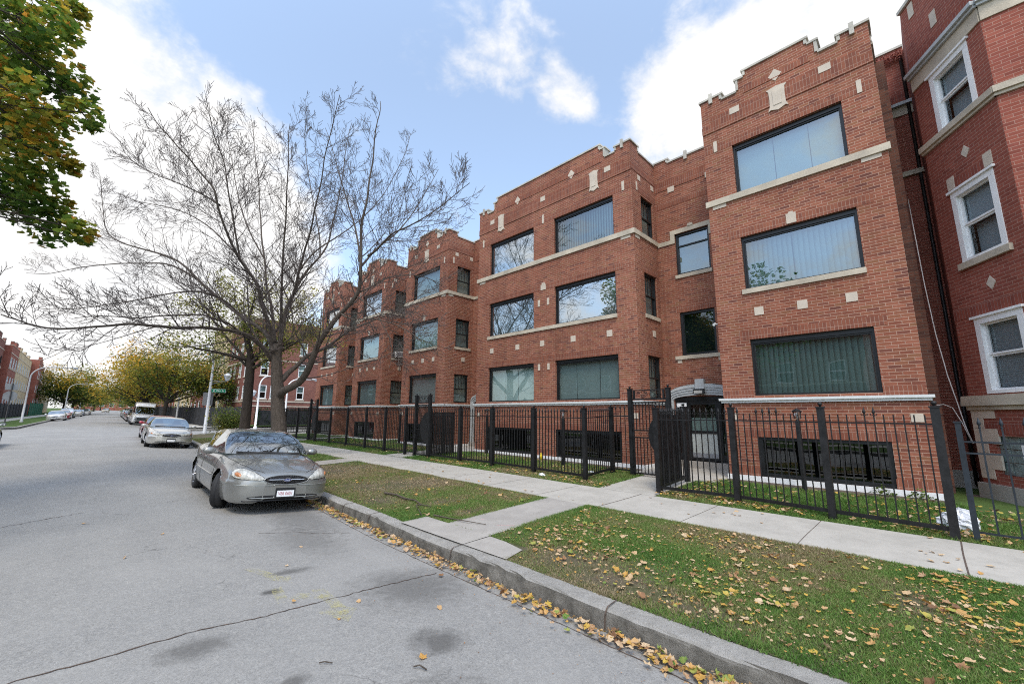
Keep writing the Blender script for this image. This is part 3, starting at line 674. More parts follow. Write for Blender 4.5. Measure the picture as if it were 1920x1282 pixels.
# ------------------------------------------------------------------ facades
class Fac:
    """a vertical facade frame: u along, z up, off outwards"""
    def __init__(s, o, d, n): s.o = np.array([o[0], o[1], 0.]); s.d = np.array([d[0], d[1], 0.]); s.n = np.array([n[0], n[1], 0.])
    def p(s, u, z, off=0.0): return s.o + s.d * u + s.n * off + np.array([0, 0, z])
    def rect(s, mb, u0, u1, z0, z1, off=0.0, m=0): mb.poly([s.p(u0, z0, off), s.p(u1, z0, off), s.p(u1, z1, off), s.p(u0, z1, off)], m)
    def slab(s, mb, u0, u1, z0, z1, a, b, m=0, back=False):
        """box between offsets a (inner) and b (outer)"""
        q = s.p
        mb.poly([q(u0, z0, b), q(u1, z0, b), q(u1, z1, b), q(u0, z1, b)], m)
        mb.poly([q(u0, z1, b), q(u1, z1, b), q(u1, z1, a), q(u0, z1, a)], m); mb.poly([q(u0, z0, a), q(u1, z0, a), q(u1, z0, b), q(u0, z0, b)], m)
        mb.poly([q(u0, z0, a), q(u0, z0, b), q(u0, z1, b), q(u0, z1, a)], m); mb.poly([q(u1, z0, b), q(u1, z0, a), q(u1, z1, a), q(u1, z1, b)], m)
        if back: mb.poly([q(u1, z0, a), q(u0, z0, a), q(u0, z1, a), q(u1, z1, a)], m)
    def ngon(s, mb, pts, a, b, m=0): mb.prism(pts, s.p(0, 0, a), s.d, (0, 0, 1), s.n, b - a, m)
    def wall(s, mb, u0, u1, z0, z1, holes=(), rev=.12, m=0, mr=None):
        mr = m if mr is None else mr
        U = sorted({u0, u1, *[h[0] for h in holes], *[h[1] for h in holes]}); Z = sorted({z0, z1, *[h[2] for h in holes], *[h[3] for h in holes]})
        U = [u for u in U if u0 <= u <= u1]; Z = [z for z in Z if z0 <= z <= z1]
        for a, b in zip(U[:-1], U[1:]):
            for c, d in zip(Z[:-1], Z[1:]):
                if any(h[0] <= a + 1e-6 and h[1] >= b - 1e-6 and h[2] <= c + 1e-6 and h[3] >= d - 1e-6 for h in holes): continue
                s.rect(mb, a, b, c, d, 0, m)
        for (a, b, c, d) in holes:
            q = s.p
            mb.poly([q(a, c), q(a, c, -rev), q(a, d, -rev), q(a, d)], mr); mb.poly([q(b, c), q(b, d), q(b, d, -rev), q(b, c, -rev)], mr)
            mb.poly([q(a, d), q(a, d, -rev), q(b, d, -rev), q(b, d)], mr); mb.poly([q(a, c), q(b, c), q(b, c, -rev), q(a, c, -rev)], mr)

def window(f, root, u0, u1, z0, z1, style, rev=.12, pane='glass', blind='blind_white', slats=None, seams=(), frame='bronze', label=None, name='window', rail=None, fw=.055):
    """frame part with its pane and blind as sub-parts"""
    mb = MB(); a, b = -rev - .03, -rev + .045
    fw = fw * .8 if style == 'picture' else fw; tw = fw * (2.3 if style == 'picture' else 1.0)
    f.slab(mb, u0, u1, z1 - tw, z1, a, b); f.slab(mb, u0, u1, z0, z0 + fw, a, b)
    f.slab(mb, u0, u0 + fw, z0 + fw, z1 - tw, a, b); f.slab(mb, u1 - fw, u1, z0 + fw, z1 - tw, a, b)
    if style == 'picture':
        f.slab(mb, u0 + fw, u1 - fw, z1 - tw - .035, z1 - tw, a, b - .025); f.slab(mb, u0 + fw, u0 + fw + .03, z0 + fw, z1 - tw - .035, a, b - .03); f.slab(mb, u1 - fw - .03, u1 - fw, z0 + fw, z1 - tw - .035, a, b - .03)
    if rail is not None: f.slab(mb, u0 + fw, u1 - fw, rail - .022, rail + .022, a, b - .012)
    if style == 'barred':
        for k in range(1, 5):
            u = u0 + (u1 - u0) * k / 5; f.slab(mb, u - .008, u + .008, (rail or z0), z1 - fw, b - .035, b - .02)
    w = mb.build(name, M[frame], root, label)
    mb = MB(); f.rect(mb, u0 + fw * .5, u1 - fw * .5, z0 + fw * .5, z1 - fw * .5, -rev - .012); mb.build('pane', M[pane], w)
    mb = MB(); edges = [u0, *[u0 + (u1 - u0) * s for s in seams], u1]; bo = -rev - .12
    for e0, e1 in zip(edges[:-1], edges[1:]):
        e0 += .008 if e0 > u0 else 0; e1 -= .008 if e1 < u1 else 0
        if slats:
            n = int((e1 - e0) / slats); w_ = (e1 - e0) / n
            for k in range(n):
                a0, a1 = e0 + k * w_, e0 + (k + 1.12) * w_; j = random.uniform(-.006, .006)
                mb.poly([f.p(a0, z0, bo + .03 + j), f.p(min(a1, e1), z0, bo - .04 + j), f.p(min(a1, e1), z1, bo - .04 + j), f.p(a0, z1, bo + .03 + j)])
        else:
            f.rect(mb, e0, e1, z0, z1, bo)
    f.rect(mb, u0, u1, z0, z1, bo - .25, 1)
    mb.build('blind', [M[blind], M['dim_room']], w)
    return w

Z = dict(fb=.25, ft=.37, b0=.37, b1=1.27, wt0=2.07, wt1=2.18, w1=(2.24, 3.61), w2=(4.89, 6.28), w3=(7.505, 8.90), par=10.30)
SIDEW = [(2.26, 3.57), (4.86, 6.22), (7.505, 8.84)]
XF, XR = 11.3, 12.92
def stone(f, root, u0, u1, z0, z1, name='stone_block', off=.012, mat='stone_pale', lab=None):
    mb = MB(); f.slab(mb, u0, u1, z0, z1, -.02, off); return mb.build(name, M[mat], root, lab)
def diamond(f, root, u, z, w=.12, h=.16):
    mb = MB(); f.ngon(mb, [(u - w, z), (u, z - h), (u + w, z), (u, z + h)], -.02, .013); mb.build('stone_diamond', M['stone_pale'], root)
def shield(f, root, u, z0, z1, w=.17):
    o = [(-1, 0), (-.75, .06), (0, -.03), (.75, .06), (1, 0), (.80, .18), (.76, .5), (.80, .84), (1.02, .93), (.75, .95), (0, 1.0), (-.75, .95), (-1.02, .93), (-.80, .84), (-.76, .5), (-.80, .18)]
    mb = MB(); f.ngon(mb, [(u + a * w, z0 + b * (z1 - z0)) for a, b in o], -.02, .03)
    f.slab(mb, u - w * .42, u + w * .42, z0 + .2 * (z1 - z0), z0 + .8 * (z1 - z0), .0, .042)
    mb.build('stone_shield', M['stone_pale'], root)
def copings(f, root, prof, base, thick=.30):
    """stepped parapet: brick risers in `wall` builder are done by caller; here the stone"""
    mb = MB()
    for i, (u0, u1, z) in enumerate(prof):
        a = .045 if i > 0 and prof[i - 1][2] < z else 0; b = .045 if i < len(prof) - 1 and prof[i + 1][2] < z else 0
        if i == 0: a = .04 if u0 < .2 else 0
        if i == len(prof) - 1: b = .04
        f.slab(mb, u0 - a, u1 + b, z - .055, z, -thick - .03, .035, 0, True)
        for nb, ue, sg in ((i - 1, u0, -1), (i + 1, u1, 1)):
            if 0 <= nb < len(prof) and prof[nb][2] < z - .06:
                zl = prof[nb][2]; f.slab(mb, ue - (.05 if sg > 0 else .012), ue + (.012 if sg > 0 else .05), zl - .0, z - .056, -thick + .01, .022, 0, True)
    mb.build('coping', M['coping'], root)
def parapet(f, mb, prof, z0, m=0, thick=.30, ends=(True, True)):
    for (u0, u1, z) in prof:
        f.rect(mb, u0, u1, z0, z - .05, 0, m); f.rect(mb, u0, u1, z0, z - .05, -thick, m)
    for (a, b) in zip(prof[:-1], prof[1:]):
        lo, hi = sorted((a[2], b[2])); u = a[1]
        mb.poly([f.p(u, lo - .05, 0), f.p(u, lo - .05, -thick), f.p(u, hi - .05, -thick), f.p(u, hi - .05, 0)], m)
    for u, z, on in ((prof[0][0], prof[0][2], ends[0]), (prof[-1][1], prof[-1][2], ends[1])):
        if not on: continue
        mb.poly([f.p(u, z0, 0), f.p(u, z0, -thick), f.p(u, z - .05, -thick), f.p(u, z - .05, 0)], m)

WSTYLE = {  # (block, floor, index) -> pane, blind, slats, seams
}
def wset(key, w): WSTYLE[key] = w
wset('A1', ('glass', 'blind_green', .105, ())); wset('A2', ('glass_mid', 'blind_pale', .10, (.55,))); wset('A3', ('glass_mid', 'blind_pale', None, (.30, .62)))
wset('B1a', ('glass', 'blind_grey', None, (.33, .7))); wset('B1b', ('glass', 'blind_white', None, (.40, .68))); wset('B2a', ('glass_mirror', 'blind_white', None, ())); wset('B2b', ('glass_mirror', 'blind_white', None, (.3,)))
wset('B3a', ('glass_mid', 'blind_pale', .10, (.5,))); wset('B3b', ('glass_mirror', 'blind_white', None, ()))
wset('C1', ('glass_mid', 'blind_grey', None, ())); wset('C2', ('glass_mid', 'blind_pale', None, ())); wset('C3', ('glass_mid', 'blind_pale', None, ()))
wset('D1', ('glass_mid', 'blind_grey', None, ())); wset('D2', ('glass_mid', 'blind_white', None, ())); wset('D3', ('glass_mirror', 'blind_pale', None, ()))
wset('E1', ('glass_mid', 'blind_grey', None, ())); wset('E2', ('glass_mirror', 'blind_white', None, ())); wset('E3', ('glass_mirror', 'blind_white', None, ()))

def block(root, key, y0, y1, wins, dz=0.0, fbase=.25):
    """one projecting pavilion of the front; y0 < y1; wins: list of (ya, yb)"""
    f = Fac((XF, y0), (0, 1), (-1, 0)); W = y1 - y0
    zz = {k: (tuple(q + dz for q in v) if isinstance(v, tuple) else v + dz) for k, v in Z.items()}
    holes = []
    for (a, b) in wins:
        a, b = a - y0, b - y0
        holes += [(a, b, *zz['w1']), (a, b, *zz['w2']), (a, b, *zz['w3']), (a - .02, b + .02, zz['b0'], zz['b1'])]
    mb = MB(); f.wall(mb, 0, W, fbase - .3, zz['par'], holes, .12)
    single = len(wins) == 1
    m1, m2, m3 = 10.60 + dz, 10.42 + dz, 10.77 + dz; mc = 10.95 + dz
    prof = [(0, .55, m1), (.55, .94, m2), (.94, 1.13, m3), (1.13, W - 1.13, mc), (W - 1.13, W - .94, m3), (W - .94, W - .55, m2), (W - .55, W, m1)]
    parapet(f, mb, prof, zz['par'], ends=(False, False))
    # soldier courses, flush-proud by 3 to 12 mm
    def sol(u0, u1, z0, z1, o=.004): f.slab(mb, u0, u1, z0, z1, -.02, o, 1)
    ua, ub = wins[0][0] - y0, wins[-1][1] - y0
    sol(ua - .22, ub + .22, zz['w1'][1], zz['w1'][1] + .205); sol(ua - .30, ub + .30, zz['w2'][1], zz['w2'][1] + .205); sol(.02, W - .02, zz['w3'][1] + .0, zz['w3'][1] + .205)
    sol(ua - .3, ub + .3, zz['b1'], zz['b1'] + .20)
    segs = [(0.02, ua)] + [(wins[i][1] - y0, wins[i + 1][0] - y0) for i in range(len(wins) - 1)] + [(ub, W - .02)]
    for (a, b) in segs: sol(a + .004, b - .004, zz['wt1'] + .004, zz['wt1'] + .19); sol(a + .004 if a > .1 else a, b - .004, zz['ft'] + .004, zz['ft'] + .19)
    for (a, b) in ((0.0, W),): # heavy corbelled soldier frieze under the parapet
        f.slab(mb, a, b, 9.52 + dz, 9.56 + dz, -.02, .022, 0); n = 10
        sol(a, b, 9.565 + dz, 9.76 + dz, .016); sol(a + .25, b - .25, 9.762 + dz, 9.95 + dz, .014)
        sol(1.13, W - 1.13, 10.28 + dz, 10.43 + dz, .010); f.slab(mb, 1.1, W - 1.1, 10.255 + dz, 10.278 + dz, -.02, .014, 0)
    # returns (sides)
    fr = Fac((XF, y0), (1, 0), (0, -1)); fl = Fac((XF, y1), (1, 0), (0, 1))
    D = XR - XF; rh = []
    if key != 'A': rh = [(.57, 1.40, a + dz, b + dz) for a, b in SIDEW]
    for g, hs in ((fr, rh), (fl, [])):
        depth = D if not ((key == 'A' and g is fr)) else 14
        g.wall(mb, 0, depth, fbase - .3, zz['par'] - .0, hs, .10, 0 if depth < 5 else 0)
        pr = [(0, .52, m1), (.52, D, m2 - .04)]
        parapet(g, mb, pr, zz['par'], ends=(False, True))
        if key != 'A' or g is fl:
            g.slab(mb, 0, D, 9.565 + dz, 9.76 + dz, -.02, .012, 1); g.slab(mb, 0.02, D, 8.90 + dz, 9.105 + dz, -.02, .004, 1)
            for (a, b) in SIDEW[:2]: g.slab(mb, .47, 1.5, b + dz, b + dz + .205, -.02, .004, 1)
    wall = mb.build('brick_wall', [M['brick'], M['brick_soldier'], M['stone']], root)
    copings(f, root, prof, zz['par'])
    for g in (fr, fl): copings(g, root, [(0.335, .52, m1), (.52, D, m2 - .04)], zz['par'])
    for u in (.28, W - .28): stone(f, root, u - .045, u + .045, m1 - .2, m1 + .10, 'coping_finial', .05, 'coping')
    # water table: two-step white moulding wrapping the pavilion
    mb = MB()
    for g, L, e0, e1 in ((f, W, -.09, .09), (fr, D if key != 'A' else .9, -.0, 0), (fl, D, -.0, 0)):
        g.slab(mb, (e0 if g is f else .002), L + (e1 if g is f else 0), zz['wt1'] - .055, zz['wt1'], -.02, .09, 0); g.slab(mb, (e0 * .5 if g is f else .002), L + (e1 * .5 if g is f else 0), zz['wt0'], zz['wt1'] - .057, -.02, .05, 0)
    mb.build('water_table', M['paint_grey'], root)
    mb = MB(); f.slab(mb, -.03, W + .03, fbase - .05, zz['ft'], -.02, .035); fr.slab(mb, .002, D if key != 'A' else .5, fbase - .05, zz['ft'], -.02, .03); fl.slab(mb, .002, D, fbase - .05, zz['ft'], -.02, .03)
    mb.build('foundation', M['paint_white'], root)
    # third-floor sill band and blocks under its ends
    mb = MB(); f.slab(mb, -.05, W + .05, zz['w3'][0] - .165, zz['w3'][0] - .003, -.12, .05)
    for g in (fr, fl):
        if not (key == 'A' and g is fr): g.slab(mb, .002, D, zz['w3'][0] - .155, zz['w3'][0] - .003, -.10, .045)
    mb.build('sill_band', M['stone'], root)
    for u in (.28, W - .28): stone(f, root, u - .17, u + .17, zz['w3'][0] - .265, zz['w3'][0] - .168)
    for g in (fr, fl):
        if not (key == 'A' and g is fr): stone(g, root, .08, .36, zz['w3'][0] - .265, zz['w3'][0] - .168)
    # long second-floor sill
    mb = MB(); f.slab(mb, ua - .02, ub + .06, zz['w2'][0] - .125, zz['w2'][0] - .003, -.12, .045); mb.build('sill', M['stone'], root)
    # inlaid stones
    sq = [.925, 1.815, 2.705] if single else [.97, 2.42, 3.78, 5.0, 6.45]
    if not single: sq = [W - q for q in (.93, 2.38, 3.62, 5.0, 6.41)]
    for u in sq: stone(f, root, u - .10, u + .10, 4.19 + dz, 4.39 + dz)
    for u in (.30, W - .30): stone(f, root, u - .045, u + .045, 8.90 + dz, 9.22 + dz, off=.014); stone(f, root, u + (.55 if u < 1 else -.55) - .12, u + (.55 if u < 1 else -.55) + .12, 9.80 + dz, 9.98 + dz, off=.024)
    for u in (.20, W - .20): stone(f, root, u - .09, u + .09, 1.66 + dz, 1.82 + dz)
    if single:
        c = W / 2; diamond(f, root, c, 10.34 + dz, .15, .17); shield(f, root, c, 9.36 + dz, 10.02 + dz, .22)
        mb = MB(); f.slab(mb, c - .10, c + .10, zz['w2'][1] + .02, zz['w2'][1] + .27, -.02, .02); f.slab(mb, c - .05, c + .05, zz['w2'][1] + .27, zz['w2'][1] + .31, -.02, .02); mb.build('keystone', M['stone_pale'], root)
    else:
        c = W / 2
        for s in (-1, 1): diamond(f, root, c + s * 1.35, 10.34 + dz, .15, .18); shield(f, root, c + s * 2.30, 9.33 + dz, 10.06 + dz, .20)
        stone(f, root, c - .11, c + .11, 9.80 + dz, 9.99 + dz, off=.024); stone(f, root, c - .045, c + .045, 8.90 + dz, 9.24 + dz, off=.014)
        for s in (-.22, .22): stone(f, root, c + s - .05, c + s + .05, 5.68 + dz, 5.93 + dz); stone(f, root, c + s - .05, c + s + .05, 3.32 + dz, 3.55 + dz)
        mb = MB(); f.slab(mb, c - .12, c + .12, zz['w2'][1] + .0, zz['w2'][1] + .20, -.02, .02); f.slab(mb, c - .07, c + .07, zz['w2'][1] + .20, zz['w2'][1] + .27, -.02, .02); mb.build('keystone', M['stone_pale'], root)
    # windows
    for i, (a, b) in enumerate(wins):
        a, b = a - y0, b - y0
        for fl_, zk in ((1, 'w1'), (2, 'w2'), (3, 'w3')):
            k = key + str(fl_) + ('' if single else 'ab'[i]); pn, bl, sl, se = WSTYLE[k]
            window(f, root, a, b, *zz[zk], 'picture', .12, pn, bl, sl, se)
        mb = MB(); q0, q1 = a - .02, b + .02; f.slab(mb, q0, q1, zz['b1'] - .07, zz['b1'], -.15, -.03); f.slab(mb, q0, q0 + .09, zz['b0'], zz['b1'] - .07, -.15, -.03); f.slab(mb, q1 - .09, q1, zz['b0'], zz['b1'] - .07, -.15, -.03); f.slab(mb, q0 + .09, q1 - .09, zz['b0'], zz['b0'] + .07, -.15, -.03)
        w = mb.build('basement_window', M['bronze'], root)
        mb = MB(); f.rect(mb, q0, q1, zz['b0'], zz['b1'], -.13); mb.build('pane', M['glass_dark'], w)
        mb = MB(); f.rect(mb, q0, q1, zz['b0'], zz['b1'], -.4); mb.build('backing', M['dark'], w)
    for (a, b, c, d) in rh:
        i = [q[0] + dz for q in SIDEW].index(c)
        window(fr, root, a, b, c, d, 'barred', .10, 'glass', 'curtain' if i != 1 else 'blind_grey', None, (), rail=c + .48 * (d - c), fw=.05, name='window')
        if i == 1:
            mb = MB(); fr.slab(mb, a - .05, b + .08, c - .12, c - .003, -.10, .04); mb.build('sill', M['stone'], root)
    if key != 'A':
        stone(fr, root, .95, 1.15, 4.19 + dz, 4.39 + dz); stone(fr, root, .28, .36, 8.92 + dz, 9.22 + dz, off=.014)
        for u in (.50, 1.42): stone(fr, root, u - .09, u + .09, 9.33 + dz, 9.51 + dz)
    return f

def recess(root, y0, y1, door=True, dz=0.0):
    f = Fac((XR, y0), (0, 1), (-1, 0)); W = y1 - y0; c = W / 2
    h2, h3 = (c - .54, c + .52, 3.60 + dz, 4.98 + dz), (c - .54, c + .52, 6.22 + dz, 7.62 + dz)
    dh = (c - .84, c + .84, .44 + dz, 2.33 + dz)
    mb = MB(); f.wall(mb, 0, W, -.1, 10.2 + dz, [h2, h3, dh], .10)
    prof = [(0, .52 if W < 2.3 else .55, 10.30 + dz), (.52 if W < 2.3 else .55, W - .5, 10.30 + dz), (W - .5, W, 10.44 + dz)]
    parapet(f, mb, prof, 10.2 + dz, ends=(False, False))
    f.slab(mb, 0, W, 9.30 + dz, 9.62 + dz, -.02, .016, 1); f.slab(mb, 0, W, 8.66 + dz, 8.86 + dz, -.02, .006, 1); f.slab(mb, h2[0] - .1, h2[1] + .1, h2[3], h2[3] + .2, -.02, .005, 1)
    mb.build('brick_wall', [M['brick'], M['brick_soldier']], root)
    copings(f, root, prof, 10.2 + dz)
    stone(f, root, c - .05, c + .05, 10.12 + dz, 10.42 + dz, 'coping_finial', .05, 'coping')
    for u in (.45, c + .55): stone(f, root, u - .11, u + .11, 9.0 + dz + (.2 if u < .5 else .16), 9.19 + dz + (.2 if u < .5 else .16), off=.02)
    mb = MB(); z3 = h3[3]
    f.slab(mb, h3[0] - .15, h3[1] + .15, z3 + .003, z3 + .15, -.09, .03); f.slab(mb, h3[0] - .15, h3[0] - .003, 7.46 + dz - .14, z3 + .001, -.02, .03); f.slab(mb, h3[1] + .003, h3[1] + .15, 7.46 + dz - .14, z3 + .001, -.02, .03)
    f.slab(mb, 0.03, h3[0] - .152, 7.46 + dz - .14, 7.46 + dz, -.02, .03); f.slab(mb, h3[1] + .152, W - .03, 7.46 + dz - .14, 7.46 + dz, -.02, .03); f.slab(mb, c - .08, c + .08, z3 + .152, z3 + .24, -.02, .045)
    mb.build('stone_label', M['stone'], root)
    for h, t in ((h2, .2), (h3, .04)):
        mb = MB(); f.slab(mb, h[0] - t, h[1] + t, h[2] - .115, h[2] - .003, -.10, .045); mb.build('sill', M['stone'], root)
    for u in (h2[0] - .08, h2[1] + .08): stone(f, root, u - .07, u + .07, h2[2] - .23, h2[2] - .118)
    window(f, root, *h2, 'double', .10, 'glass_dark', 'blind_green', frame='bronze', fw=.075)
    window(f, root, *h3, 'double', .10, 'glass_mid', 'blind_grey', frame='bronze', rail=h3[3] - .42, fw=.065)
    # arched entrance surround in grey-painted stone, three stepped rings
    def arc(r_in, half, zs, rise, n=14): return [(c + half * math.cos(t), zs + rise * math.sin(t)) for t in np.linspace(math.pi, 0, n)]
    mb = MB(); zs = 2.24 + dz
    rings = [(.86, .13), (.90, .19), (.945, .25), (.985, .31), (1.03, .40)]; gr = MB()
    for k in range(4):
        i0, i1 = rings[k], rings[k + 1]; o = .06 + .02 * k
        lo = arc(0, i0[0], zs + (.035 * k), i0[1] - .02 * k); hi = arc(0, i1[0], zs + .035 * (k + 1), i1[1] - .02 * (k + 1) + .01)
        for j in range(len(lo) - 1): f.ngon(mb, [lo[j], lo[j + 1], (hi[j + 1][0], hi[j + 1][1] - .014), (hi[j][0], hi[j][1] - .014)], -.02, o); f.ngon(gr, [(hi[j][0], hi[j][1] - .0138), (hi[j + 1][0], hi[j + 1][1] - .0138), hi[j + 1], hi[j]], -.02, o - .03)
        for s in (-1, 1):
            a, b = c + s * i0[0], c + s * i1[0]; f.slab(mb, min(a, b), max(a, b), .44 + dz, zs + .035 * k, -.02, o)
    sur = mb.build('door_surround', M['grey_stone'], root)
    gr.build('groove', M['plastic_black'], sur)  # black strips paint the shade into the gaps between the rings
    mb = MB(); f.slab(mb, c - .13, c + .13, zs + .30, zs + .60, -.02, .17); mb.build('keystone', M['grey_stone'], sur)
    mb = MB(); top = arc(0, .86, zs, .13)
    for j in range(len(top) - 1): f.ngon(mb, [(top[j][0], zs - .02), (top[j + 1][0], zs - .02), top[j + 1], top[j]], -.06, -.02)
    mb.build('door_tympanum', M['bronze'], root)
    # door set: sidelight, door leaf, sidelight
    mb = MB(); z0, z1 = .44 + dz, zs - .02
    for (a, b) in ((c - .84, c - .79), (c - .48, c - .40), (c + .48, c + .56), (c + .79, c + .84)): f.slab(mb, a, b, z0, z1, -.13, -.05)
    f.slab(mb, c - .79, c - .48, z1 - .08, z1, -.13, -.05); f.slab(mb, c - .40, c + .48, z1 - .06, z1, -.13, -.05); f.slab(mb, c + .56, c + .79, z1 - .08, z1, -.13, -.05); f.slab(mb, c - .79, c - .48, z0, z0 + .2, -.13, -.05); f.slab(mb, c + .56, c + .79, z0, z0 + .2, -.13, -.05)
    df = mb.build('door_frame', M['bronze'], root)
    for q in ((c - .79, c - .48), (c + .56, c + .79)): mb = MB(); f.rect(mb, *q, z0, z1, -.10); mb.build('sidelight_pane', M['glass_dark'], df)
    mb = MB(); f.rect(mb, c - .84, c + .84, z0, z1, -1.4, 0); f.slab(mb, c - .84, c + .84, z0, z1, -1.4, -.3, 1) if False else None
    f.rect(mb, c - .2, c + .3, z0 + .8, z1 - .5, -1.38, 1); mb.build('hallway', [M['cream'], M['curtain']], df)
    mb = MB(); a, b = c - .395, c + .475
    f.slab(mb, a, a + .07, z0 + .02, z1 - .065, -.12, -.06); f.slab(mb, b - .07, b, z0 + .02, z1 - .065, -.12, -.06); f.slab(mb, a + .07, b - .07, z1 - .13, z1 - .065, -.12, -.06); f.slab(mb, a + .07, b - .07, z0 + .02, z0 + .10, -.12, -.06); f.slab(mb, a + .07, b - .07, z0 + .80, z0 + .87, -.12, -.06)
    dr = mb.build('door', M['bronze'], root)
    mb = MB(); f.rect(mb, a + .07, b - .07, z0 + .87, z1 - .13, -.09); mb.build('pane', M['glass'], dr)
    mb = MB(); f.slab(mb, a + .07, b - .07, z0 + .10, z0 + .80, -.10, -.085); f.slab(mb, a + .075, b - .075, z0 + .88, z0 + 1.25, -.13, -.125); mb.build('panel', M['doorpanel'], dr)
    mb = MB(); f.slab(mb, a + .07, b - .07, z0 + .10, z0 + .23, -.08, -.072); mb.build('kick_plate', M['green_paint'] if False else M['galv'], dr)
    mb = MB(); f.slab(mb, b - .065, b - .025, z0 + .85, z0 + 1.1, -.06, -.015); mb.build('handle', M['bronze'], dr)
    mb = MB(); f.slab(mb, c - .95, c + .95, .24 + dz, .44 + dz, -.3, .25); mb.build('door_step', M['walk_old'], root)
    return f, c, zs

apt = empty('apartment_building', (XF, 6.0, .25)); tag(apt, 'three storey red brick apartment building with picture windows, stepped parapet and arched door 809', 'building')
# parts keep world coordinates: cancel the parent offset
def at_world(root):
    off = Vector(root.location)
    for c in children(root): c.location = c.location - off
block(apt, 'A', 0.0, 3.68, [(.64, 2.97)])
rf, rc, rzs = recess(apt, 3.68, 5.93)
block(apt, 'B', 5.93, 13.31, [(6.62, 9.10), (10.10, 12.58)])
recess(apt, 13.31, 15.57, dz=.05)
block(apt, 'C', 15.57, 19.25, [(16.22, 18.58)], dz=.03, fbase=.30)
mb = MB()
for (a, b, x) in ((0, 3.68, XF), (3.68, 5.93, XR), (5.93, 13.31, XF), (13.31, 15.57, XR), (15.57, 19.25, XF)): mb.box(x + .31, 26, a + .02, b - .02, 9.8, 9.9)
mb.box(25.9, 26, 0, 19.25, 0, 9.79); mb.build('roof', M['roof'], apt)
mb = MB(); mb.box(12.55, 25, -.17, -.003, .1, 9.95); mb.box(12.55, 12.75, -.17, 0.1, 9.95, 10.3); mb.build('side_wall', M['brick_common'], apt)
# house number, door light, corner camera
mb = MB(); rf.slab(mb, rc + .50, rc + .80, rzs - .22, rzs - .10, -.045, -.035); hn = mb.build('house_number', M['sign_white'], apt)
text_mesh('809', .10, basis(rf.p(rc + .62, rzs - .16, -.034), (0, -1, 0), (0, 0, 1), (-1, 0, 0)), M['ink'], 'numerals', hn, .0008, .8)
mb = MB(); rf.ngon(mb, [(rc - .15, rzs + .16), (rc + .15, rzs + .16), (rc + .15, rzs + .30), (rc - .15, rzs + .30)], .171, .30)
fl = mb.build('door_light', M['plastic_black'], apt)
mb = MB(); mb.poly([rf.p(rc - .12, rzs + .17, .303), rf.p(rc + .12, rzs + .17, .303), rf.p(rc + .12, rzs + .25, .303), rf.p(rc - .12, rzs + .25, .303)]); mb.build('lens', M['curtain'], fl)
mb = MB(); c0 = np.array([XF + .06, 3.70, 4.12])
mb.tube([c0 + (0, .0, 0), c0 + (-.0, .08, -.01)], .018, 6); mb.tube([c0 + (-.06, .08, -.02), c0 + (.06, .08, .03)], [.035, .03], 8); mb.build('security_camera', M['paint_white'], apt)
at_world(apt)

apt2 = empty('apartment_building', (XF, 21.4, .35)); tag(apt2, 'farther red brick apartment building behind the bare tree, with two narrow pavilions', 'building')
def plain_recess(root, y0, y1, dz):
    f = Fac((XR, y0), (0, 1), (-1, 0)); mb = MB(); f.wall(mb, 0, y1 - y0, .1, 10.3 + dz, [], .1); parapet(f, mb, [(0, y1 - y0, 10.42 + dz)], 10.3 + dz, ends=(False, False)); mb.build('brick_wall', [M['brick'], M['brick_soldier']], root); copings(f, root, [(0, y1 - y0, 10.42 + dz)], 10.3 + dz)
plain_recess(apt2, 19.26, 21.38, .05)
block(apt2, 'D', 21.38, 25.0, [(21.95, 24.35)], dz=.03, fbase=.38)
recess(apt2, 25.0, 27.25, dz=.12)
block(apt2, 'E', 27.25, 30.8, [(27.8, 30.1)], dz=.03, fbase=.42)
mb = MB()
for (a, b, x) in ((19.28, 21.38, XR), (21.38, 25, XF), (25, 27.25, XR), (27.25, 30.8, XF)): mb.box(x + .31, 26, a + .02, b - .02, 9.8, 9.9)
mb.build('roof', M['roof'], apt2)
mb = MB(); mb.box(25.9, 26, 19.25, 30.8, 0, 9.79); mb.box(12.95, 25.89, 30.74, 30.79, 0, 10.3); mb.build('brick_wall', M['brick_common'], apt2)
# a window air conditioner in the D pavilion's side window
mb = MB(); mb.box(XF + .70, XF + 1.25, 21.38 - .28, 21.38 + .06, 4.93, 5.25); ac = mb.build('air_conditioner', M['paint_white'], apt2)
mb = MB()
for k in range(5): mb.box(XF + .74, XF + 1.21, 21.38 - .292, 21.38 - .282, 4.97 + k * .05, 4.995 + k * .05)
mb.build('louvre', M['galv'], ac)
at_world(apt2)

# ------------------------------------------------------------------ neighbour on the right: dark red brick with canted bay
nb = empty('bay_window_building', (12.4, -.57, .3)); tag(nb, 'dark red brick building at the right edge with canted bay and white windows', 'building')
P0 = np.array([12.40, -.57]); DD = np.array([.854, .52]) / np.hypot(.854, .52); P1 = P0 - DD * 1.80
fs = Fac(P1, DD, (-DD[1], DD[0])); LB = 1.80                 # canted face: u from the front fold back to the wall
ff = Fac((P1[0], P1[1] - 2.9), (0, 1), (-1, 0))                # street face of the bay
P2 = np.array([P1[0], P1[1] - 2.9]); D2 = np.array([.854, -.52]) / np.hypot(.854, .52)
fo = Fac(P2, D2, (-DD[1], -DD[0]))
def bayh(zs): return [(LB - 1.46, LB - .46, a, b) for a, b in zs]
BZ = [(2.20, 3.64), (4.79, 6.28), (7.66, 9.00)]
mb = MB()
bwz = [(LB - 1.30, LB - .42, .72, 1.42)]
fs.wall(mb, 0, LB, 0, 11.15, bayh(BZ) + bwz, .10)
ff.wall(mb, 0, 2.9, 0, 11.15, [(.65, 2.25, a, b) for a, b in BZ], .10); fo.wall(mb, 0, LB, 0, 11.15, bayh([]), .1)
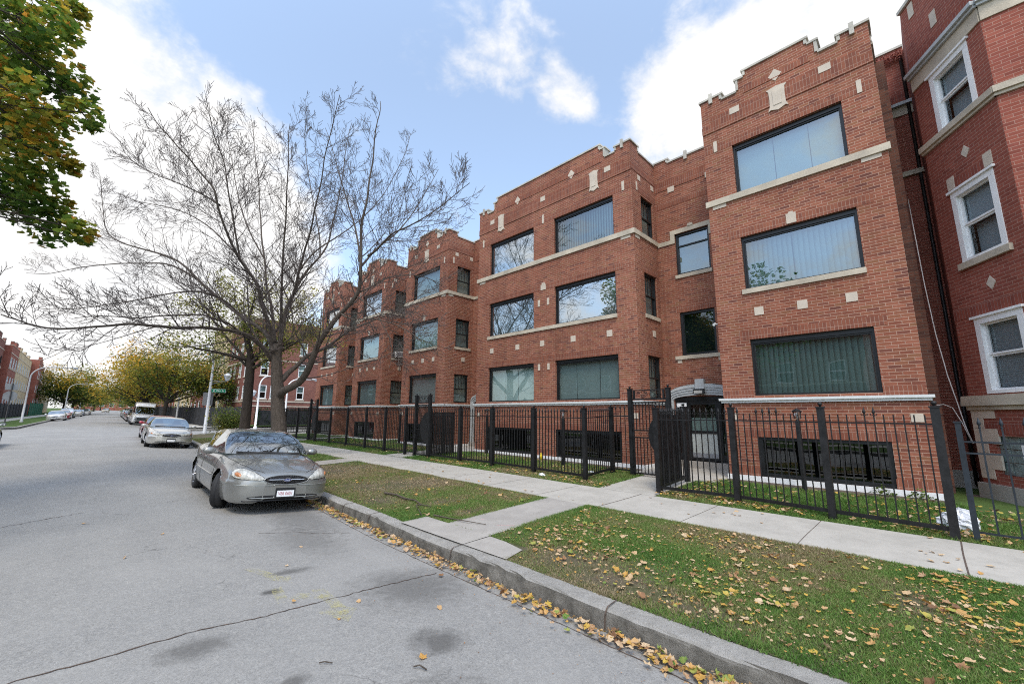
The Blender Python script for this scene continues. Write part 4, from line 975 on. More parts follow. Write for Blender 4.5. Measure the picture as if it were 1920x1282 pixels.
for g, L in ((fs, LB), (ff, 2.9)):
    g.slab(mb, 0, L, 9.54, 9.75, -.02, .006, 1)
    h = (LB - 1.46, LB - .46) if g is fs else (.65, 2.25)
    g.slab(mb, h[0] - .02, h[1] + .02, 6.33, 6.53, -.02, .005, 1); g.slab(mb, 0 if g is fs else 0, L, 3.70, 3.90, -.02, .005, 1); g.slab(mb, 0, L, 1.46, 1.66, -.02, .004, 1)
Lw = 3.0
fb = Fac((13.75, -.57), (0, 1), (-1, 0)); fb.wall(mb, 0, .57, 0, 11.25, [], .1); fb.slab(mb, 0, .56, 9.74, 9.95, -.02, .006, 1)
fj = Fac(P0, (1, 0), (0, 1)); fj.wall(mb, 0, 1.35, 0, 11.15, [], .1)
fo2 = Fac((P2 + D2 * LB), (1, 0), (0, -1)); fo2.wall(mb, 0, 10, 0, 11.15, [], .1)
nw = mb.build('brick_wall', [M['brick_dark'], M['brick_dark_soldier']], nb)
mb = MB()
for g, L in ((fs, LB), (ff, 2.9), (fo, LB)):
    g.slab(mb, -.03, L + .03, 9.42, 9.50, -.02, .13, 0); g.slab(mb, -.02, L + .02, 9.36, 9.418, -.02, .08, 0); g.slab(mb, 0, L, 9.06, 9.356, -.02, .03, 1)
mb.build('cornice', [M['grey_stone'], M['stone']], nb)
mb = MB(); fb.slab(mb, 0, .57, 9.60, 9.68, -.02, .12, 0); fb.slab(mb, 0, .57, 9.35, 9.60, -.02, .03, 1); mb.build('cornice', [M['grey_stone'], M['stone']], nb)
mb = MB()
for g, L in ((fs, LB), (ff, 2.9), (fo, LB)): g.slab(mb, -.03, L + .04, 7.53, 7.655, -.10, .085); g.slab(mb, -.02, L + .03, 7.47, 7.528, -.02, .045)
mb.build('sill_band', M['stone'], nb)
mb = MB(); fb.slab(mb, 0, .57, 7.68, 7.80, -.02, .08); mb.build('sill_band', M['stone'], nb)
mb = MB()
for g, L in ((fs, LB), (ff, 2.9), (fo, LB)):
    g.ngon(mb, [(-.09, 1.98), (L + .09, 1.98), (L + .05, 2.17), (-.05, 2.17)], -.02, .10); g.slab(mb, -.03, L + .03, 1.90, 1.978, -.02, .05)
mb.build('water_table', M['stone'], nb)
mb = MB()
for g, L in ((fs, LB), (ff, 2.9), (fo, LB)): g.slab(mb, -.05, L + .05, -.1, .53, -.02, .07)
mb.build('foundation', M['walk_old'], nb)
mb = MB(); fb.slab(mb, 0, .57, -.1, .62, -.02, .04); mb.build('foundation', M['walk_old'], nb)
mb = MB()
for (a, b, c, d) in ((0, .52, 1.74, 1.898), (0, .25, 1.55, 1.737), (0, .52, 1.27, 1.547), (0, .26, 1.10, 1.267), (0, .50, .80, 1.097), (0, .30, .62, .797)): fs.slab(mb, LB - b, LB - a, c, d, -.02, .014)
mb.build('quoin', M['stone_pale'], nb)
for z in (6.92, 4.23): diamond(fs, nb, LB - .98, z, .10, .13)
for u in (LB - 1.40, LB - .52): stone(fs, nb, u - .09, u + .09, 6.36, 6.62)
stone(fs, nb, LB - .92, LB - .76, 9.98, 10.32); stone(fs, nb, LB - .40, LB - .24, 10.75, 11.1)
def sash(f, root, u0, u1, z0, z1, panes=1, blind='blind_grey', lab=None):
    mb = MB(); w = .115
    f.slab(mb, u0 - .0, u1 + .0, z1 - w, z1, -.13, .015); f.slab(mb, u0, u0 + w, z0 + .06, z1 - w, -.13, .012); f.slab(mb, u1 - w, u1, z0 + .06, z1 - w, -.13, .012); f.slab(mb, u0, u1, z0, z0 + .06, -.13, .015)
    f.slab(mb, u0 - .05, u1 + .05, z1, z1 + .045, -.05, .05); zm = (z0 + z1) / 2
    i0, i1 = u0 + w, u1 - w
    for a, b, o in ((z0 + .06, zm, -.07), (zm, z1 - w, -.045)):
        f.slab(mb, i0, i1, b - .035, b, o - .04, o); f.slab(mb, i0, i1, a, a + .035, o - .04, o); f.slab(mb, i0, i0 + .035, a + .035, b - .035, o - .04, o); f.slab(mb, i1 - .035, i1, a + .035, b - .035, o - .04, o)
    wn = mb.build('window', M['paint_white'], root)
    mb = MB(); f.rect(mb, i0, i1, z0 + .06, z1 - w, -.092); mb.build('pane', M['glass_screen'], wn)
    mb = MB(); n = int((z1 - z0) / .04)
    if blind == 'slat':
        for k in range(n): z = z0 + .04 + k * .04; mb.poly([f.p(i0, z, -.16), f.p(i1, z, -.16), f.p(i1, z + .042, -.14), f.p(i0, z + .042, -.14)])
    else: f.rect(mb, i0, i1, zm, z1 - .08, -.15); f.rect(mb, i0, i1, z0, zm, -.24, 1)
    mb.build('blind', [M['blind_pale'], M['blind_grey']], wn)
for i, (u0, u1, a, b) in enumerate(bayh(BZ)):
    sash(fs, nb, u0, u1, a, b, blind='slat' if i == 0 else 'half')
    if i == 1: stone(fs, nb, u0 - .07, u1 + .07, a - .13, a - .003, 'sill', .06, 'stone')
for a, b in BZ: sash(ff, nb, .65, 2.25, a, b, blind='half')
mb = MB(); u0, u1, a, b = bwz[0]
for i in range(4):
    for j in range(3):
        q0, q1 = u0 + (u1 - u0) * i / 4, u0 + (u1 - u0) * (i + 1) / 4; c, d = a + (b - a) * j / 3, a + (b - a) * (j + 1) / 3
        fs.slab(mb, q0 + .008, q1 - .008, c + .008, d - .008, -.09, -.05); 
fs.slab(mb, u0, u1, a, b, -.12, -.075, 1)
bwn = mb.build('glass_block_window', [M['glass_block'], M['walk']], nb)
mb = MB(); fs.slab(mb, u0 + .02, u0 + .40, a + .30, a + .34, -.05, -.02); fs.slab(mb, u0 + .02, u0 + .40, b - .18, b - .14, -.05, -.02); fs.slab(mb, u0 + .02, u0 + .06, a + .34, b - .18, -.05, -.02); fs.slab(mb, u0 + .36, u0 + .40, a + .34, b - .18, -.05, -.02); mb.build('vent_frame', M['paint_white'], bwn)
mb = MB()
for g, L in ((fs, LB), (ff, 2.9), (fo, LB)): g.slab(mb, -.03, L + .03, 11.15, 11.23, -.3, .05, 0, True)
mb.build('coping', M['coping'], nb)
mb = MB(); fb.slab(mb, 0, .57, 11.25, 11.31, -.3, .04, 0, True); mb.build('coping', M['coping'], nb)
mb = MB(); mb.tube([(13.72, -.50, 11.0), (13.72, -.50, 5), (13.70, -.50, 2.2), (13.62, -.52, 2.0), (13.62, -.52, .35)], .035, 8); mb.build('downpipe', M['downpipe'], nb)
mb = MB(); mb.box(12.6, 24, -4.4, -.6, 9.9, 10.0); mb.box(23.9, 24, -4.4, 0, 0, 10); mb.build('roof', M['roof'], nb)
at_world(nb)
# climbing creeper on the neighbour's parapet, slack cable down the gap
n = 420; a = RNG.uniform(0, 1, n); y = -.02 - .50 * a; z = 11.20 - .32 * (1 - a) * RNG.random(n) - .12 * RNG.random(n) - .28 * a * RNG.random(n); x = 13.72 - .10 * RNG.random(n)
o = leaf_field('creeper', np.stack([x, y, z], 1), RNG.uniform(.03, .055, n), RNG.random(n), M['ivy'], tilt=1.2, tmpl=SMALL); tag(o, 'red creeper hanging over the parapet in the gap between the two buildings', 'creeper')
mb = MB(); mb.tube([(12.5, -.19, 6.6), (12.5, -.20, 5.9), (12.48, -.22, 4.6), (12.46, -.26, 3.5), (12.45, -.33, 2.6), (12.44, -.40, 2.05), (12.43, -.46, 1.55), (12.42, -.52, 1.25)], .011, 5)
mb.tube([(12.46, -.10, 2.0), (12.46, -.20, 2.02), (12.45, -.32, 1.95), (12.44, -.42, 1.65), (12.43, -.50, 1.3)], .008, 5)
tag(mb.build('cable', M['cable']), 'thin grey cable hanging down the dark gap between the two brick buildings', 'cable')

# ------------------------------------------------------------------ buildings beyond the cross street and across the road
def punched(root, f, W, H, rows, cols, wm, mat, base=0.3, trim='paint_white', sills='stone_pale', double=False, wallname='brick_wall', bands=(), cop=.06, blinds=('blind_white', 'blind_grey'), fw=.09):
    holes = [(u0, u1, z0, z1) for (z0, z1) in rows for (u0, u1) in cols]
    mb = MB(); f.wall(mb, 0, W, base - .6, H, holes, .10); mb.build(wallname, M[mat], root)
    for (u0, u1, z0, z1) in holes:
        mb = MB(); f.slab(mb, u0, u1, z1 - fw, z1, -.12, -.02); f.slab(mb, u0, u1, z0, z0 + fw, -.12, -.02); f.slab(mb, u0, u0 + fw, z0 + fw, z1 - fw, -.12, -.02); f.slab(mb, u1 - fw, u1, z0 + fw, z1 - fw, -.12, -.02); zm = (z0 + z1) / 2
        f.slab(mb, u0 + fw, u1 - fw, zm - .04, zm + .04, -.11, -.04)
        if double: um = (u0 + u1) / 2; f.slab(mb, um - .04, um + .04, z0 + fw, z1 - fw, -.11, -.03)
        w = mb.build('window', M[trim], root)
        mb = MB(); f.rect(mb, u0 + .03, u1 - .03, z0 + .03, z1 - .03, -.085); mb.build('pane', M['glass'], w)
        mb = MB(); f.rect(mb, u0, u1, zm if random.random() < .5 else z0, z1, -.2, 0); f.rect(mb, u0, u1, z0, z1, -.5, 1); mb.build('blind', [M[random.choice(blinds)], M['dark']], w)
        mb = MB(); f.slab(mb, u0 - .1, u1 + .1, z0 - .14, z0 - .003, -.1, .06); mb.build('sill', M[sills], w)
    for (z0, z1, o) in bands: mb = MB(); f.slab(mb, -.03, W + .03, z0, z1, -.02, o); mb.build('stone_band', M[sills], root)
    mb = MB(); f.slab(mb, -.04, W + .04, H, H + cop, -.35, .05, 0, True); mb.build('coping', M[sills], root)

# F: maroon corner block behind the tree, street front faces west, long side faces the cross street
fz = slope(51)
F = empty('corner_building', (12, 51, fz)); tag(F, 'maroon brick corner building with white sash windows beyond the cross street, behind the tree trunks', 'building')
south = Fac((0, 0), (1, 0), (0, -1)); west = Fac((0, 0), (0, 1), (-1, 0))
rows = [(1.15 - fz + .2, 2.2 - fz + .2), (3.30 + .0 - fz, 4.75 - fz), (5.80 - fz, 7.35 - fz), (8.3 - fz, 9.8 - fz)]
punched(F, south, 14, 11.6, rows[1:], [(.75, 1.55), (1.9, 2.6), (4.6, 5.4), (7.0, 7.7), (9.5, 10.3), (12, 12.8)], 0, 'brick_far', bands=[(2.95 - fz, 3.1 - fz, .05), (2.45 - fz, 2.56 - fz, .04), (7.45 - fz, 7.6 - fz, .03)])
punched(F, west, 11.5, 11.6, rows, [(.8, 1.9), (2.3, 3.4), (4.6, 5.9), (7.2, 8.4), (9.3, 10.4)], 0, 'brick_far', double=True, wallname='front_wall', bands=[(2.95 - fz, 3.1 - fz, .05), (7.42 - fz, 7.6 - fz, .05), (2.2 - fz, 2.3 - fz, .03)])
for u in (1.35, 2.85, 5.2): mb = MB(); west.slab(mb, u - .12, u + .12, 5.05 - fz, 5.4 - fz, -.02, .04); mb.build('stone_block', M['stone_pale'], F)
mb = MB(); mb.box(.1, 13.9, .1, 11.4, 11.3, 11.4); mb.box(13.9, 14, 0, 11.5, -.5, 11.6); mb.box(0.02, 14, 11.4, 11.5, -.5, 11.6); mb.build('roof', M['roof'], F)
# cream and orange blocks up the right-hand side
def row_house(x, y, L, H, mat, side, label, rows, cols, depth=12, trim='paint_white', merlon=None, double=False, endmat=None, name='apartment_building', group=None):
    z = slope(y) + .2; r = empty(name, (x, y, z)); tag(r, label, 'building', group)
    n = (-1, 0) if side > 0 else (1, 0); f = Fac((0, 0), (0, 1), n)
    punched(r, f, L, H, rows, cols, 0, mat, double=double, trim=trim, bands=[(H - 1.2, H - 1.08, .04), (rows[0][0] - .45, rows[0][0] - .3, .05), (rows[-1][0] - .28, rows[-1][0] - .16, .04)])
    s = 1 if side > 0 else -1; x1 = s * depth
    for (a, b, h) in (merlon or []): mb = MB(); f.slab(mb, a, b, H + .06, H + h, -.3, .0, 0, True); f.slab(mb, a - .03, b + .03, H + h, H + h + .07, -.33, .04, 1, True); mb.build('merlon', [M[mat], M['coping']], r)
    for q in (0.0, L - .02):
        mb = MB(); mb.box(min(0, x1), max(0, x1), q, q + .02, -.6, H, 0); mb.build('end_wall', M[endmat or mat], r)
    mb = MB(); mb.box(min(.1 * s, x1), max(.1 * s, x1), .05, L - .05, H - .3, H - .2); mb.build('roof', M['roof'], r)
    return r
def bays(L, n, w): return [(L * (i + .5) / n - w / 2, L * (i + .5) / n + w / 2) for i in range(n)]
R3 = [(1.6, 3.1), (4.5, 6.0), (7.4, 8.9)]
row_house(11.8, 63.2, 9, 12.4, 'brick_yellow', 1, 'tall cream brick block just past the maroon corner building, half hidden by the green tree', R3, [(.8, 1.9), (3.0, 4.1), (5.2, 6.3)], endmat='brick_yellow')
row_house(13.5, 73, 14, 7.6, 'brick_orange', 1, 'low orange brick building with tall narrow windows beyond the wooden fence on the right', [(1.6, 3.2), (4.3, 6.3)], [(.8, 1.7), (2.4, 3.3), (4.2, 5.1), (6.2, 7.1), (8, 8.9)], merlon=[(2, 4, .5)])
for i, (y, L, m, H) in enumerate(((88.5, 20, 'brick_far', 9.2), (110, 26, 'brick_yellow', 9.6), (138, 30, 'brick_orange', 9.4), (170, 40, 'brick_far', 9.6))):
    row_house(12.4 + drift(y), y, L, H, m, 1, ['maroon block behind the golden trees on the right of the street', 'cream block far along the right side, behind the golden trees', 'orange brick block far along the right side of the street', 'last maroon block along the right side of the street'][i], R3, bays(L, 5, 1.6))
row_house(-12.6 + drift(60), 56.5, 26, 10.6, 'brick_far', -1, 'maroon block at the left street corner, out of frame, added for the window reflections', R3, [(2, 3.5), (6, 7.5), (10, 11.5), (14, 15.5), (18, 19.5), (22, 23.5)])  # unseen block, added so the farther front windows mirror brick instead of cloud
# left-hand row
def lx(y, x0=-12.3): return x0 + drift(y)
mer = lambda L: [(0, .9, .55), (L * .35, L * .65, .75), (L - .9, L, .55)]
LH = 10.4
row_house(lx(90), 84, 13, LH + .6, 'brick_far', -1, 'dark red brick block with stone parapet nearest on the left side of the street', R3, bays(13, 5, 1.5), trim='bronze', merlon=mer(13), group=None)
row_house(lx(98) + .5, 97.2, 9.5, LH + .2, 'brick_orange', -1, 'orange red block with white stacked bay windows on the left side of the street', R3, bays(9.5, 3, 1.8), merlon=mer(9.5), double=True)
row_house(lx(108) + .2, 107, 22, LH + .2, 'brick_yellow', -1, 'cream brick block with white windows in the middle of the left row', R3, bays(22, 6, 1.7), merlon=[(1, 3, .6), (8, 10, .6), (15, 17, .6)], double=True)
row_house(lx(130) + .6, 129.3, 7, LH + .6, 'brick_orange', -1, 'narrow orange brick block with a framed stone panel beside the cream block on the left', R3, bays(7, 2, 1.6), merlon=mer(7))
row_house(lx(138), 136.6, 15, LH, 'brick_far', -1, 'maroon brick block between the cream block and the yellow tree on the left', R3, bays(15, 4, 1.6), merlon=mer(15))
row_house(lx(155), 152, 26, LH - .6, 'brick_yellow', -1, 'pale block farthest along the left row, partly behind the yellow tree', R3, bays(26, 6, 1.7), merlon=mer(26))
# terrace opposite, outside the picture but mirrored in the front windows
op = row_house(-16.5, 3, 30, 9.2, 'brick_far', -1, 'maroon brick row across the road, mirrored with white windows in the dark picture windows', [(1.5, 3.1), (4.3, 5.9)], bays(30, 9, 1.1), merlon=mer(30))
# closing block at the far end of the street
row = empty('far_building', (9, 330, slope(330))); tag(row, 'hazy pink brick building closing the far end of the street', 'building')
punched(row, Fac((-14, 0), (1, 0), (0, -1)), 30, 9, [(2, 4), (5.5, 7.5)], [(2 + 4 * i, 4 + 4 * i) for i in range(7)], 0, 'brick_orange', base=.3)
# ------------------------------------------------------------------ iron fences and gates
def post_mesh(mb, x, y, z0, z1, s=.042, ball=True):
    mb.box(x - s, x + s, y - s, y + s, z0, z1)
    mb.box(x - s - .012, x + s + .012, y - s - .012, y + s + .012, z1, z1 + .022)
    if ball:
        mb.lathe([(.0, z1 + .022), (.018, z1 + .024), (.015, z1 + .038), (.030, z1 + .052), (.034, z1 + .068), (.028, z1 + .086), (.0, z1 + .096)], (x, y, 0), 10)
def spear(mb, x, y, z, scroll=True, d=(0, 1)):
    mb.lathe([(.010, z), (.017, z + .012), (.010, z + .024), (.012, z + .04), (.024, z + .062), (.019, z + .085), (.008, z + .125), (.0, z + .15)], (x, y, 0), 6)
    if scroll:
        for s in (-1, 1):
            p = [(x + d[0] * s * .012, y + d[1] * s * .012, z + .02), (x + d[0] * s * .030, y + d[1] * s * .030, z + .012), (x + d[0] * s * .040, y + d[1] * s * .040, z + .03), (x + d[0] * s * .034, y + d[1] * s * .034, z + .045)]
            mb.tube(p, .0055, 4)
def panel(root, a, b, z0, tall, fin, mat='iron', gap=.112, bar=.0085, name='picket_panel', low_rail=.028, second=None, head=0.13, scroll=True):
    """bars and two rails between two posts; fin(k) -> finial on bar k?"""
    a = np.array(a, float); b = np.array(b, float); L = np.linalg.norm(b - a); d = (b - a) / L; n = int(round(L / gap)); mb = MB()
    za, zb = z0
    q = np.array([-d[1], d[0]])
    def rail(h, r):
        o = [(-r * .6, -r), (r * .6, -r), (r * .6, r), (-r * .6, r)]
        A = [(a[0] + q[0] * s, a[1] + q[1] * s, za + h + t) for s, t in o]; B = [(b[0] + q[0] * s, b[1] + q[1] * s, zb + h + t) for s, t in o]
        for i in range(4): mb.poly([A[i], A[(i + 1) % 4], B[(i + 1) % 4], B[i]])
    rail(.11, low_rail); rail(tall, .011)
    if second: rail(second, .011)
    for k in range(1, n):
        t = k / n; x, y = a + d * L * t; z = za + (zb - za) * t; h = tall + head
        mb.box(x - bar, x + bar, y - bar, y + bar, z + .10, z + h - .001)
        if fin(k, n): spear(mb, x, y, z + h - .03, scroll, d)
    return mb.build(name, M[mat], root)
def fence(pts, label, fins, tall=1.50, post=1.76, mat='iron', group='black iron fences along the front yards', dip=0.02, **kw):
    x0, y0 = pts[0]; r = empty('iron_fence', (x0, y0, block_z(x0, y0)), 0, label, 'fence', group)
    zb = [block_z(x, y) - dip for x, y in pts]
    for i, (x, y) in enumerate(pts):
        mb = MB(); post_mesh(mb, x, y, zb[i] - .1, zb[i] + post, .05 if mat == 'iron' else .03, mat == 'iron'); mb.build('post', M[mat], r)
    for i in range(len(pts) - 1): panel(r, pts[i], pts[i + 1], (zb[i] + .03, zb[i + 1] + .03), tall, fins(i), mat, **kw)
    at_world(r); return r
allf = lambda k, n: True
GX = 10.25
def right_f(i):
    if i == 0: return lambda k, n: k in (n - 6, n - 5)          # between the last post and its neighbour: two spears left
    if i == 1: return lambda k, n: k in (n - 1, n - 4, n - 5, n - 6, n - 7)
    return allf
fence([(8.43, -.04), (8.58, 1.30), (8.76, 2.74), (8.66, 4.22), (GX, 4.28)], 'black iron fence in front of the nearest brick pavilion, most of its spear heads missing', right_f)
fence([(GX, 6.30), (8.83, 6.20), (8.93, 7.98), (8.97, 9.74), (8.90, 11.25), (8.90, 13.0)], 'black spear topped iron fence before the wide brick pavilion between the first two gates', lambda i: allf, scroll=False)
fence([(8.88, 14.62), (8.86, 16.2), (8.85, 17.9), (8.85, 19.8), (8.86, 21.8), (8.88, 23.70)], 'black iron fence between the second and third gates, seen past the parked car', lambda i: allf, scroll=False, gap=.125)
fence([(8.88, 24.75), (8.88, 26.6), (8.88, 28.7), (8.88, 30.8), (11.0, 30.9)], 'far end of the black iron fence turning the corner behind the tree trunk', lambda i: allf, scroll=False, gap=.15)
nbf = fence([(8.47, -.24), (8.40, -2.6), (8.4, -4.8)], 'lower blue black iron fence of the neighbour at the right edge', lambda i: allf, tall=1.12, post=1.55, mat='iron_blue', gap=.20, bar=.009, low_rail=.012, second=1.27, head=.36, group=None, scroll=False)

def gate(yc, gx, flip, label, half=.53, arch=True):
    """walk gate with two tall posts, scroll arch, barred leaf and lock shield; flip=-1 puts the lock towards -y"""
    z = block_z(gx, yc); r = empty('iron_gate', (gx, yc, z), 0, label, 'gate', 'tall iron gates in the fence')
    ends = {}
    for s in (-1, 1):
        mb = MB(); post_mesh(mb, 0, s * half, -.1, 2.22, .05); mb.build('tall_post', M['iron'], r)
    mb = MB(); mb.box(-.014, .014, -half + .05, half - .05, 1.94, 1.98); mb.box(-.012, .012, -half + .05, half - .05, 2.18, 2.205)
    for s in (-1, 1): mb.box(-.02, .02, s * (half - .12) - .025, s * (half - .12) + .025, 1.981, 2.179)
    def spiral(cy, cz, r0, turns, d, n=26):
        return [(0, cy + d * r0 * (1 - .75 * t) * math.cos(turns * 2 * math.pi * t), cz + r0 * (1 - .75 * t) * math.sin(turns * 2 * math.pi * t)) for t in np.linspace(0, 1, n)]
    for s in (-1, 1):
        for (cy, cz, r0) in ((s * .08, 2.12, .05), (s * .18, 2.04, .05), (s * .28, 2.12, .045)): mb.tube(spiral(cy, cz, r0, 1.4, s), .007, 4, cap=False)
        mb.tube([(0, s * .02, 2.08), (0, s * .15, 2.17), (0, s * .36, 2.08), (0, s * .15, 1.99), (0, s * .02, 2.08)], .007, 4)
    mb.build('scroll_arch', M['iron'], r)
    mb = MB(); h = half - .065
    for s in (-1, 1): mb.box(-.02, .02, s * h - .022, s * h + .022, .06, 1.90)
    for zz in (.06, 1.86, .96, 1.14): mb.box(-.018, .018, -h + .022, h - .022, zz, zz + .032)
    n = 10
    for k in range(1, n): y = -h + 2 * h * k / n; mb.box(-.009, .009, y - .009, y + .009, .092, .96); mb.box(-.009, .009, y - .009, y + .009, 1.172, 1.86)
    for k in range(5): mb.tube(spiral(-h + .14 + k * .2, 1.068, .048, 1.5, 1 if k % 2 else -1), .006, 4, cap=False)
    leaf = mb.build('gate_leaf', M['iron'], r)
    mb = MB(); n = 22; P = [(0.022, flip * (h - .01), 1.06 + .56 * math.sin(t)) if False else (-.024, flip * (h - .005 - .50 * math.cos(t)), 1.05 + .56 * math.sin(t)) for t in np.linspace(-math.pi / 2, math.pi / 2, n)]
    mb.poly(P); mb.poly([(p[0] + .008, p[1], p[2]) for p in P]); mb.build('lock_shield', M['iron'], leaf)
    mb = MB(); mb.box(-.05, .05, flip * (h - .09), flip * (h - .01), .96, 1.13); mb.lathe([(0, 0), (.028, .0), (.03, .02), (0, .035)], (-.055, flip * (h - .05), 1.05), 10, axis='x'); mb.build('lock', M['steel'] if False else M['iron'], leaf)
    return r
gate(5.17, GX, -1, 'tall iron gate with scrollwork arch and round lock shield before the door numbered 809')
gate(13.50, 8.89, -1, 'tall iron gate before the recessed doorway between the second and third brick pavilions', .45)
gate(24.22, 8.88, -1, 'farthest tall iron gate, just right of the big trunk', .46)
# short infill bars and expanded-metal shields beside the two near gates
def infill(y0, y1, label, x=GX):
    r = empty('fence_infill', (x, y0, block_z(x, y0)), 0, label, 'fence', None); z = block_z(x, y0)
    mb = MB(); n = max(2, int(abs(y1 - y0) / .13))
    for k in range(1, n): y = (y1 - y0) * k / n; mb.box(-.008, .008, y - .008, y + .008, .1, 1.68); spear(mb, 0, y, 1.66, False)
    for h in (.1, 1.5): mb.box(-.012, .012, min(0, y1 - y0), max(0, y1 - y0), h, h + .03)
    mb.build('bars', M['iron'], r)
infill(6.28, 5.74, 'short run of iron bars left of the first gate'); infill(14.58, 13.98, 'short run of iron bars left of the second gate', 8.89); infill(4.58, 4.30, 'narrow iron bars between the first gate and its slotted shield')
def shield_panel(x0, x1, y, label):
    z = block_z(x0, y); r = empty('mesh_shield', (x0, y, z), 0, label, 'mesh panel'); L = x1 - x0; mb = MB(); n = 15
    for k in range(n): x = L * k / (n - 1); mb.box(x - .035 if k else x, x + .026 if k < n - 1 else x, -.006, .006, .12, 1.62)
    for h in (.12, .85, 1.58): mb.box(0, L, -.011, .011, h, h + .03)
    mb.build('slotted_sheet', M['iron'], r)
shield_panel(8.75, 9.95, 4.31, 'dark slotted metal shield on the fence return beside the first gate')
shield_panel(8.98, 10.0, 12.98, 'dark slotted metal shield on the fence return beside the second gate')

# yard lamps ---------------------------------------------------------------
def yard_lamp(x, y, label):
    z = block_z(x, y); r = empty('yard_lamp', (x, y, z), 0, label, 'yard lamp', 'small black lamp posts in the front yards')
    mb = MB(); mb.box(-.04, .04, -.04, .04, -.05, 1.40); mb.lathe([(.05, 1.40), (.035, 1.44), (.03, 1.46)], (0, 0, 0), 8); mb.build('pole', M['iron'], r)
    mb = MB(); mb.lathe([(.035, 1.46), (.06, 1.48), (.075, 1.62)], (0, 0, 0), 6, smooth=False); mb.build('lantern', M['lens'], r)
    mb = MB(); mb.lathe([(.0, 1.47), (.014, 1.47), (.018, 1.53), (.0, 1.56)], (0, 0, 0), 8); mb.build('bulb', M['sign_white'], r)
    mb = MB(); mb.lathe([(.095, 1.62), (.10, 1.635), (.05, 1.67), (.02, 1.69), (0, 1.70)], (0, 0, 0), 6, smooth=False)
    for k in range(6): a = k * math.pi / 3; mb.tube([(.06 * math.cos(a), .06 * math.sin(a), 1.47), (.075 * math.cos(a), .075 * math.sin(a), 1.62)], .006, 4)
    mb.build('cap', M['iron'], r)
yard_lamp(10.70, 2.04, 'black lantern post in front of the nearest basement window')
yard_lamp(10.42, 8.10, 'black lantern post between the two basement windows of the wide pavilion')
yard_lamp(10.95, 12.2, 'black lantern post at the left basement window of the wide pavilion')
yard_lamp(11.0, 18.7, 'farthest black lantern post, at the foot of the third pavilion')

# small litter in the yards
x, y = 8.98, .02; z = block_z(x, y)
def crumpled(name, c, rx, ry, rz, mat, label, cat, seed=1, n=18):
    P = []; r = random.Random(seed)
    for i in range(n + 1):
        a = math.pi * i / n; row = []
        for j in range(n * 2 + 1):
            b = 2 * math.pi * (j % (n * 2)) / (n * 2); q = random.Random(seed * 1000 + i * 100 + (j % (n * 2))).uniform(.82, 1.12) * (1 + .18 * math.sin(3 * b + 2 * a))
            row.append((c[0] + rx * math.sin(a) * math.cos(b) * q, c[1] + ry * math.sin(a) * math.sin(b) * q, c[2] + max(-.02, rz * .5 + rz * math.cos(a) * q)))
        P.append(row)
    mb = MB(); mb.grid(P, smooth=False); return tag(mb.build(name, M[mat]), label, cat)
crumpled('plastic_bag', (9.12, -.12, z), .15, .20, .17, 'white_cloth', 'crumpled white plastic bag on the grass behind the corner fence post', 'plastic bag', 4)
crumpled('paper_scrap', (9.9, 6.75, block_z(9.9, 6.75)), .07, .10, .03, 'white_cloth', 'white paper scrap on the grass by the fence return left of the first gate', 'litter', 7, 10)
crumpled('paper_scrap', (9.35, 8.35, block_z(9.35, 8.3)), .05, .14, .025, 'white_cloth', 'flattened white wrapper on the yard grass right of the middle fence post', 'litter', 9, 10)
crumpled('crushed_cup', (8.66, 7.45, block_z(8.66, 7.45)), .06, .09, .05, 'white_cloth', 'crushed pale cup among the leaves at the pavement edge under the fence', 'litter', 12, 10)
mb = MB(); zz = block_z(10.95, 9.55); mb.lathe([(0, 0), (.035, 0), (.038, .16), (.02, .20), (.014, .24), (0, .245)], (10.9, 9.42, zz), 10); tag(mb.build('bottle', M['yellow_thing']), 'small yellow bottle standing at the wall between the basement windows', 'bottle')
for i, (px, pyy) in enumerate(((11.1, .85), (11.12, .30))):
    n = 70; a = RNG.uniform(0, 6.28, n); rr = RNG.random(n) * .18; pos = np.stack([px + rr * np.cos(a) * .7, pyy + rr * np.sin(a) * 1.3, block_z(px, pyy) + .03 + .2 * RNG.random(n) * (1 - rr / .2)], 1)
    o = leaf_field('weed', pos, RNG.uniform(.05, .09, n), RNG.random(n) * .5, M['bushleaf'], tilt=.9, tmpl=SMALL); tag(o, ['leafy green weed at the wall under the nearest basement window', 'low green weed at the right corner of the nearest pavilion'][i], 'weed', None)
# ------------------------------------------------------------------ vehicles
def smooth_interp(xs, xk, yk, it=2):
    xk, yk = np.array(xk, float), np.array(yk, float)
    o = np.argsort(xk); xk, yk = xk[o], yk[o]
    # monotone-ish cubic (finite difference tangents, limited)
    d = np.diff(yk) / np.diff(xk); m = np.zeros_like(yk); m[0], m[-1] = d[0], d[-1]
    for i in range(1, len(yk) - 1): m[i] = 0 if d[i - 1] * d[i] <= 0 else 2 * d[i - 1] * d[i] / (d[i - 1] + d[i])
    xs = np.clip(xs, xk[0], xk[-1]); i = np.clip(np.searchsorted(xk, xs) - 1, 0, len(xk) - 2); h = xk[i + 1] - xk[i]; t = (xs - xk[i]) / h
    return (2 * t**3 - 3 * t**2 + 1) * yk[i] + (t**3 - 2 * t**2 + t) * h * m[i] + (-2 * t**3 + 3 * t**2) * yk[i + 1] + (t**3 - t**2) * h * m[i + 1]

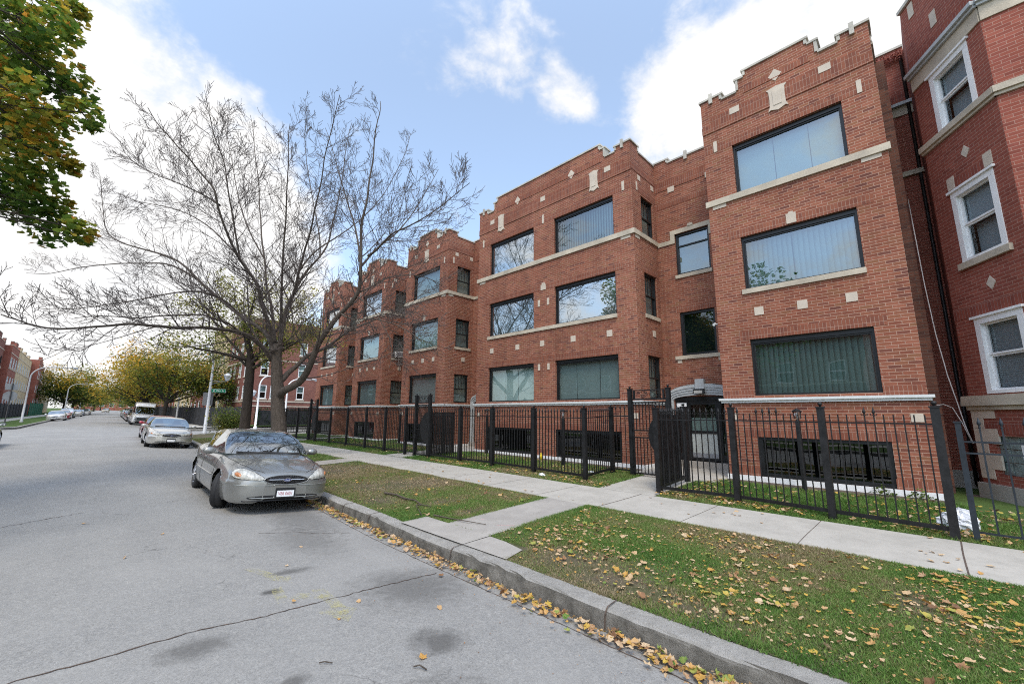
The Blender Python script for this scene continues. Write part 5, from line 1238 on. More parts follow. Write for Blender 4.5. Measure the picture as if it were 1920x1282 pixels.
SED = dict(
    top=[(2.515, .585), (2.50, .635), (2.46, .690), (2.40, .725), (2.28, .765), (2.05, .820), (1.7, .880), (1.3, .930), (1.0, .965), (.6, .985), (0, .99), (-.8, 1.0), (-1.4, 1.02), (-1.8, 1.045), (-2.1, 1.035), (-2.3, .995), (-2.42, .93), (-2.49, .82), (-2.515, .66)],
    bot=[(2.515, .30), (2.49, .235), (2.42, .20), (2.25, .185), (1.8, .185), (0, .185), (-1.8, .20), (-2.2, .24), (-2.42, .31), (-2.515, .46)],
    wid=[(2.515, .36), (2.49, .52), (2.44, .635), (2.36, .735), (2.24, .815), (2.05, .875), (1.7, .905), (1.2, .922), (0, .927), (-1.2, .925), (-1.8, .905), (-2.15, .86), (-2.36, .78), (-2.46, .66), (-2.515, .45)],
    wheels=(1.385, -1.37), wr=.325, tw=.205, cowl=1.02, roof0=.18, roof1=-1.02, deck=-1.80, roofz=1.425, beltw=.84, roofw=.60)
def car_body(S, root, paintm, glassm, roofm=None):
    nx, nj = 150, 26
    e = np.linspace(-1, 1, nx); xs = 2.515 * np.sign(e) * (1 - (1 - np.abs(e)) ** 1.35); L = S['top'][0][0]; xs = xs * L / 2.515
    T, B, Wd = (smooth_interp(xs, *zip(*S[k])) for k in ('top', 'bot', 'wid'))
    sec = [(.0, .80, 0), (.12, .93, .03), (.25, .975, .14), (.40, 1.0, .34), (.52, 1.0, .50), (.64, .985, .64), (.74, .955, .77), (.82, .91, .87), (.88, .83, .935), (.94, .55, .982), (1, 0, 1)]
    tt = np.linspace(0, 1, nj); fy = smooth_interp(tt, [s[0] for s in sec], [s[1] for s in sec]); fz = smooth_interp(tt, [s[0] for s in sec], [s[2] for s in sec])
    half = np.stack([np.repeat(xs[:, None], nj, 1), Wd[:, None] * fy[None], B[:, None] + (T - B)[:, None] * fz[None]], 2)
    # rub-strip hollow and shoulder crease
    zc = half[:, :, 2]
    half[:, :, 1] += -.008 * np.exp(-((zc - .60) / .03) ** 2) * (half[:, :, 1] > .6) + .012 * np.exp(-((zc - .53) / .05) ** 2) * (half[:, :, 1] > .6)
    # wheel arches: remove faces inside, snap rim vertices to the circle
    ra = S['wr'] + .055; inside = np.zeros((nx, nj), bool)
    for wx in S['wheels']:
        d = np.hypot(half[:, :, 0] - wx, half[:, :, 2] - S['wr']); m = (d < ra) & (half[:, :, 1] > .5); inside |= m
    keep = lambda i, j: not (inside[i, j] and inside[i + 1, j] and inside[i, j + 1] and inside[i + 1, j + 1])
    for wx in S['wheels']:
        dx, dz = half[:, :, 0] - wx, half[:, :, 2] - S['wr']; d = np.hypot(dx, dz)
        ins = (d < ra) & (half[:, :, 1] > .5); pad = np.pad(~ins, 1, mode='edge'); nb_out = np.zeros_like(ins)
        for a in (0, 1, 2):
            for b in (0, 1, 2): nb_out |= pad[a:a + nx, b:b + nj]
        near = ins & nb_out; k = np.where(near, ra / np.maximum(d, 1e-6), 1)
        half[:, :, 0] = wx + dx * k; half[:, :, 2] = S['wr'] + dz * k
    mb = MB()
    for s in (1, -1):
        P = half * np.array([1, s, 1]); mb.grid(P if s < 0 else P[::-1], 0, True, (lambda i, j: 0 if keep(i, j) else None) if s < 0 else (lambda i, j: 0 if keep(nx - 2 - i, j) else None))
    for i in (0, nx - 1):
        ring = [tuple(p) for p in half[i]] + [tuple(p * np.array([1, -1, 1])) for p in half[i][::-1]]
        mb.poly(ring, 0)
    # dark wheel wells
    for wx in S['wheels']:
        for s in (1, -1):
            A = np.linspace(0, math.pi, 16); o = [(wx + ra * math.cos(a), S['wr'] + ra * math.sin(a)) for a in A]
            for (p, q) in zip(o[:-1], o[1:]): mb.poly([(p[0], s * .85, p[1]), (q[0], s * .85, q[1]), (q[0], s * .5, q[1]), (p[0], s * .5, p[1])], 1)
            mb.poly([(p[0], s * .5, p[1]) for p in o], 1)
    mb.box(L * -.85, L * .85, -.60, .60, .19, .24, 1)
    body = mb.build('body', [paintm, M['plastic_black']], root)
    bvh = BVHTree.FromPolygons([Vector(v) for v in mb.v], mb.f)
    # greenhouse
    ng = 34; gx = np.concatenate([np.linspace(S['cowl'], S['roof0'], 10), np.linspace(S['roof0'], S['roof1'], 16)[1:], np.linspace(S['roof1'], S['deck'], 10)[1:]])
    zb = np.interp(gx, [S['deck'], S['roof1'], S['roof0'], S['cowl']], [1.03, .965, .955, .945])
    zt = smooth_interp(gx, [S['deck'], S['deck'] * .6 + S['roof1'] * .4, S['roof1'], -.35, S['roof0'], (S['roof0'] + S['cowl']) / 2, S['cowl']], [1.035, S['roofz'] - .16, S['roofz'] - .035, S['roofz'], S['roofz'] - .045, S['roofz'] - .225, .955])
    yb = np.interp(gx, [S['deck'], S['roof1'], -.3, S['roof0'], S['cowl']], [.62, .80, S['beltw'], S['beltw'], .78]); yr = np.interp(gx, [S['deck'], S['roof1'], -.3, S['roof0'], S['cowl']], [.58, .57, S['roofw'], S['roofw'], .75])
    nk = 8; nt = 9; G = []
    for i, x in enumerate(gx):
        f = np.linspace(0, 1, nk); h = zt[i] - zb[i]; hh = np.clip(h / (S['roofz'] - .96), 0, 1)
        ye = yb[i] + (yr[i] - yb[i]) * hh
        side = [(x, yb[i] + (ye - yb[i]) * (t ** 1.25), zb[i] + (h - .045 * hh) * t) for t in f]
        t2 = np.linspace(0, math.pi / 2, nt)[1:]
        top = [(x, ye * math.cos(t) ** .75 if t < 1.55 else 0, side[-1][2] + (zt[i] - side[-1][2]) * math.sin(t) ** .8) for t in t2]
        G.append(side + top)
    G = np.array(G); ns = nk - 1
    iw0, iw1, ir0, ir1 = 0, 9, 24, 33
    def part_at(i, j):
        if j < ns:                                   # side
            xm = (G[i, 3, 0] + G[i + 1, 3, 0]) / 2
            if True:
                if j < 1 or j >= ns - 1: return 0
                if not S.get('gbase', 0) < G[i:i + 2, j:j + 2, 2].mean() < S.get('gtop', 9): return 0
                lo, hi = S.get('sw', (S['roof1'] - .42, S['roof0'] + .55))
                if lo < xm < hi and not any(abs(xm - b) < .055 for b in S.get('bp', (-.42,))):
                    return 1
                if lo < xm < hi and any(abs(xm - b) < .055 for b in S.get('bp', (-.42,))): return 4
            return 0
        if iw0 <= i < iw1 and j >= ns + 1: return 2 if G[i:i + 2, j:j + 2, 2].mean() < S.get('gtop', 9) else 0
        if ir0 <= i < ir1 and j >= ns + 1: return 3
        return 0
    def seg(i): xm = (G[i, 3, 0] + G[i + 1, 3, 0]) / 2; return sum(xm < b for b in S.get('bp', (-.42,)))
    jobs = [(0, 'roof', roofm or paintm, (1, -1), None), (2, 'windshield', glassm, (1, -1), None), (3, 'rear_window', glassm, (1, -1), None), (4, 'door_pillar', M['plastic_black'], (1,), None), (4, 'door_pillar', M['plastic_black'], (-1,), None)] + [(1, 'side_window', glassm, (s,), k) for s in (1, -1) for k in range(len(S.get('bp', (-.42,))) + 1)]
    for pid, nm, mat, sides, sg in jobs:
        mb = MB(); part_at_ = part_at
        def part_at(i, j, f=part_at_, sg=sg): r = f(i, j); return r if sg is None or r != 1 or seg(i) == sg else 9
        for s in sides:
            P = G * np.array([1, s, 1]); nI = len(gx) - 1
            if s > 0: mb.grid(P, 0, True, lambda i, j: 0 if part_at(i, j) == pid else None)
            else: mb.grid(P[::-1], 0, True, lambda i, j: 0 if part_at(nI - 1 - i, j) == pid else None)
        part_at = part_at_
        if mb.f: mb.build(nm, mat, root)
    return body, bvh
def hit(bvh, o, d):
    r = bvh.ray_cast(Vector(o), Vector(d)); return (r[0], r[1]) if r[0] is not None else (None, None)
def front_patch(bvh, outline, mat, name, root, off=.006, sgn=1, rings=5, smooth=True, side=None):
    """a filled front-view (y,z) outline laid onto the body"""
    o = np.array(outline, float); c = o.mean(0); mb = MB(); P = []
    for k in range(rings + 1):
        row = []
        for q in list(o) + [o[0]]:
            y, z = c + (q - c) * (k / rings if k else .001)
            p, n = hit(bvh, (sgn * 4, y, z), (-sgn, 0, 0))
            if p is None: p, n = Vector((sgn * 2.2, y, z)), Vector((sgn, 0, 0))
            if n.x * sgn < 0: n = -n
            bulge = off * (1 + 1.2 * (1 - (k / rings) ** 2) if smooth else 1)
            row.append(tuple(p + n * bulge))
        P.append(row)
    mb.grid(P, 0, True); return mb.build(name, mat, root)
def surf_line(bvh, pts, o_dir, rad, off, mb, n=10):
    """tube along points projected onto the body by rays in direction o_dir"""
    d = Vector(o_dir); out = []
    pp = [np.array(p, float) for p in pts]
    for a, b in zip(pp[:-1], pp[1:]):
        for t in np.linspace(0, 1, n, endpoint=False): out.append(a + (b - a) * t)
    out.append(pp[-1]); res = []
    for p in out:
        h, nn = hit(bvh, Vector(p) - d * 3, d)
        if h is None: continue
        if nn.dot(d) > 0: nn = -nn
        res.append(tuple(h + nn * off))
    if len(res) > 1: mb.tube(res, rad, 5)
def ellipse(cy, cz, a, b, n=28, p=1.0): return [(cy + a * math.copysign(abs(math.cos(t)) ** p, math.cos(t)), cz + b * math.copysign(abs(math.sin(t)) ** p, math.sin(t))) for t in np.linspace(0, 2 * math.pi, n, endpoint=False)]
def wheel(root, x, y, r, w, steer=0.0, rim='steel'):
    """tyre with rim and hub as sub-part; y sign decides the outside"""
    s = 1 if y > 0 else -1; t = MB(); h = w / 2
    prof = [(r * .62, -h), (r * .80, -h * 1.02), (r * .93, -h * .96), (r * .985, -h * .78), (r, -h * .5), (r, -.012), (r * .985, -.008), (r * .985, .008), (r, .012), (r, h * .5), (r * .985, h * .78), (r * .93, h * .96), (r * .80, h * 1.02), (r * .62, h)]
    t.lathe(prof, (0, 0, 0), 36, axis='y')
    for q in (-.055, .055):
        if abs(q) < h * .8: t.lathe([(r * 1.0005, q - .006), (r * .985, q - .004), (r * .985, q + .004), (r * 1.0005, q + .006)], (0, 0, 0), 36, axis='y', smooth=False)
    ty = t.build('wheel', M['rubber'], root); ty.location = (x, y, r); ty.rotation_euler = (0, 0, steer)
    m = MB(); o = s * h * .86
    m.lathe([(r * .63, s * h * .98), (r * .61, o), (r * .56, o - s * .012), (r * .40, o + s * .012), (r * .30, o + s * .005), (r * .18, o + s * .022), (0, o + s * .028)], (0, 0, 0), 28, axis='y')
    for k in range(7):
        a = 2 * math.pi * k / 7; c, sn = math.cos(a), math.sin(a); m.tube([(r * .2 * c, o + s * .024, r * .2 * sn), (r * .54 * c, o + s * .006, r * .54 * sn)], [.020, .026], 6)
    m.build('rim', M[rim], ty)
    b = MB(); b.lathe([(r * .66, -s * h * .6), (0, -s * h * .6)], (0, 0, 0), 20, axis='y'); b.build('hub_back', M['plastic_black'], ty)
    return ty
def ellipsoid(mb, c, r, n=14, m=0):
    P = [[(c[0] + r[0] * math.sin(a) * math.cos(b), c[1] + r[1] * math.sin(a) * math.sin(b), c[2] + r[2] * math.cos(a)) for b in np.linspace(0, 2 * math.pi, n * 2 + 1)] for a in np.linspace(0, math.pi, n)]
    mb.grid(P, m, True)

def sedan(paintm, label, group=None, plate=None, steer=0.0, detail=True, cat='car', name='parked_car', S=SED, badge=True):
    r = empty(name, (0, 0, 0), 0, label, cat, group)
    body, bvh = car_body(S, r, paintm, M['glass_car'])
    # headlights
    hl = [(.355, .612), (.42, .665), (.52, .722), (.62, .757), (.71, .765), (.775, .745), (.812, .705), (.822, .655), (.79, .622), (.70, .606), (.58, .598), (.44, .594)]
    for s in (1, -1):
        b = front_patch(bvh, [(y * s, z) for y, z in hl], M['headlight'], 'headlight', r, .009)
        front_patch(bvh, [(y * s, z) for y, z in ((.715, .64), (.755, .642), (.785, .668), (.78, .70), (.75, .71), (.715, .69), (.70, .665))], M['amber'], 'indicator', b, .016)
        mb = MB(); pts = [(2.6, y * s, z) for y, z in hl + [hl[0]]]; surf_line(bvh, pts, (-1, 0, 0), .0055, .004, mb, 4); mb.build('seal', M['plastic_black'], b)
    # grille with mesh, bar and oval badge
    g = front_patch(bvh, ellipse(0, .598, .372, .076, 36), M['grille'], 'grille', r, .005)
    mb = MB(); pts = [(2.6, y, z) for y, z in ellipse(0, .598, .376, .080, 40)]; surf_line(bvh, pts + [pts[0]], (-1, 0, 0), .008, .006, mb, 2); mb.build('surround', paintm, g)
    mb = MB(); surf_line(bvh, [(2.6, -.335, .602), (2.6, .335, .602)], (-1, 0, 0), .0085, .014, mb, 14); mb.build('bar', M['chrome'], g)
    p, n = hit(bvh, (4, 0, .602), (-1, 0, 0)); nx = float(p[0])
    mb = MB(); mb.prism(ellipse(0, .602, .070, .031, 24), (nx + .016, 0, 0), (0, 1, 0), (0, 0, 1), (1, 0, 0), .012, 0, True); mb.prism(ellipse(0, .602, .060, .0245, 24), (nx + .028, 0, 0), (0, 1, 0), (0, 0, 1), (1, 0, 0), .002, 1); bd = mb.build('badge', [M['chrome'], M['badge_blue']], g)
    if detail and badge: text_mesh('Ford', .038, basis((nx + .0306, 0, .601), (0, 1, 0), (0, 0, 1), (1, 0, 0)), M['sign_white'], 'script', bd, .0004)
    # bumper: lower intake with bars, crease, plate
    it = front_patch(bvh, ellipse(0, .300, .60, .040, 40, .8), M['plastic_black'], 'lower_intake', r, .004, smooth=False)
    mb = MB(); surf_line(bvh, [(2.6, -.56, .298), (2.6, .56, .298)], (-1, 0, 0), .007, .010, mb, 20)
    for y in (-.36, -.18, 0, .18, .36): surf_line(bvh, [(2.6, y, .266), (2.6, y, .334)], (-1, 0, 0), .004, .008, mb, 4)
    mb.build('bars', M['car_trim'], it)
    mb = MB()
    for s in (1, -1): surf_line(bvh, [(2.6, .19 * s, .507), (2.6, .5 * s, .507), (2.6, .70 * s, .51), (2.6, .80 * s, .513)], (-1, 0, 0), .006, .003, mb, 10)
    mb.build('bumper_crease', M['car_trim'], r)
    mb = MB(); surf_line(bvh, [(2.6, -.66, .245), (2.6, -.3, .25), (2.6, .3, .25), (2.6, .66, .245)], (-1, 0, 0), .012, .0, mb, 10); mb.build('bumper_lip', M['plastic_black'], r)
    p, n = hit(bvh, (4, 0, .38), (-1, 0, 0)); px = float(p[0]) + .012
    mb = MB(); mb.box(px, px + .012, -.165, .165, .288, .462); fr = mb.build('plate_frame', M['plastic_black'], r)
    mb = MB(); mb.box(px + .0125, px + .015, -.143, .143, .312, .418); mb.build('plate', M['sign_white'], fr)
    if plate: text_mesh(plate, .088, basis((px + .0155, 0, .363), (0, 1, 0), (0, 0, 1), (1, 0, 0)), M['red_ink'], 'characters', fr, .0005, .72)
    # rear lamps, rear plate
    for s in (1, -1): front_patch(bvh, [(y * s, z) for y, z in ((.45, .80), (.50, .90), (.62, .935), (.72, .90), (.76, .82), (.70, .74), (.54, .73))], M['tail_red'], 'tail_light', r, .008, sgn=-1)
    # seams: bonnet, doors, boot
    mb = MB()
    for s in (1, -1):
        mb = MB(); surf_line(bvh, [(2.40, .36 * s, 2), (2.25, .52 * s, 2), (1.9, .66 * s, 2), (1.4, .745 * s, 2), (1.02, .775 * s, 2)], (0, 0, -1), .0045, .0012, mb, 8); mb.build('bonnet_seam', M['plastic_black'], r); mb = MB()
        surf_line(bvh, [(-1.78, .60 * s, 2), (-2.2, .60 * s, 2), (-2.40, .50 * s, 2)], (0, 0, -1), .0045, .001, mb, 6); mb.build('boot_seam', M['plastic_black'], r); mb = MB()
        for pts in ([(.95, s * 2, .93), (.93, s * 2, .75), (.98, s * 2, .35), (.90, s * 2, .22)], [(-.40, s * 2, .95), (-.42, s * 2, .6), (-.42, s * 2, .22)], [(-1.25, s * 2, .93), (-1.12, s * 2, .70), (-.95, s * 2, .40), (-.86, s * 2, .24)], [(.90, s * 2, .225), (0, s * 2, .225), (-.86, s * 2, .235)]):
            surf_line(bvh, pts, (0, -s, 0), .0042, .0005, mb, 8)
        mb.build('door_seam', M['plastic_black'], r)
    mb = MB()
    surf_line(bvh, [(2.6, -.40, .60), (2.6, -.378, .602)], (-1, 0, 0), .0042, .001, mb, 4); surf_line(bvh, [(2.6, .40, .60), (2.6, .378, .602)], (-1, 0, 0), .0042, .001, mb, 4)
    mb.build('bonnet_seam', M['plastic_black'], r)
    for s in (1, -1): mb = MB(); surf_line(bvh, [(.88, s * 2, .545), (-.85, s * 2, .555)], (0, -s, 0), .013, .004, mb, 20); mb.build('side_moulding', paintm, r)
    for s in (1, -1):
        for x in (-.28, -1.02):
            h, nn = hit(bvh, (x, s * 3, .80), (0, -s, 0)); y = float(h[1]); mb = MB(); ellipsoid(mb, (x, y + s * .012, .80), (.085, .018, .022), 8); mb.build('door_handle', paintm, r)
        mb = MB(); ellipsoid(mb, (.66, s * 1.005, .985), (.065, .115, .072), 10); mb.tube([(.68, s * .86, .95), (.67, s * .95, .965)], [.035, .03], 8); m_ = mb.build('wing_mirror', paintm, r)
        mb = MB(); mb.poly([(.603, s * (1.005 + .085 * math.cos(t)), .985 + .05 * math.sin(t)) for t in np.linspace(0, 6.28, 16, endpoint=False)]); mb.build('mirror_glass', M['chrome'], m_)
    # wipers, black cowl, interior
    mb = MB(); mb.tube([(1.03, .62, .985), (1.00, .2, .985), (.985, -.02, .99)], .009, 5); mb.tube([(1.03, .02, .985), (1.00, -.4, .985), (.965, -.6, .99)], .009, 5)
    mb.tube([(1.05, .60, .965), (1.04, 0, .975), (1.05, -.60, .965)], .014, 5); mb.build('wipers', M['plastic_black'], r)
    mb = MB(); mb.box(.05, .90, -.70, .70, .88, .93); mb.box(-1.7, .05, -.74, .74, .45, .5)
    for y in (.37, -.37):
        mb.grid([[(x, y + w * q, z) for w in (-1, -.6, 0, .6, 1)] for x, z, q in ((.0, .62, .26), (-.42, .60, .26), (-.48, .72, .25), (-.58, 1.0, .22), (-.60, 1.12, .16), (-.62, 1.14, .12), (-.63, 1.26, .12), (-.68, 1.27, .10), (-.70, 1.1, .2))], 0, True)
    mb.grid([[(x, y, z) for y in (-.62, -.3, 0, .3, .62)] for x, z in ((-.95, .65), (-1.35, .62), (-1.55, 1.02), (-1.62, 1.03))], 0, True)
    mb.lathe([(.17, -.012), (.185, 0), (.17, .012), (.155, 0), (.17, -.012)], (.12, .37, .93), 18, axis='x')
    mb.build('interior', M['car_inside'], r)
    for i, x in enumerate(S['wheels']):
        for s in (1, -1): wheel(r, x, s * .785, S['wr'], S['tw'], steer if i == 0 else 0)
    return r
M['amber'] = plain('amber_lens', (.42, .17, .07), .3, var=.2); M['tail_red'] = plain('red_lens', (.35, .015, .015), .25, var=.1)
M['badge_blue'] = plain('badge_blue', (.01, .03, .15), .3, var=.05); M['car_trim'] = plain('bright_trim', (.42, .43, .40), .3, .6, var=.08)
M['car_inside'] = plain('grey_car_interior', (.10, .105, .10), .85, var=.2)
def headlight():
    t = NT('hazy_headlight_lens'); o = t.obj(); n = t.noise(t.mapping(o, scale=(6, 14, 4)), 2.0, 3)
    c = t.ramp(n, [(.3, (.24, .24, .21)), (.5, (.42, .41, .36)), (.7, (.60, .60, .55))])
    return t.done(t.bsdf(c, .18, 0, .6, coat=.8))
M['headlight'] = headlight()
def grille():
    t = NT('grille_mesh'); v = t.n('ShaderNodeTexVoronoi'); v.inputs['Scale'].default_value = 38; v.feature = 'DISTANCE_TO_EDGE'; t.l(t.mapping(t.obj(), scale=(.3, 1, 1.4)), v.inputs['Vector'])
    c = t.ramp(v.outputs['Distance'], [(.05, (.05, .05, .052)), (.14, (.003, .003, .003))]); return t.done(t.bsdf(c, .6, 0, .1))
M['grille'] = grille()
def place_car(o, x, y, yaw, roll=True, zoff=0.0):
    """yaw 0: nose towards the camera (down the street). Sits on the cambered road"""
    z0, zl, zr, zf = road_z(x, y), road_z(x - .78, y), road_z(x + .78, y), road_z(x, y - 1.4)
    o.rotation_mode = 'XYZ'; o.location = (x, y, (zl + zr) / 2 + zoff)
    # local x is the nose, local y its left: nose to -Y means local y points to +X
    roll_a = math.atan2(zr - zl, 1.56); pitch = math.atan2(road_z(x, y + 1.38) - road_z(x, y - 1.38), 2.76)
    Rz = Matrix.Rotation(-math.pi / 2 + yaw, 4, 'Z')
    up = Vector((-(zr - zl) / 1.56, -math.tan(pitch), 1)).normalized(); f = Rz @ Vector((1, 0, 0)); f = (f - up * f.dot(up)).normalized(); l = up.cross(f)
    m = Matrix(((f.x, l.x, up.x), (f.y, l.y, up.y), (f.z, l.z, up.z))); o.rotation_euler = m.to_euler('XYZ'); return o

car1 = sedan(M['car_paint'], 'dusty grey green sedan parked at the kerb in front, front wheels turned, plate V86 0601', None, 'V86 0601', steer=R(-27))
C1 = (2.83, 11.15, R(-1.6)); place_car(car1, *C1)
for i in range(1):   # papers on the dash
    pass
pm = MB(); pm.poly([(.72, .30, .945), (.86, .42, .945), (.80, .05, .955), (.66, .02, .965)]); pm.poly([(.62, .50, .965), (.66, .62, .955), (.58, .64, .99), (.54, .52, 1.0)]); pp = pm.build('paper', M['sign_white']); pp.parent = car1

silver = paint('silver_beige_paint', (.52, .51, .47)); redp = paint('faded_red_paint', (.42, .05, .07)); white = paint('white_car_paint', (.72, .72, .71)); darkp = paint('charcoal_car_paint', (.05, .052, .056)); tealp = paint('teal_car_paint', (.05, .10, .12)); bluep = paint('blue_grey_car_paint', (.10, .13, .19)); goldp = paint('beige_car_paint', (.50, .44, .34))
def far_car(paintm, x, y, label, group, yaw=0.0, sc=1.0):
    c = copy_tree(car1, None, {'grey_green_metallic_paint': paintm}); c['label'] = label; c['group'] = group if group else ''
    if not group: del c['group']
    for ch in children(c):
        if ch.name.startswith(('paper', 'bonnet_seam', 'boot_seam', 'door_seam', 'wipers', 'bumper_crease')) and y > 40 or ch.name.startswith('paper'):
            for g in children(ch): bpy.data.objects.remove(g)
            bpy.data.objects.remove(ch)
        elif False: bpy.data.objects.remove(ch)
        elif ch.name.startswith('wheel'): ch.rotation_euler = (0, 0, 0)
        elif ch.name.startswith('plate_frame'):
            for g in children(ch):
                if g.name.startswith('characters'): bpy.data.objects.remove(g)
    c.scale = (sc, sc, sc); place_car(c, x, y, yaw); return c
GR = 'cars parked along the right kerb'; GL = 'cars parked along the left kerb'
far_car(silver, 3.12, 28.6, 'silver sedan parked on the right just before the cross street, behind the grey green one', GR, R(-1.7))
far_car(redp, 3.42, 34.6, 'red car mostly hidden behind the silver sedan', GR, R(-1.7))
# a van, a small hatch-backed utility shape for the far rows
SUV = dict(top=[(2.30, .62), (2.28, .78), (2.22, .88), (2.05, .95), (1.6, 1.0), (1.1, 1.04), (.6, 1.06), (0, 1.07), (-1.5, 1.08), (-2.15, 1.07), (-2.26, .95), (-2.30, .70)], bot=[(2.30, .42), (2.25, .30), (2.0, .26), (0, .26), (-2.0, .28), (-2.25, .36), (-2.30, .5)],
           wid=[(2.30, .55), (2.26, .72), (2.15, .84), (1.9, .895), (0, .91), (-1.8, .90), (-2.15, .85), (-2.26, .74), (-2.30, .6)], wheels=(1.36, -1.34), wr=.355, tw=.22, cowl=1.02, roof0=.30, roof1=-1.80, deck=-2.12, roofz=1.72, beltw=.83, roofw=.66, sw=(-1.75, .75), bp=(-.35, -1.25))
VAN = dict(top=[(2.70, .75), (2.68, .95), (2.60, 1.06), (2.40, 1.14), (2.0, 1.24), (1.5, 1.28), (0, 1.28), (-2.6, 1.28), (-2.7, 1.1)], bot=[(2.70, .45), (2.66, .32), (2.4, .26), (0, .26), (-2.5, .30), (-2.7, .42)],
           wid=[(2.70, .70), (2.66, .86), (2.55, .95), (2.3, 1.0), (0, 1.02), (-2.6, 1.02), (-2.7, .98)], wheels=(1.75, -1.75), wr=.36, tw=.24, cowl=2.05, roof0=1.15, roof1=-2.60, deck=-2.69, roofz=2.55, beltw=1.0, roofw=.86, sw=(1.15, 1.85), bp=(), gtop=2.08, gbase=1.36)
def utility(paintm, label, group, name='parked_car', cat='car'):
    r = empty(name, (0, 0, 0), 0, label, cat, group); body, bvh = car_body(SUV, r, paintm, M['glass_car'])
    for s in (1, -1):
        front_patch(bvh, [(y * s, z) for y, z in ((.48, .70), (.50, .82), (.72, .84), (.80, .80), (.80, .72), (.62, .68))], M['headlight'], 'headlight', r, .01); front_patch(bvh, [(y * s, z) for y, z in ((.66, .75), (.66, 1.0), (.78, 1.0), (.80, .75))], M['tail_red'], 'tail_light', r, .008, sgn=-1)
        mb = MB(); ellipsoid(mb, (.72, s * 1.0, 1.10), (.07, .11, .09), 8); mb.build('wing_mirror', M['plastic_black'], r)
    front_patch(bvh, ellipse(0, .76, .42, .085, 28, .6), M['grille'], 'grille', r, .006); front_patch(bvh, ellipse(0, .47, .62, .06, 28, .6), M['plastic_black'], 'lower_intake', r, .006)
    mb = MB(); mb.box(-1.9, .6, -.75, .75, .95, 1.0); mb.build('interior', M['car_inside'], r)
    for i, x in enumerate(SUV['wheels']):
        for s in (1, -1): wheel(r, x, s * .79, SUV['wr'], SUV['tw'])
    return r
def van():
    r = empty('parked_van', (0, 0, 0), 0, 'tall white delivery van with grey bumper parked on the right beyond the cross street', 'van'); body, bvh = car_body(VAN, r, white, M['glass_car'])
    front_patch(bvh, [(-.93, .36), (-.93, .74), (-.60, .86), (.60, .86), (.93, .74), (.93, .36), (0, .33)], M['van_grey'], 'bumper', r, .010, smooth=False)
    g = front_patch(bvh, [(-.52, .58), (-.56, .82), (.56, .82), (.52, .58)], M['plastic_black'], 'grille', r, .022, smooth=False)
    mb = MB()
    for z in (.64, .70, .76): surf_line(bvh, [(3, -.5, z), (3, .5, z)], (-1, 0, 0), .010, .028, mb, 8)
    mb.build('slat', M['van_grey'], g)
    for s in (1, -1):
        front_patch(bvh, [(y * s, z) for y, z in ((.60, .88), (.62, .98), (.80, 1.08), (.93, 1.10), (.95, .96), (.90, .84), (.74, .83))], M['headlight'], 'headlight', r, .012)
        mb = MB(); mb.box(1.72, 1.86, s * 1.16 - .10, s * 1.16 + .10, 1.28, 1.62); mb.tube([(1.75, s * .98, 1.35), (1.78, s * 1.1, 1.4)], .03, 6); mb.build('wing_mirror', M['plastic_black'], r)
    p, n = hit(bvh, (4, 0, .42), (-1, 0, 0)); mb = MB(); mb.box(float(p[0]) + .012, float(p[0]) + .022, -.16, .16, .40, .52); mb.build('plate', M['sign_white'], r)
    mb = MB(); mb.tube([(2.12, .7, 1.25), (2.02, .1, 1.30)], .012, 5); mb.tube([(2.12, .05, 1.25), (2.02, -.55, 1.30)], .012, 5); mb.build('wipers', M['plastic_black'], r)
    mb = MB(); mb.box(.6, 2.0, -.9, .9, 1.12, 1.18); mb.box(.6, .65, -.95, .95, .5, 2.4)
    for y in (.5, -.5): mb.box(.85, 1.0, y - .25, y + .25, 1.1, 1.75)
    mb.build('interior', M['car_inside'], r)
    for i, x in enumerate(VAN['wheels']):
        for s in (1, -1): wheel(r, x, s * .88, VAN['wr'], VAN['tw'])
    return r
M['van_grey'] = plain('dark_grey_bumper_plastic', (.10, .105, .11), .6, var=.1)
v = van(); place_car(v, 4.62, 61.5 + 2.7, R(-1.7)); v.scale = (1, 1, 1)
def RX(y, off=0.0): return 2.62 + off + drift(y)
def LX(y, off=0.0): return -4.6 + off + drift(y)
su = utility(silver, 'pale grey utility car parked right behind the white van', GR); place_car(su, RX(72, .15), 72, R(-1.7))
far_car(darkp, RX(78.5), 78.5, 'dark car two places behind the white van', GR, R(-1.7))
far_car(redp, RX(85), 85, 'dull red car in the dark run behind the white van', GR, R(-1.7))
far_car(darkp, RX(91.5), 91.5, 'black car in the row far behind the white van', GR, R(-1.7)); far_car(silver, RX(98), 98, 'silver car in the row far behind the white van', GR, R(-1.7))
s2 = copy_tree(su, None, {'silver_beige_paint': bluep}); s2['label'] = 'blue grey utility car near the far end of the right row'; place_car(s2, RX(106), 106, R(-1.7))
far_car(white, RX(114), 114, 'white car second from the far end of the right row', GR, R(-1.7)); far_car(darkp, RX(123), 123, 'dark car at the far end of the right row', GR, R(-1.7))
lw = far_car(white, LX(86, -.55), 86, 'white sedan first in the row on the left side of the street', GL, R(-1.7)); lw
far_car(redp, LX(95, -.5), 95, 'red sedan right behind the white one on the left', GL, R(-1.7)); s3 = copy_tree(su, None, {'silver_beige_paint': tealp}); s3['label'] = 'dark teal utility car behind the red sedan on the left'; s3['group'] = GL; place_car(s3, LX(103, -.45), 103, R(-1.7))
far_car(silver, LX(118, -.1), 118, 'silver grey car in the left row beyond the dark teal one', GL, R(-1.7)); far_car(bluep, LX(127, 0), 127, 'blue grey car in the left row below the second street lamp', GL, R(-1.7)); far_car(white, LX(136, .4), 136, 'pale car far along the left row', GL, R(-1.7)); far_car(darkp, LX(146, .4), 146, 'dark car farthest along the left row', GL, R(-1.7))
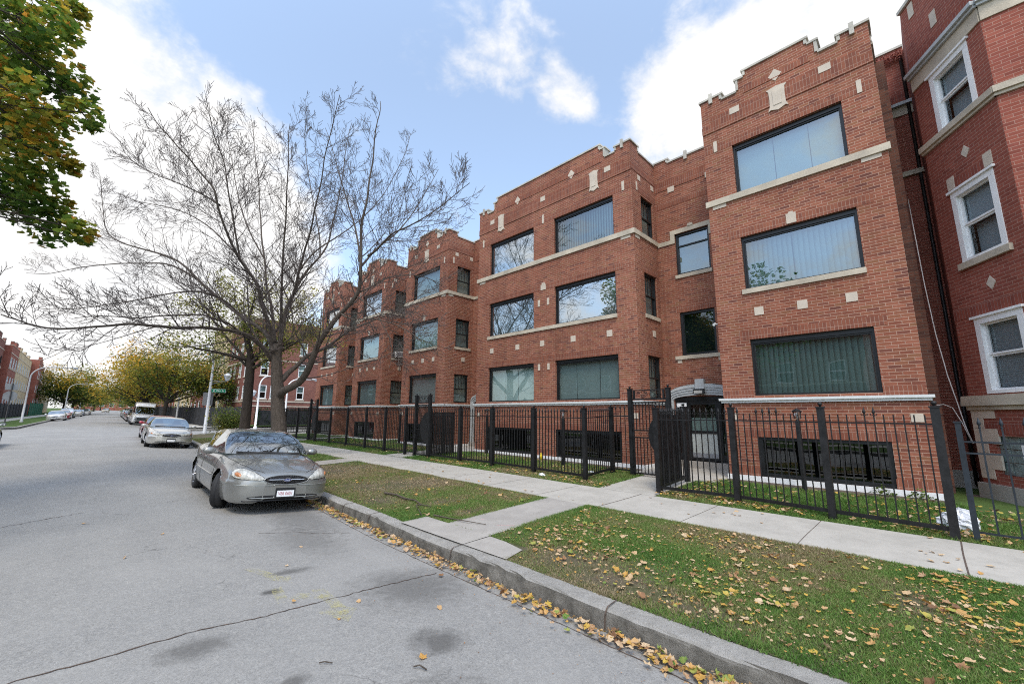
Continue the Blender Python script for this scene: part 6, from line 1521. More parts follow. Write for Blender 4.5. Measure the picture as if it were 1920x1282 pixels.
far_car(goldp, -1.0 + drift(190), 190, 'beige car driving in the middle of the street far away', None, R(-1.7))['label']
bc = far_car(darkp, -3.56, 29.9, 'dark car cut by the left picture edge, parked on the left before the cross street', None, R(180 - 1.0)); 
# ------------------------------------------------------------------ street lamps, signs, wooden fences
def lamp(x, y, h, arm, reach, label, mat='silver_pole', z=None, globe=None, group='cobra head street lamps'):
    z = (block_z(x, y) if x > 0 else left_z(x, y)) if z is None else z; r = empty('street_lamp', (x, y, z), 0, label, 'street lamp', group)
    a = np.array([arm[0], arm[1], 0.]); a = a / np.linalg.norm(a)
    mb = MB(); mb.lathe([(.15, -.1), (.15, .12), (.11, .16)], (0, 0, 0), 12); P = [(0, 0, .1), (0, 0, h * .5), (0, 0, h * .80)]; Rr = [.105, .085, .07]
    for t in np.linspace(.1, 1, 9): P.append(tuple(a * (reach * .45 * (1 - math.cos(t * math.pi / 2)) ) + np.array([0, 0, h * .80 + h * .20 * math.sin(t * math.pi / 2)]))); Rr.append(.07 - .025 * t)
    e = np.array(P[-1]); P.append(tuple(e + a * reach * .55 + np.array([0, 0, .03]))); Rr.append(.035)
    mb.tube(P, Rr, 10); mb.build('pole', M[mat], r)
    mb = MB(); c = np.array(P[-1]); u = a; w = np.array([-a[1], a[0], 0.]); G = []
    for t in np.linspace(0, 1, 9):
        rr = .16 * math.sin(math.pi * min(1, .18 + t * .82)) ** .6 if t < 1 else .02; G.append([tuple(c + u * (t * .75 - .1) + w * rr * math.cos(b) + np.array([0, 0, rr * .62 * math.sin(b) + .03])) for b in np.linspace(0, 2 * math.pi, 13)])
    mb.grid(G, 0, True); lh = mb.build('lamp_head', M['silver_pole'], r)
    mb = MB(); q = c + u * .38 + np.array([0, 0, -.075]); ellipsoid(mb, q, (.17, .12, .06), 8); mb.build('lens', M['lamp_glass'], lh)
    if globe:
        gx, gz = globe; g = np.array([gx, 0, gz]); mb = MB(); mb.tube([(0, 0, gz - .38), (gx * .5, 0, gz - .40), (gx, 0, gz - .36)], .025, 6); mb.tube([(0, 0, gz - .62), (gx * .6, 0, gz - .42)], .018, 6); mb.build('bracket', M['galv'], r)
        mb = MB(); mb.lathe([(.06, -.34), (.12, -.28), (.21, .0), (.23, .03)], tuple(g), 12); gl = mb.build('acorn_globe', M['lamp_glass'], r)
        mb = MB(); mb.lathe([(.26, .03), (.20, .14), (.10, .20), (.03, .22), (.0, .26)], tuple(g), 12); mb.build('cap', M['silver_pole'], gl)
    return r
lr = lamp(6.0, 36.0, 5.6, (-.35, -1), 2.6, 'silver street lamp at the cross street corner carrying the green street sign', globe=(.95, 4.05), group='cobra head street lamps')
mb = MB(); mb.box(.09, .93, -.012, .012, 2.88, 3.10); sg = tag(mb.build('street_sign', M['green_sign']), 'green street name sign reading E 76th St on the corner lamp post', 'street sign'); sg.location = lr.location
mb = MB(); mb.box(.075, .945, -.006, .006, 2.868, 2.879); mb.box(.075, .945, -.006, .006, 3.101, 3.112); mb.box(.931, .945, -.006, .006, 2.879, 3.101); mb.build('border', M['sign_white'], sg)
text_mesh('E  76th St', .165, basis((.51, -.0135, 2.99), (1, 0, 0), (0, 0, 1), (0, -1, 0)), M['sign_white'], 'lettering', sg, .001, .95)
mb = MB(); mb.box(-.30, .26, .13, .30, 1.95, 2.85); cb = tag(mb.build('control_box', M['sign_back']), 'grey metal box strapped behind the corner lamp post', 'control box'); cb.location = lr.location
mb = MB(); mb.box(-.12, .10, .10, .13, 2.10, 2.16); mb.box(-.12, .10, .10, .13, 2.62, 2.68); mb.build('strap', M['galv'], cb)
lamp(11.6, 46.0, 5.0, (1, .1), 1.7, 'white street lamp with acorn globe, just right of the dark leaning trunk', mat='paint_white', globe=(-.45, 3.35), z=slope(46) + .05)
lamp(14.2, 46.3, 4.9, (1, .05), 2.4, 'street lamp on the cross street mostly behind the big trunk', mat='paint_white', z=slope(46) + .05)
lamp(7.75, 64.2, 6.8, (-1, 0), 2.2, 'street lamp beside the wooden fence on the right, its top lost in the yellow tree'); lamp(8.3, 106, 6.8, (-1, 0), 2.6, 'thin street lamp on the right beyond the white van')
lamp(-4.78, 70.5, 6.1, (1, -.05), 3.0, 'nearest street lamp on the left, arching over the grass strip and street'); lamp(-3.0, 124, 6.3, (1, -.05), 3.0, 'street lamp in the middle of the left row, in front of the yellow tree'); lamp(-1.3, 180, 6.5, (1, -.05), 3.0, 'farthest street lamp on the left')
# stop sign seen from behind on a black post, with a plate above
x, y = -4.92, 58.5; z = left_z(x, y); r = empty('stop_sign', (x, y, z), 0, 'stop sign seen from its grey back on a thin black post at the left corner', 'traffic sign')
mb = MB(); mb.tube([(0, 0, -.1), (0, 0, 3.75)], .045, 8); mb.build('post', M['iron'], r)
mb = MB(); mb.prism([(.46 * math.cos(a), .46 * math.sin(a)) for a in np.arange(8) * math.pi / 4 + math.pi / 8], (-.02, .06, 2.62), (1, 0, 0), (0, 0, 1), (0, 1, 0), .012); mb.build('octagon_plate', M['sign_back'], r)
mb = MB(); mb.box(-.40, .34, .06, .07, 3.15, 3.70); mb.build('upper_plate', M['sign_back'], r)
def board_fence(pts, h, mat, label, zf, gate=None, w=.14):
    x0, y0 = pts[0]; r = empty('wooden_fence', (x0, y0, zf(x0, y0)), 0, label, 'fence')
    mb = MB(); pm = MB(); rr = random.Random(5)
    for (a, b) in zip(pts[:-1], pts[1:]):
        a, b = np.array(a), np.array(b); L = np.linalg.norm(b - a); d = (b - a) / L; q = np.array([-d[1], d[0]]); n = int(L / w)
        for k in range(n):
            p0, p1 = a + d * (k * w + .006), a + d * ((k + 1) * w - .006); hh = h + rr.uniform(-.05, .03); zz = zf(*p0) - .1; o = q * rr.uniform(.0, .02)
            A = [np.array([*(p0 + o), zz]), np.array([*(p1 + o), zz]), np.array([*(p1 + o), zz + hh]), np.array([*(p0 + o), zz + hh])]; mb.poly(A); B = [v + np.array([*q * .02, 0]) for v in A]; mb.poly(B); mb.poly([A[3], A[2], B[2], B[3]]); mb.poly([A[0], A[3], B[3], B[0]])
        for k in range(int(L / 2.4) + 1):
            p = a + d * min(L, k * 2.4); zz = zf(*p); pm.box(p[0] - .05, p[0] + .05, p[1] - .05, p[1] + .05, zz - .1, zz + h + .06); pm.build('post', M[mat], r); pm = MB()
    mb.build('boards', M[mat], r); at_world(r); return r
board_fence([(11.4, 48.7), (8.2, 48.9), (8.3, 60), (9.4, 86), (10.6, 130)], 1.9, 'wood_dark', 'black wooden fence on the right beyond the cross street', block_z)
board_fence([(-12.5, 60), (-9.2, 62), (-7.1, 112)], 2.0, 'wood_dark', 'long black wooden fence along the left pavement', left_z)
board_fence([(-7.0, 112.6), (-6.3, 131)], 2.2, 'green_paint', 'green painted fence section at the end of the black one on the left', left_z)
# fallen branch, twigs
def branch(name, pts, rad, label):
    mb = MB(); P = [(x, y, block_z(x, y) + .02 + dz) for x, y, dz in pts]; mb.tube(P, [rad * (1 - .65 * i / (len(P) - 1)) for i in range(len(P))], 7)
    o = tag(mb.build(name, M['bark']), label, 'branch'); return o
b1 = branch('fallen_branch', [(4.62, 8.30, .02), (4.66, 7.9, .03), (4.62, 7.5, .02), (4.62, 7.15, .04), (4.55, 6.85, .02), (4.62, 6.62, .01)], .022, 'long pale dead branch lying on the worn parkway grass')
mb = MB(); p = (4.55, 6.85, block_z(4.55, 6.85) + .03); mb.tube([p, (4.40, 6.75, p[2] + .02), (4.33, 6.62, p[2])], [.012, .005], 5) if False else mb.tube([p, (4.42, 6.78, p[2] + .03), (4.33, 6.62, p[2])], [.012, .009, .005], 5); mb.build('side_twig', M['bark'], b1)
branch('fallen_twig', [(4.28, 6.05, .02), (4.36, 5.72, .01), (4.42, 5.35, .02), (4.55, 5.05, .0)], .012, 'thin dark stick lying across the edge of the parkway walk')
branch('fallen_twig', [(4.16, 6.22, .01), (4.24, 6.45, .06), (4.34, 6.62, .02)], .008, 'short forked stick at the corner of the concrete slab')
def rtwig(pts, rad, label):
    mb = MB(); P = [(x, y, road_z(x, y) + .012 + dz) for x, y, dz in pts]; mb.tube(P, rad, 6); tag(mb.build('dead_twig', M['bark']), label, 'twig')
rtwig([(1.88, 2.83, 0), (1.91, 2.80, .012), (1.93, 2.74, 0)], .005, 'short curved twig lying on the asphalt'); rtwig([(1.40, 3.30, 0), (1.43, 3.28, .006), (1.47, 3.24, 0)], .004, 'small dark twig left of the curved one on the asphalt')
LIMBS = [
  (0.33, 0.24, [(5.35, 17.55, 0.44), (5.25, 17.65, 1.12), (5.17, 17.73, 1.92), (5.09, 17.81, 2.73), (5.01, 17.89, 3.46)], 0),
  (0.17, 0.03, [(5.18, 17.72, 2.39), (5.29, 17.32, 2.62), (5.56, 16.63, 2.97), (5.67, 16.09, 3.52), (5.67, 15.81, 4.07), (5.77, 15.42, 4.67), (6.09, 14.82, 5.31), (6.37, 14.25, 5.9), (6.38, 14.1, 6.39), (6.3, 14.04, 7.37), (6.16, 13.9, 8.3), (6.19, 13.72, 9.19), (6.22, 13.55, 10.12), (6.2, 13.43, 11.3), (6.21, 13.27, 12.43), (6.2, 13.14, 13.12)], 9),
  (0.13, 0.02, [(5.13, 17.77, 2.94), (5.45, 18.02, 3.29), (5.74, 18.15, 3.58), (6.25, 18.34, 4.16), (6.9, 18.26, 4.52), (7.67, 18.19, 5.21), (8.28, 18.14, 5.66), (8.89, 17.96, 6.04), (9.7, 17.72, 6.4), (10.51, 17.47, 7.31), (11.22, 17.18, 7.73)], 8),
  (0.05, 0.012, [(6.4, 14.22, 6.06), (6.91, 14.14, 6.42), (7.42, 14.05, 6.84), (8.09, 13.94, 7.09), (8.91, 13.69, 7.12), (9.6, 13.56, 6.92)], 6),
  (0.06, 0.012, [(6.44, 13.75, 7.33), (6.49, 13.0, 7.49), (6.53, 12.39, 7.73), (6.68, 11.67, 7.85), (6.91, 10.87, 7.98), (7.18, 10.03, 8.38), (7.4, 9.24, 8.73)], 9),
  (0.06, 0.012, [(6.32, 14.02, 6.96), (6.89, 14.29, 7.82), (7.73, 14.3, 8.74), (8.54, 14.34, 9.96), (9.18, 14.41, 11.21), (9.79, 14.5, 12.6)], 8),
  (0.15, 0.02, [(4.86, 18.04, 3.83), (4.61, 17.87, 4.04), (4.3, 17.75, 4.28), (3.95, 17.54, 4.47), (3.45, 17.19, 4.61), (2.71, 16.52, 4.46), (2.05, 15.9, 4.29), (1.48, 15.34, 4.13), (0.93, 14.91, 4.06), (0.34, 14.65, 3.97), (-0.27, 14.7, 3.81), (-0.92, 14.92, 3.68), (-1.34, 15.06, 3.79), (-1.69, 15.27, 3.95)], 10),
  (0.14, 0.02, [(4.89, 18.01, 4.08), (4.81, 18.23, 4.5), (4.63, 18.7, 4.95), (4.19, 19.85, 5.63), (3.63, 21.26, 6.4), (3.13, 22.48, 7.24), (2.65, 23.52, 8.0), (2.08, 24.52, 8.57), (1.24, 25.94, 8.84), (0.26, 27.36, 8.91), (-1.11, 29.16, 8.81), (-2.11, 30.59, 8.48), (-3.02, 31.93, 8.66)], 10),
  (0.08, 0.012, [(3.13, 22.48, 7.24), (2.4, 23.35, 8.28), (1.66, 24.24, 8.87), (0.8, 25.25, 9.24), (0.18, 25.87, 9.41), (-0.35, 26.4, 9.88), (-0.57, 26.63, 10.95), (-0.82, 27.02, 12.1), (-0.94, 27.14, 12.93)], 8),
  (0.13, 0.012, [(4.87, 18.03, 4.51), (4.67, 17.95, 4.96), (4.41, 17.79, 5.46), (4.19, 17.59, 5.89), (3.94, 17.4, 6.41), (3.56, 17.23, 6.87), (3.23, 17.13, 7.16), (2.75, 16.76, 7.88), (2.33, 16.48, 8.72), (2.03, 16.35, 9.29), (1.45, 16.37, 9.86), (0.93, 16.33, 10.22), (0.51, 16.32, 10.6), (0.15, 16.26, 11.08)], 10),
  (0.15, 0.012, [(5.01, 17.89, 3.58), (5.05, 17.99, 4.53), (5.09, 18.09, 5.22), (5.23, 18.24, 5.91), (5.37, 18.24, 6.39), (5.56, 18.33, 7.03), (5.93, 18.39, 7.77), (6.4, 18.33, 8.49), (6.8, 18.36, 9.45), (6.98, 18.61, 10.9), (7.21, 18.79, 12.7), (7.42, 19.01, 14.6), (7.61, 19.1, 16.23)], 9),
  (0.1, 0.012, [(4.92, 17.99, 4.3), (4.95, 18.52, 5.13), (4.9, 19.14, 6.23), (4.81, 19.8, 7.29), (4.76, 20.27, 8.42), (4.66, 20.8, 9.77), (4.53, 21.21, 11.08), (4.42, 21.6, 12.66), (4.24, 21.93, 14.14), (4.06, 22.25, 15.36), (3.91, 22.55, 16.45)], 9),
  (0.09, 0.012, [(5.05, 18.0, 4.96), (4.88, 17.6, 5.69), (4.66, 17.11, 6.65), (4.49, 16.71, 7.6), (4.3, 16.19, 8.84), (4.14, 15.78, 9.96), (4.0, 15.5, 11.09), (3.89, 15.33, 12.09)], 9),
  (0.09, 0.012, [(5.37, 18.24, 6.39), (5.33, 17.57, 6.92), (5.28, 17.19, 7.33), (5.23, 16.54, 8.07), (5.2, 15.99, 8.83), (5.15, 15.48, 9.98), (5.08, 14.98, 11.05), (5.04, 14.46, 12.08), (5.02, 13.91, 13.12)], 9),
  (0.07, 0.012, [(6.28, 14.06, 7.16), (6.46, 14.73, 8.46), (6.32, 15.43, 9.76), (6.19, 16.13, 11.14), (6.05, 16.7, 12.55), (5.76, 17.28, 13.96)], 8),
  (0.06, 0.01, [(4.05, 20.14, 5.79), (3.38, 20.1, 6.34), (2.66, 19.97, 6.49), (1.85, 19.94, 6.24), (0.98, 20.1, 5.84), (0.05, 20.33, 5.45), (-0.84, 20.66, 5.19), (-1.58, 20.83, 5.12)], 8),
  (0.06, 0.01, [(3.45, 17.19, 4.61), (2.94, 16.85, 4.86), (2.3, 16.64, 4.9), (1.51, 16.74, 4.77), (0.77, 16.76, 4.54), (0.07, 16.9, 4.54), (-0.56, 16.97, 4.34)], 8),
  (0.05, 0.01, [(3.56, 17.23, 6.87), (3.24, 18.26, 7.85), (2.65, 19.42, 8.9), (1.88, 20.76, 9.78), (1.09, 21.98, 10.28), (0.28, 23.22, 10.67), (-0.33, 24.12, 11.15)], 8),
  (0.05, 0.01, [(2.33, 16.48, 8.72), (1.92, 17.31, 9.27), (1.37, 18.15, 9.79), (0.67, 19.13, 10.22), (-0.02, 20.12, 10.98)], 8),
  (0.05, 0.01, [(3.23, 17.13, 7.16), (2.91, 16.88, 8.17), (2.62, 16.61, 9.18), (2.3, 16.51, 10.22), (1.96, 16.42, 11.03), (1.72, 16.37, 11.7)], 8),
  (0.05, 0.01, [(4.76, 20.27, 8.42), (4.31, 21.29, 9.81), (3.93, 22.24, 11.33), (3.67, 22.93, 13.17), (3.38, 23.64, 15.12), (2.98, 24.33, 16.94)], 8),
  (0.05, 0.01, [(6.09, 14.82, 5.31), (6.12, 13.94, 4.94), (6.23, 12.97, 4.9), (6.32, 12.03, 4.68), (6.49, 11.01, 4.3), (6.57, 10.22, 3.8)], 6),
  (0.05, 0.01, [(5.28, 17.19, 7.33), (5.86, 17.46, 8.41), (6.84, 17.32, 9.4), (7.88, 17.13, 10.71), (8.75, 16.96, 12.32), (9.43, 16.85, 14.27), (9.67, 16.89, 15.58)], 8),
  (0.05, 0.01, [(6.4, 18.33, 8.49), (6.43, 18.73, 9.96), (6.17, 19.41, 11.69), (5.96, 19.92, 13.46), (5.83, 20.32, 15.02), (5.87, 20.43, 16.43)], 8),
  (0.035, 0.008, [(6.37, 14.25, 5.9), (6.53, 13.24, 5.37), (6.57, 12.49, 4.61), (6.63, 12.0, 3.85), (6.5, 11.85, 3.14)], 7),
  (0.04, 0.008, [(5.67, 16.09, 3.52), (5.07, 15.85, 4.27), (4.72, 15.63, 4.97), (4.52, 15.41, 5.85), (4.48, 15.02, 6.72)], 6),
  (0.05, 0.01, [(4.76, 18.14, 4.04), (4.79, 17.26, 4.2), (4.86, 16.34, 4.31), (4.86, 15.49, 4.55), (4.9, 14.74, 4.86)], 5),
]
# anchors
SPRAYS = [(-1.96,13.21,10.27,0.79,70), (-1.57,13.78,11.28,0.42,34), (-2.20,13.87,9.45,0.71,60), (-1.71,14.10,9.94,0.69,55), (-1.25,13.71,9.33,0.53,42), (-0.77,11.47,7.69,0.30,28), (-1.56,12.11,7.85,0.59,55), (-2.34,15.46,8.90,0.60,45), (-1.19,12.50,7.86,0.37,32), (-1.63,12.87,7.00,0.62,55), (-1.42,15.03,8.20,0.41,30), (-0.93,12.90,7.07,0.22,18), (-2.05,15.17,7.03,0.64,48), (-1.36,13.35,6.45,0.54,45), (-0.99,13.49,6.16,0.40,32), (-0.57,11.54,5.24,0.29,26), (-1.10,13.58,5.72,0.45,36), (-1.80,15.02,6.52,0.43,32), (-2.71,14.78,8.59,1.22,100), (-3.04,15.11,10.58,1.22,100), (-2.34,14.42,6.86,0.79,65), (-1.34,13.48,11.26,0.20,16), (-0.78,13.60,8.54,0.21,16), (-0.50,13.09,5.51,0.15,12), (-1.47,12.17,9.60,0.43,40), (-1.77,14.65,8.34,0.52,40), ]
BLOBS = [((-0.016,0.892,0.452),20,1), ((-0.106,0.954,0.282),20,0.95), ((0.074,0.941,0.330),14,0.8), ((-0.042,0.991,0.130),12,0.8), ((0.100,0.984,0.150),12,0.6), ((0.754,0.094,0.651),13,1), ((0.774,0.268,0.574),8,0.9), ((0.866,0.067,0.496),9,0.8), ((0.614,0.458,0.643),3.6,0.85), ((0.437,0.521,0.733),5,0.14), ((0.445,0.643,0.624),2.8,0.45), ((0.489,0.500,0.715),3.4,0.12), ((0.261,0.705,0.659),15,-1), ((0.630,0.564,0.534),8,-0.7), ((0.620,0.338,0.708),6,-0.7), ((0.020,0.984,0.176),3,-0.5), ((0.098,0.796,0.597),8,-0.5), ((0.496,0.696,0.519),9,-0.7), ]
# ------------------------------------------------------------------ trees
class Twigs:
    """recursive branching; fast tapered tubes"""
    def __init__(s, seed): s.r = random.Random(seed); s.mb = {0: MB(), 1: MB()}; s.tips = []; s.count = 0
    def grow(s, p, d, L, rad, depth, up=.12, wob=.22, tgt=1, spread=.75, kids=(4, 7), tipmin=.004):
        r = s.r; n = max(3, int(L / .35) + 2) if depth > 0 else 4
        pts = [np.array(p, float)]; rr = [rad]; d = np.array(d, float); d /= np.linalg.norm(d)
        for k in range(1, n + 1):
            d = d + np.array([r.gauss(0, wob), r.gauss(0, wob), r.gauss(0, wob) + up]) * (.9 / math.sqrt(n)); d /= np.linalg.norm(d)
            pts.append(pts[-1] + d * (L / n)); rr.append(max(tipmin, rad * (1 - .8 * k / n)))
        s.mb[tgt].tube(pts, rr, 5 if rad > .02 else 3, cap=False); s.count += 1
        if depth > 0:
            m = r.randint(*kids)
            for q in range(m):
                t = .15 + .85 * (q + r.random() * .8) / m; i = min(n - 1, int(t * n)); f = t * n - i
                b = pts[i] + (pts[i + 1] - pts[i]) * min(1, f); e = pts[i + 1] - pts[i]; e /= np.linalg.norm(e)
                v = np.array([r.gauss(0, 1) for _ in range(3)]); v -= e * (v @ e); v /= max(1e-6, np.linalg.norm(v))
                s.grow(b, e * (1 - spread * .4) + v * spread, L * r.uniform(.34, .62) * (1.12 - .5 * t), max(tipmin, rr[i] * r.uniform(.45, .65)), depth - 1, up, wob, tgt, spread, kids, tipmin)
        else: s.tips.append(pts[-1])
        if depth <= 1: s.tips += [pts[i] for i in range(1, len(pts))]
    def limb(s, pts, r0, r1, n, depth=2, wobble=.05, L=(1.3, 2.4), tgt=0, sub=1, up=.15, kids=(4, 6), start=.25, tipmin=.0045, wobt=.34, spt=.8, tl=.35, pw=.8):
        r = s.r; pts = [np.array(p, float) for p in pts]; out = []
        for a, b in zip(pts[:-1], pts[1:]):
            for k in range(3): out.append(a + (b - a) * k / 3 + (np.array([r.gauss(0, wobble) for _ in range(3)]) * (min(1, r0 * 5) + .3) if out else 0))
        out.append(pts[-1]); N = len(out)
        for q in range(2): out = [out[0]] + [(out[i - 1] + 2 * out[i] + out[i + 1]) / 4 for i in range(1, N - 1)] + [out[-1]]
        rr = [r0 + (r1 - r0) * (i / (N - 1)) ** pw for i in range(N)]
        s.mb[tgt].tube(out, rr, 14 if r0 > .2 else (9 if r0 > .08 else 6), cap=False)
        tot = sum(np.linalg.norm(b - a) for a, b in zip(out[:-1], out[1:]))
        for q in range(n * 2 if n else 0):
            t = start + (1 - start) * (q + r.random()) / (n * 2); i = min(N - 2, int(t * (N - 1))); e = out[i + 1] - out[i]; e /= np.linalg.norm(e)
            v = np.array([r.gauss(0, 1), r.gauss(0, 1), r.gauss(.25, .8)]); v -= e * (v @ e); v /= max(1e-6, np.linalg.norm(v))
            s.grow(out[i], e * .75 + v * .75, r.uniform(*L) * (1.1 - tl * t), min(.028, max(.010, rr[i] * .45)), depth, up, wobt, sub, spt, kids, tipmin)
        return out

# the big bare tree on the parkway -------------------------------------------------
bt = empty('bare_tree', (5.2, 17.7, block_z(5.2, 17.7))); tag(bt, 'big leafless spreading tree with grey trunk on the parkway behind the parked sedan', 'tree')
T = Twigs(21)
tr = MB()
trunk = T.limb([(5.37, 17.53, -.05)] + LIMBS[0][2] + [(4.99, 17.9, 3.9), (5.0, 17.88, 4.4)], .34, .15, 0, wobble=.015, tgt=0)
tr = T.mb[0]; base = LIMBS[0][2][0]
for k in range(7):  # root flare
    a = k * 2 * math.pi / 7 + .3; q = np.array([5.2, 17.7, block_z(5.2, 17.7)])
    tr.tube([q + np.array([.22 * math.cos(a), .22 * math.sin(a), .55]), q + np.array([.34 * math.cos(a), .34 * math.sin(a), .12]), q + np.array([.55 * math.cos(a), .55 * math.sin(a), -.06])], [.09, .12, .06], 6)
trunk_mb = T.mb[0]; T.mb[0] = MB()
for q, (r0, r1, pts, n) in enumerate(LIMBS[1:]): T.limb(pts, r0 * (1 if q < 2 else .76), min(r1, .010), n + 3, 2, .05 if r0 > .1 else .07, (1.3, 3.0), kids=(4, 6), start=.14, tipmin=.0058, up=.16, wobt=.13, spt=.62, tl=.72, pw=.62)
trunk_mb.build('trunk', M['bark'], bt); T.mb[0].build('limbs', M['bark'], bt); T.mb[1].build('twigs', M['twig'], bt); at_world(bt)


def leaf_tree(name, x, y, z, H, spread, label, leafmat, nl, lsize, seed, trunk_r=.2, fork=2.6, lean=(0, 0), barkm='bark_dark', top=0.0, shade=(.1, .9), group=None, nlimb=8, clear=.0, twig=True, flat=1.0, cluster=.35, depth=2, cat='tree', limb_up=.55):
    r = empty(name, (x, y, z), 0, label, cat, group); T = Twigs(seed); R_ = random.Random(seed + 1); rng = np.random.default_rng(seed)
    f = np.array([lean[0], lean[1], fork]); T.mb[0].tube([(0, 0, -.1), (0, 0, .15), f * .5 + np.array([.03, .02, 0]), f], [trunk_r * 1.35, trunk_r, trunk_r * .88, trunk_r * .8], 12, cap=False)
    for k in range(nlimb):
        a = 2 * math.pi * k / nlimb + R_.uniform(-.3, .3); el = R_.uniform(.25, 1.2); L = math.hypot(spread * math.cos(el), (H - fork) * math.sin(el)) * R_.uniform(.72, .95)
        d = np.array([math.cos(a) * math.cos(el), math.sin(a) * math.cos(el), math.sin(el) * flat]); p = f * R_.uniform(.85, 1.0)
        pts = [p]; n = 5
        for i in range(n): d = d + np.array([R_.gauss(0, .12), R_.gauss(0, .12), R_.gauss(.02, .1)]); d /= np.linalg.norm(d); pts.append(pts[-1] + d * L / n)
        T.limb(pts, trunk_r * R_.uniform(.35, .6), .015, 4, 1 if depth < 2 else 2, .04, (spread * .25, spread * .42), tgt=0, kids=(3, 5), start=.2, tipmin=.006)
    T.mb[0].build('trunk', M[barkm], r)
    if twig: T.mb[1].build('twigs', M[barkm], r)
    tips = np.array(T.tips); n = nl; pick = tips[rng.integers(0, len(tips), n)]; pos = pick + rng.normal(0, cluster, (n, 3)) * np.array([1, 1, .8])
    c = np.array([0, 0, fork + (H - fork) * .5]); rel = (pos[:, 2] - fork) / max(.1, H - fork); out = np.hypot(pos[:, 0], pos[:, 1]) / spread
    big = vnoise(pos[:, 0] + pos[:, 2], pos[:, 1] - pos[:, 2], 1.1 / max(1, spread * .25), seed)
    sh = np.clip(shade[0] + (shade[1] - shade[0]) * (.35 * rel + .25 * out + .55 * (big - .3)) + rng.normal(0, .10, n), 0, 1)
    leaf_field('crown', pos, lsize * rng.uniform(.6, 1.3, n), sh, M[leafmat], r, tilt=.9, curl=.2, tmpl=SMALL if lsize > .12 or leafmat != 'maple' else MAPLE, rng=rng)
    return r
# maple hanging in from the left, near the camera
mp = empty('maple_tree', (-7.0, 9.8, left_z(-7.0, 9.8))); tag(mp, 'green and gold maple whose leafy branches hang into the upper left corner', 'tree')
T = Twigs(5); T.mb[0].tube([(-7.0, 9.8, -.1), (-7.0, 9.8, .3), (-6.95, 9.85, 2.2), (-6.9, 9.9, 3.6)], [.38, .28, .25, .23], 14, cap=False)
hub = np.array([-6.9, 9.9, 3.6]); POS, SZ, SH = [], [], []
top = np.array([-6.4, 10.4, 7.6]); T.limb([hub, (-6.7, 10.1, 5.4), top, (-6.3, 10.5, 9.5), (-6.5, 10.2, 11.5)], .20, .04, 0)
bandz = [0, 6.2, 7.4, 8.6, 9.8, 99]; HUBS = []; EXTRA = []
for b in range(5):
    mem = [np.array(s[:3]) for s in SPRAYS if bandz[b] <= s[2] < bandz[b + 1]]
    if not mem: HUBS.append(None); continue
    m = sum(mem) / len(mem); s0 = hub + (top - hub) * min(1, .05 + .22 * b); h = s0 * .40 + m * .60 + np.array([-.2, -.3, -.15]); HUBS.append(h)
    q = [s0, s0 * .7 + h * .3 + np.array([.25, -.15, .35]), s0 * .35 + h * .65 + np.array([-.2, .25, .30]), h]
    T.limb(q, .10, .045, 5, 2, .09, (.9, 1.7), kids=(3, 5), start=.25)
    for f in (.30, .55, .80):
        for _ in range(3): EXTRA.append((*(s0 * (1 - f) + h * f + RNG.normal(0, .55, 3)), .85, -1))
for k, (x, y, z, rm, rp) in enumerate(SPRAYS + EXTRA):
    c = np.array([x, y, z])
    if rp > 0:
        h = min((q for q in HUBS if q is not None), key=lambda q: np.linalg.norm(q - c)); v = c - h; side = np.array([RNG.normal(0, .3), RNG.normal(0, .3), .25]) * np.linalg.norm(v) * .35
        T.limb([h, h + v * .3 + side, h + v * .65 + side * .6, c], .030, .008, 5, 1, .05, (rm * .7, rm * 1.3), kids=(3, 5), start=.4)
    else: rp = 62
    n = int(.105 * rp * rp) + 40; v = RNG.normal(0, 1, (n, 3)); v /= np.linalg.norm(v, axis=1)[:, None]; v *= (RNG.random(n) ** .42)[:, None]
    p = c + v * rm * np.array([1, 1, .95]); keep = vnoise(p[:, 0] + p[:, 2] * .6, p[:, 1] - p[:, 2] * .8, 2.6, 4) > .31; p = p[keep]
    POS.append(p); SZ.append(RNG.uniform(.085, .165, len(p))); SH.append(np.clip(.28 + .5 * (vnoise(p[:, 0] * 1.2 + p[:, 2], p[:, 1] * 1.2 - p[:, 2], 1.1, 8) - .2) + .10 * v[keep, 2] + RNG.normal(0, .14, len(p)) + .22 * (RNG.random(len(p)) < .16), 0, 1))
POS, SZ, SH = np.concatenate(POS), np.concatenate(SZ), np.concatenate(SH)
# rest of the crown, over the left pavement
n = 3800; v = RNG.normal(0, 1, (n, 3)); v /= np.linalg.norm(v, axis=1)[:, None]; p = np.array([-7.2, 9.0, 8.2]) + v * (RNG.random(n) ** .4)[:, None] * np.array([4.2, 5.0, 3.9]); p = p[(p[:, 2] > 4.3) & (p[:, 0] + .55 * (p[:, 1] - 9) < -5.0)]
POS = np.concatenate([POS, p]); SZ = np.concatenate([SZ, RNG.uniform(.16, .26, len(p))]); SH = np.concatenate([SH, RNG.random(len(p)) * .6])
T.mb[0].build('trunk', M['bark_dark'], mp); T.mb[1].build('twigs', M['bark_dark'], mp)
leaf_field('crown', POS, SZ, SH, M['maple'], mp, tilt=.75, curl=.35); at_world(mp)

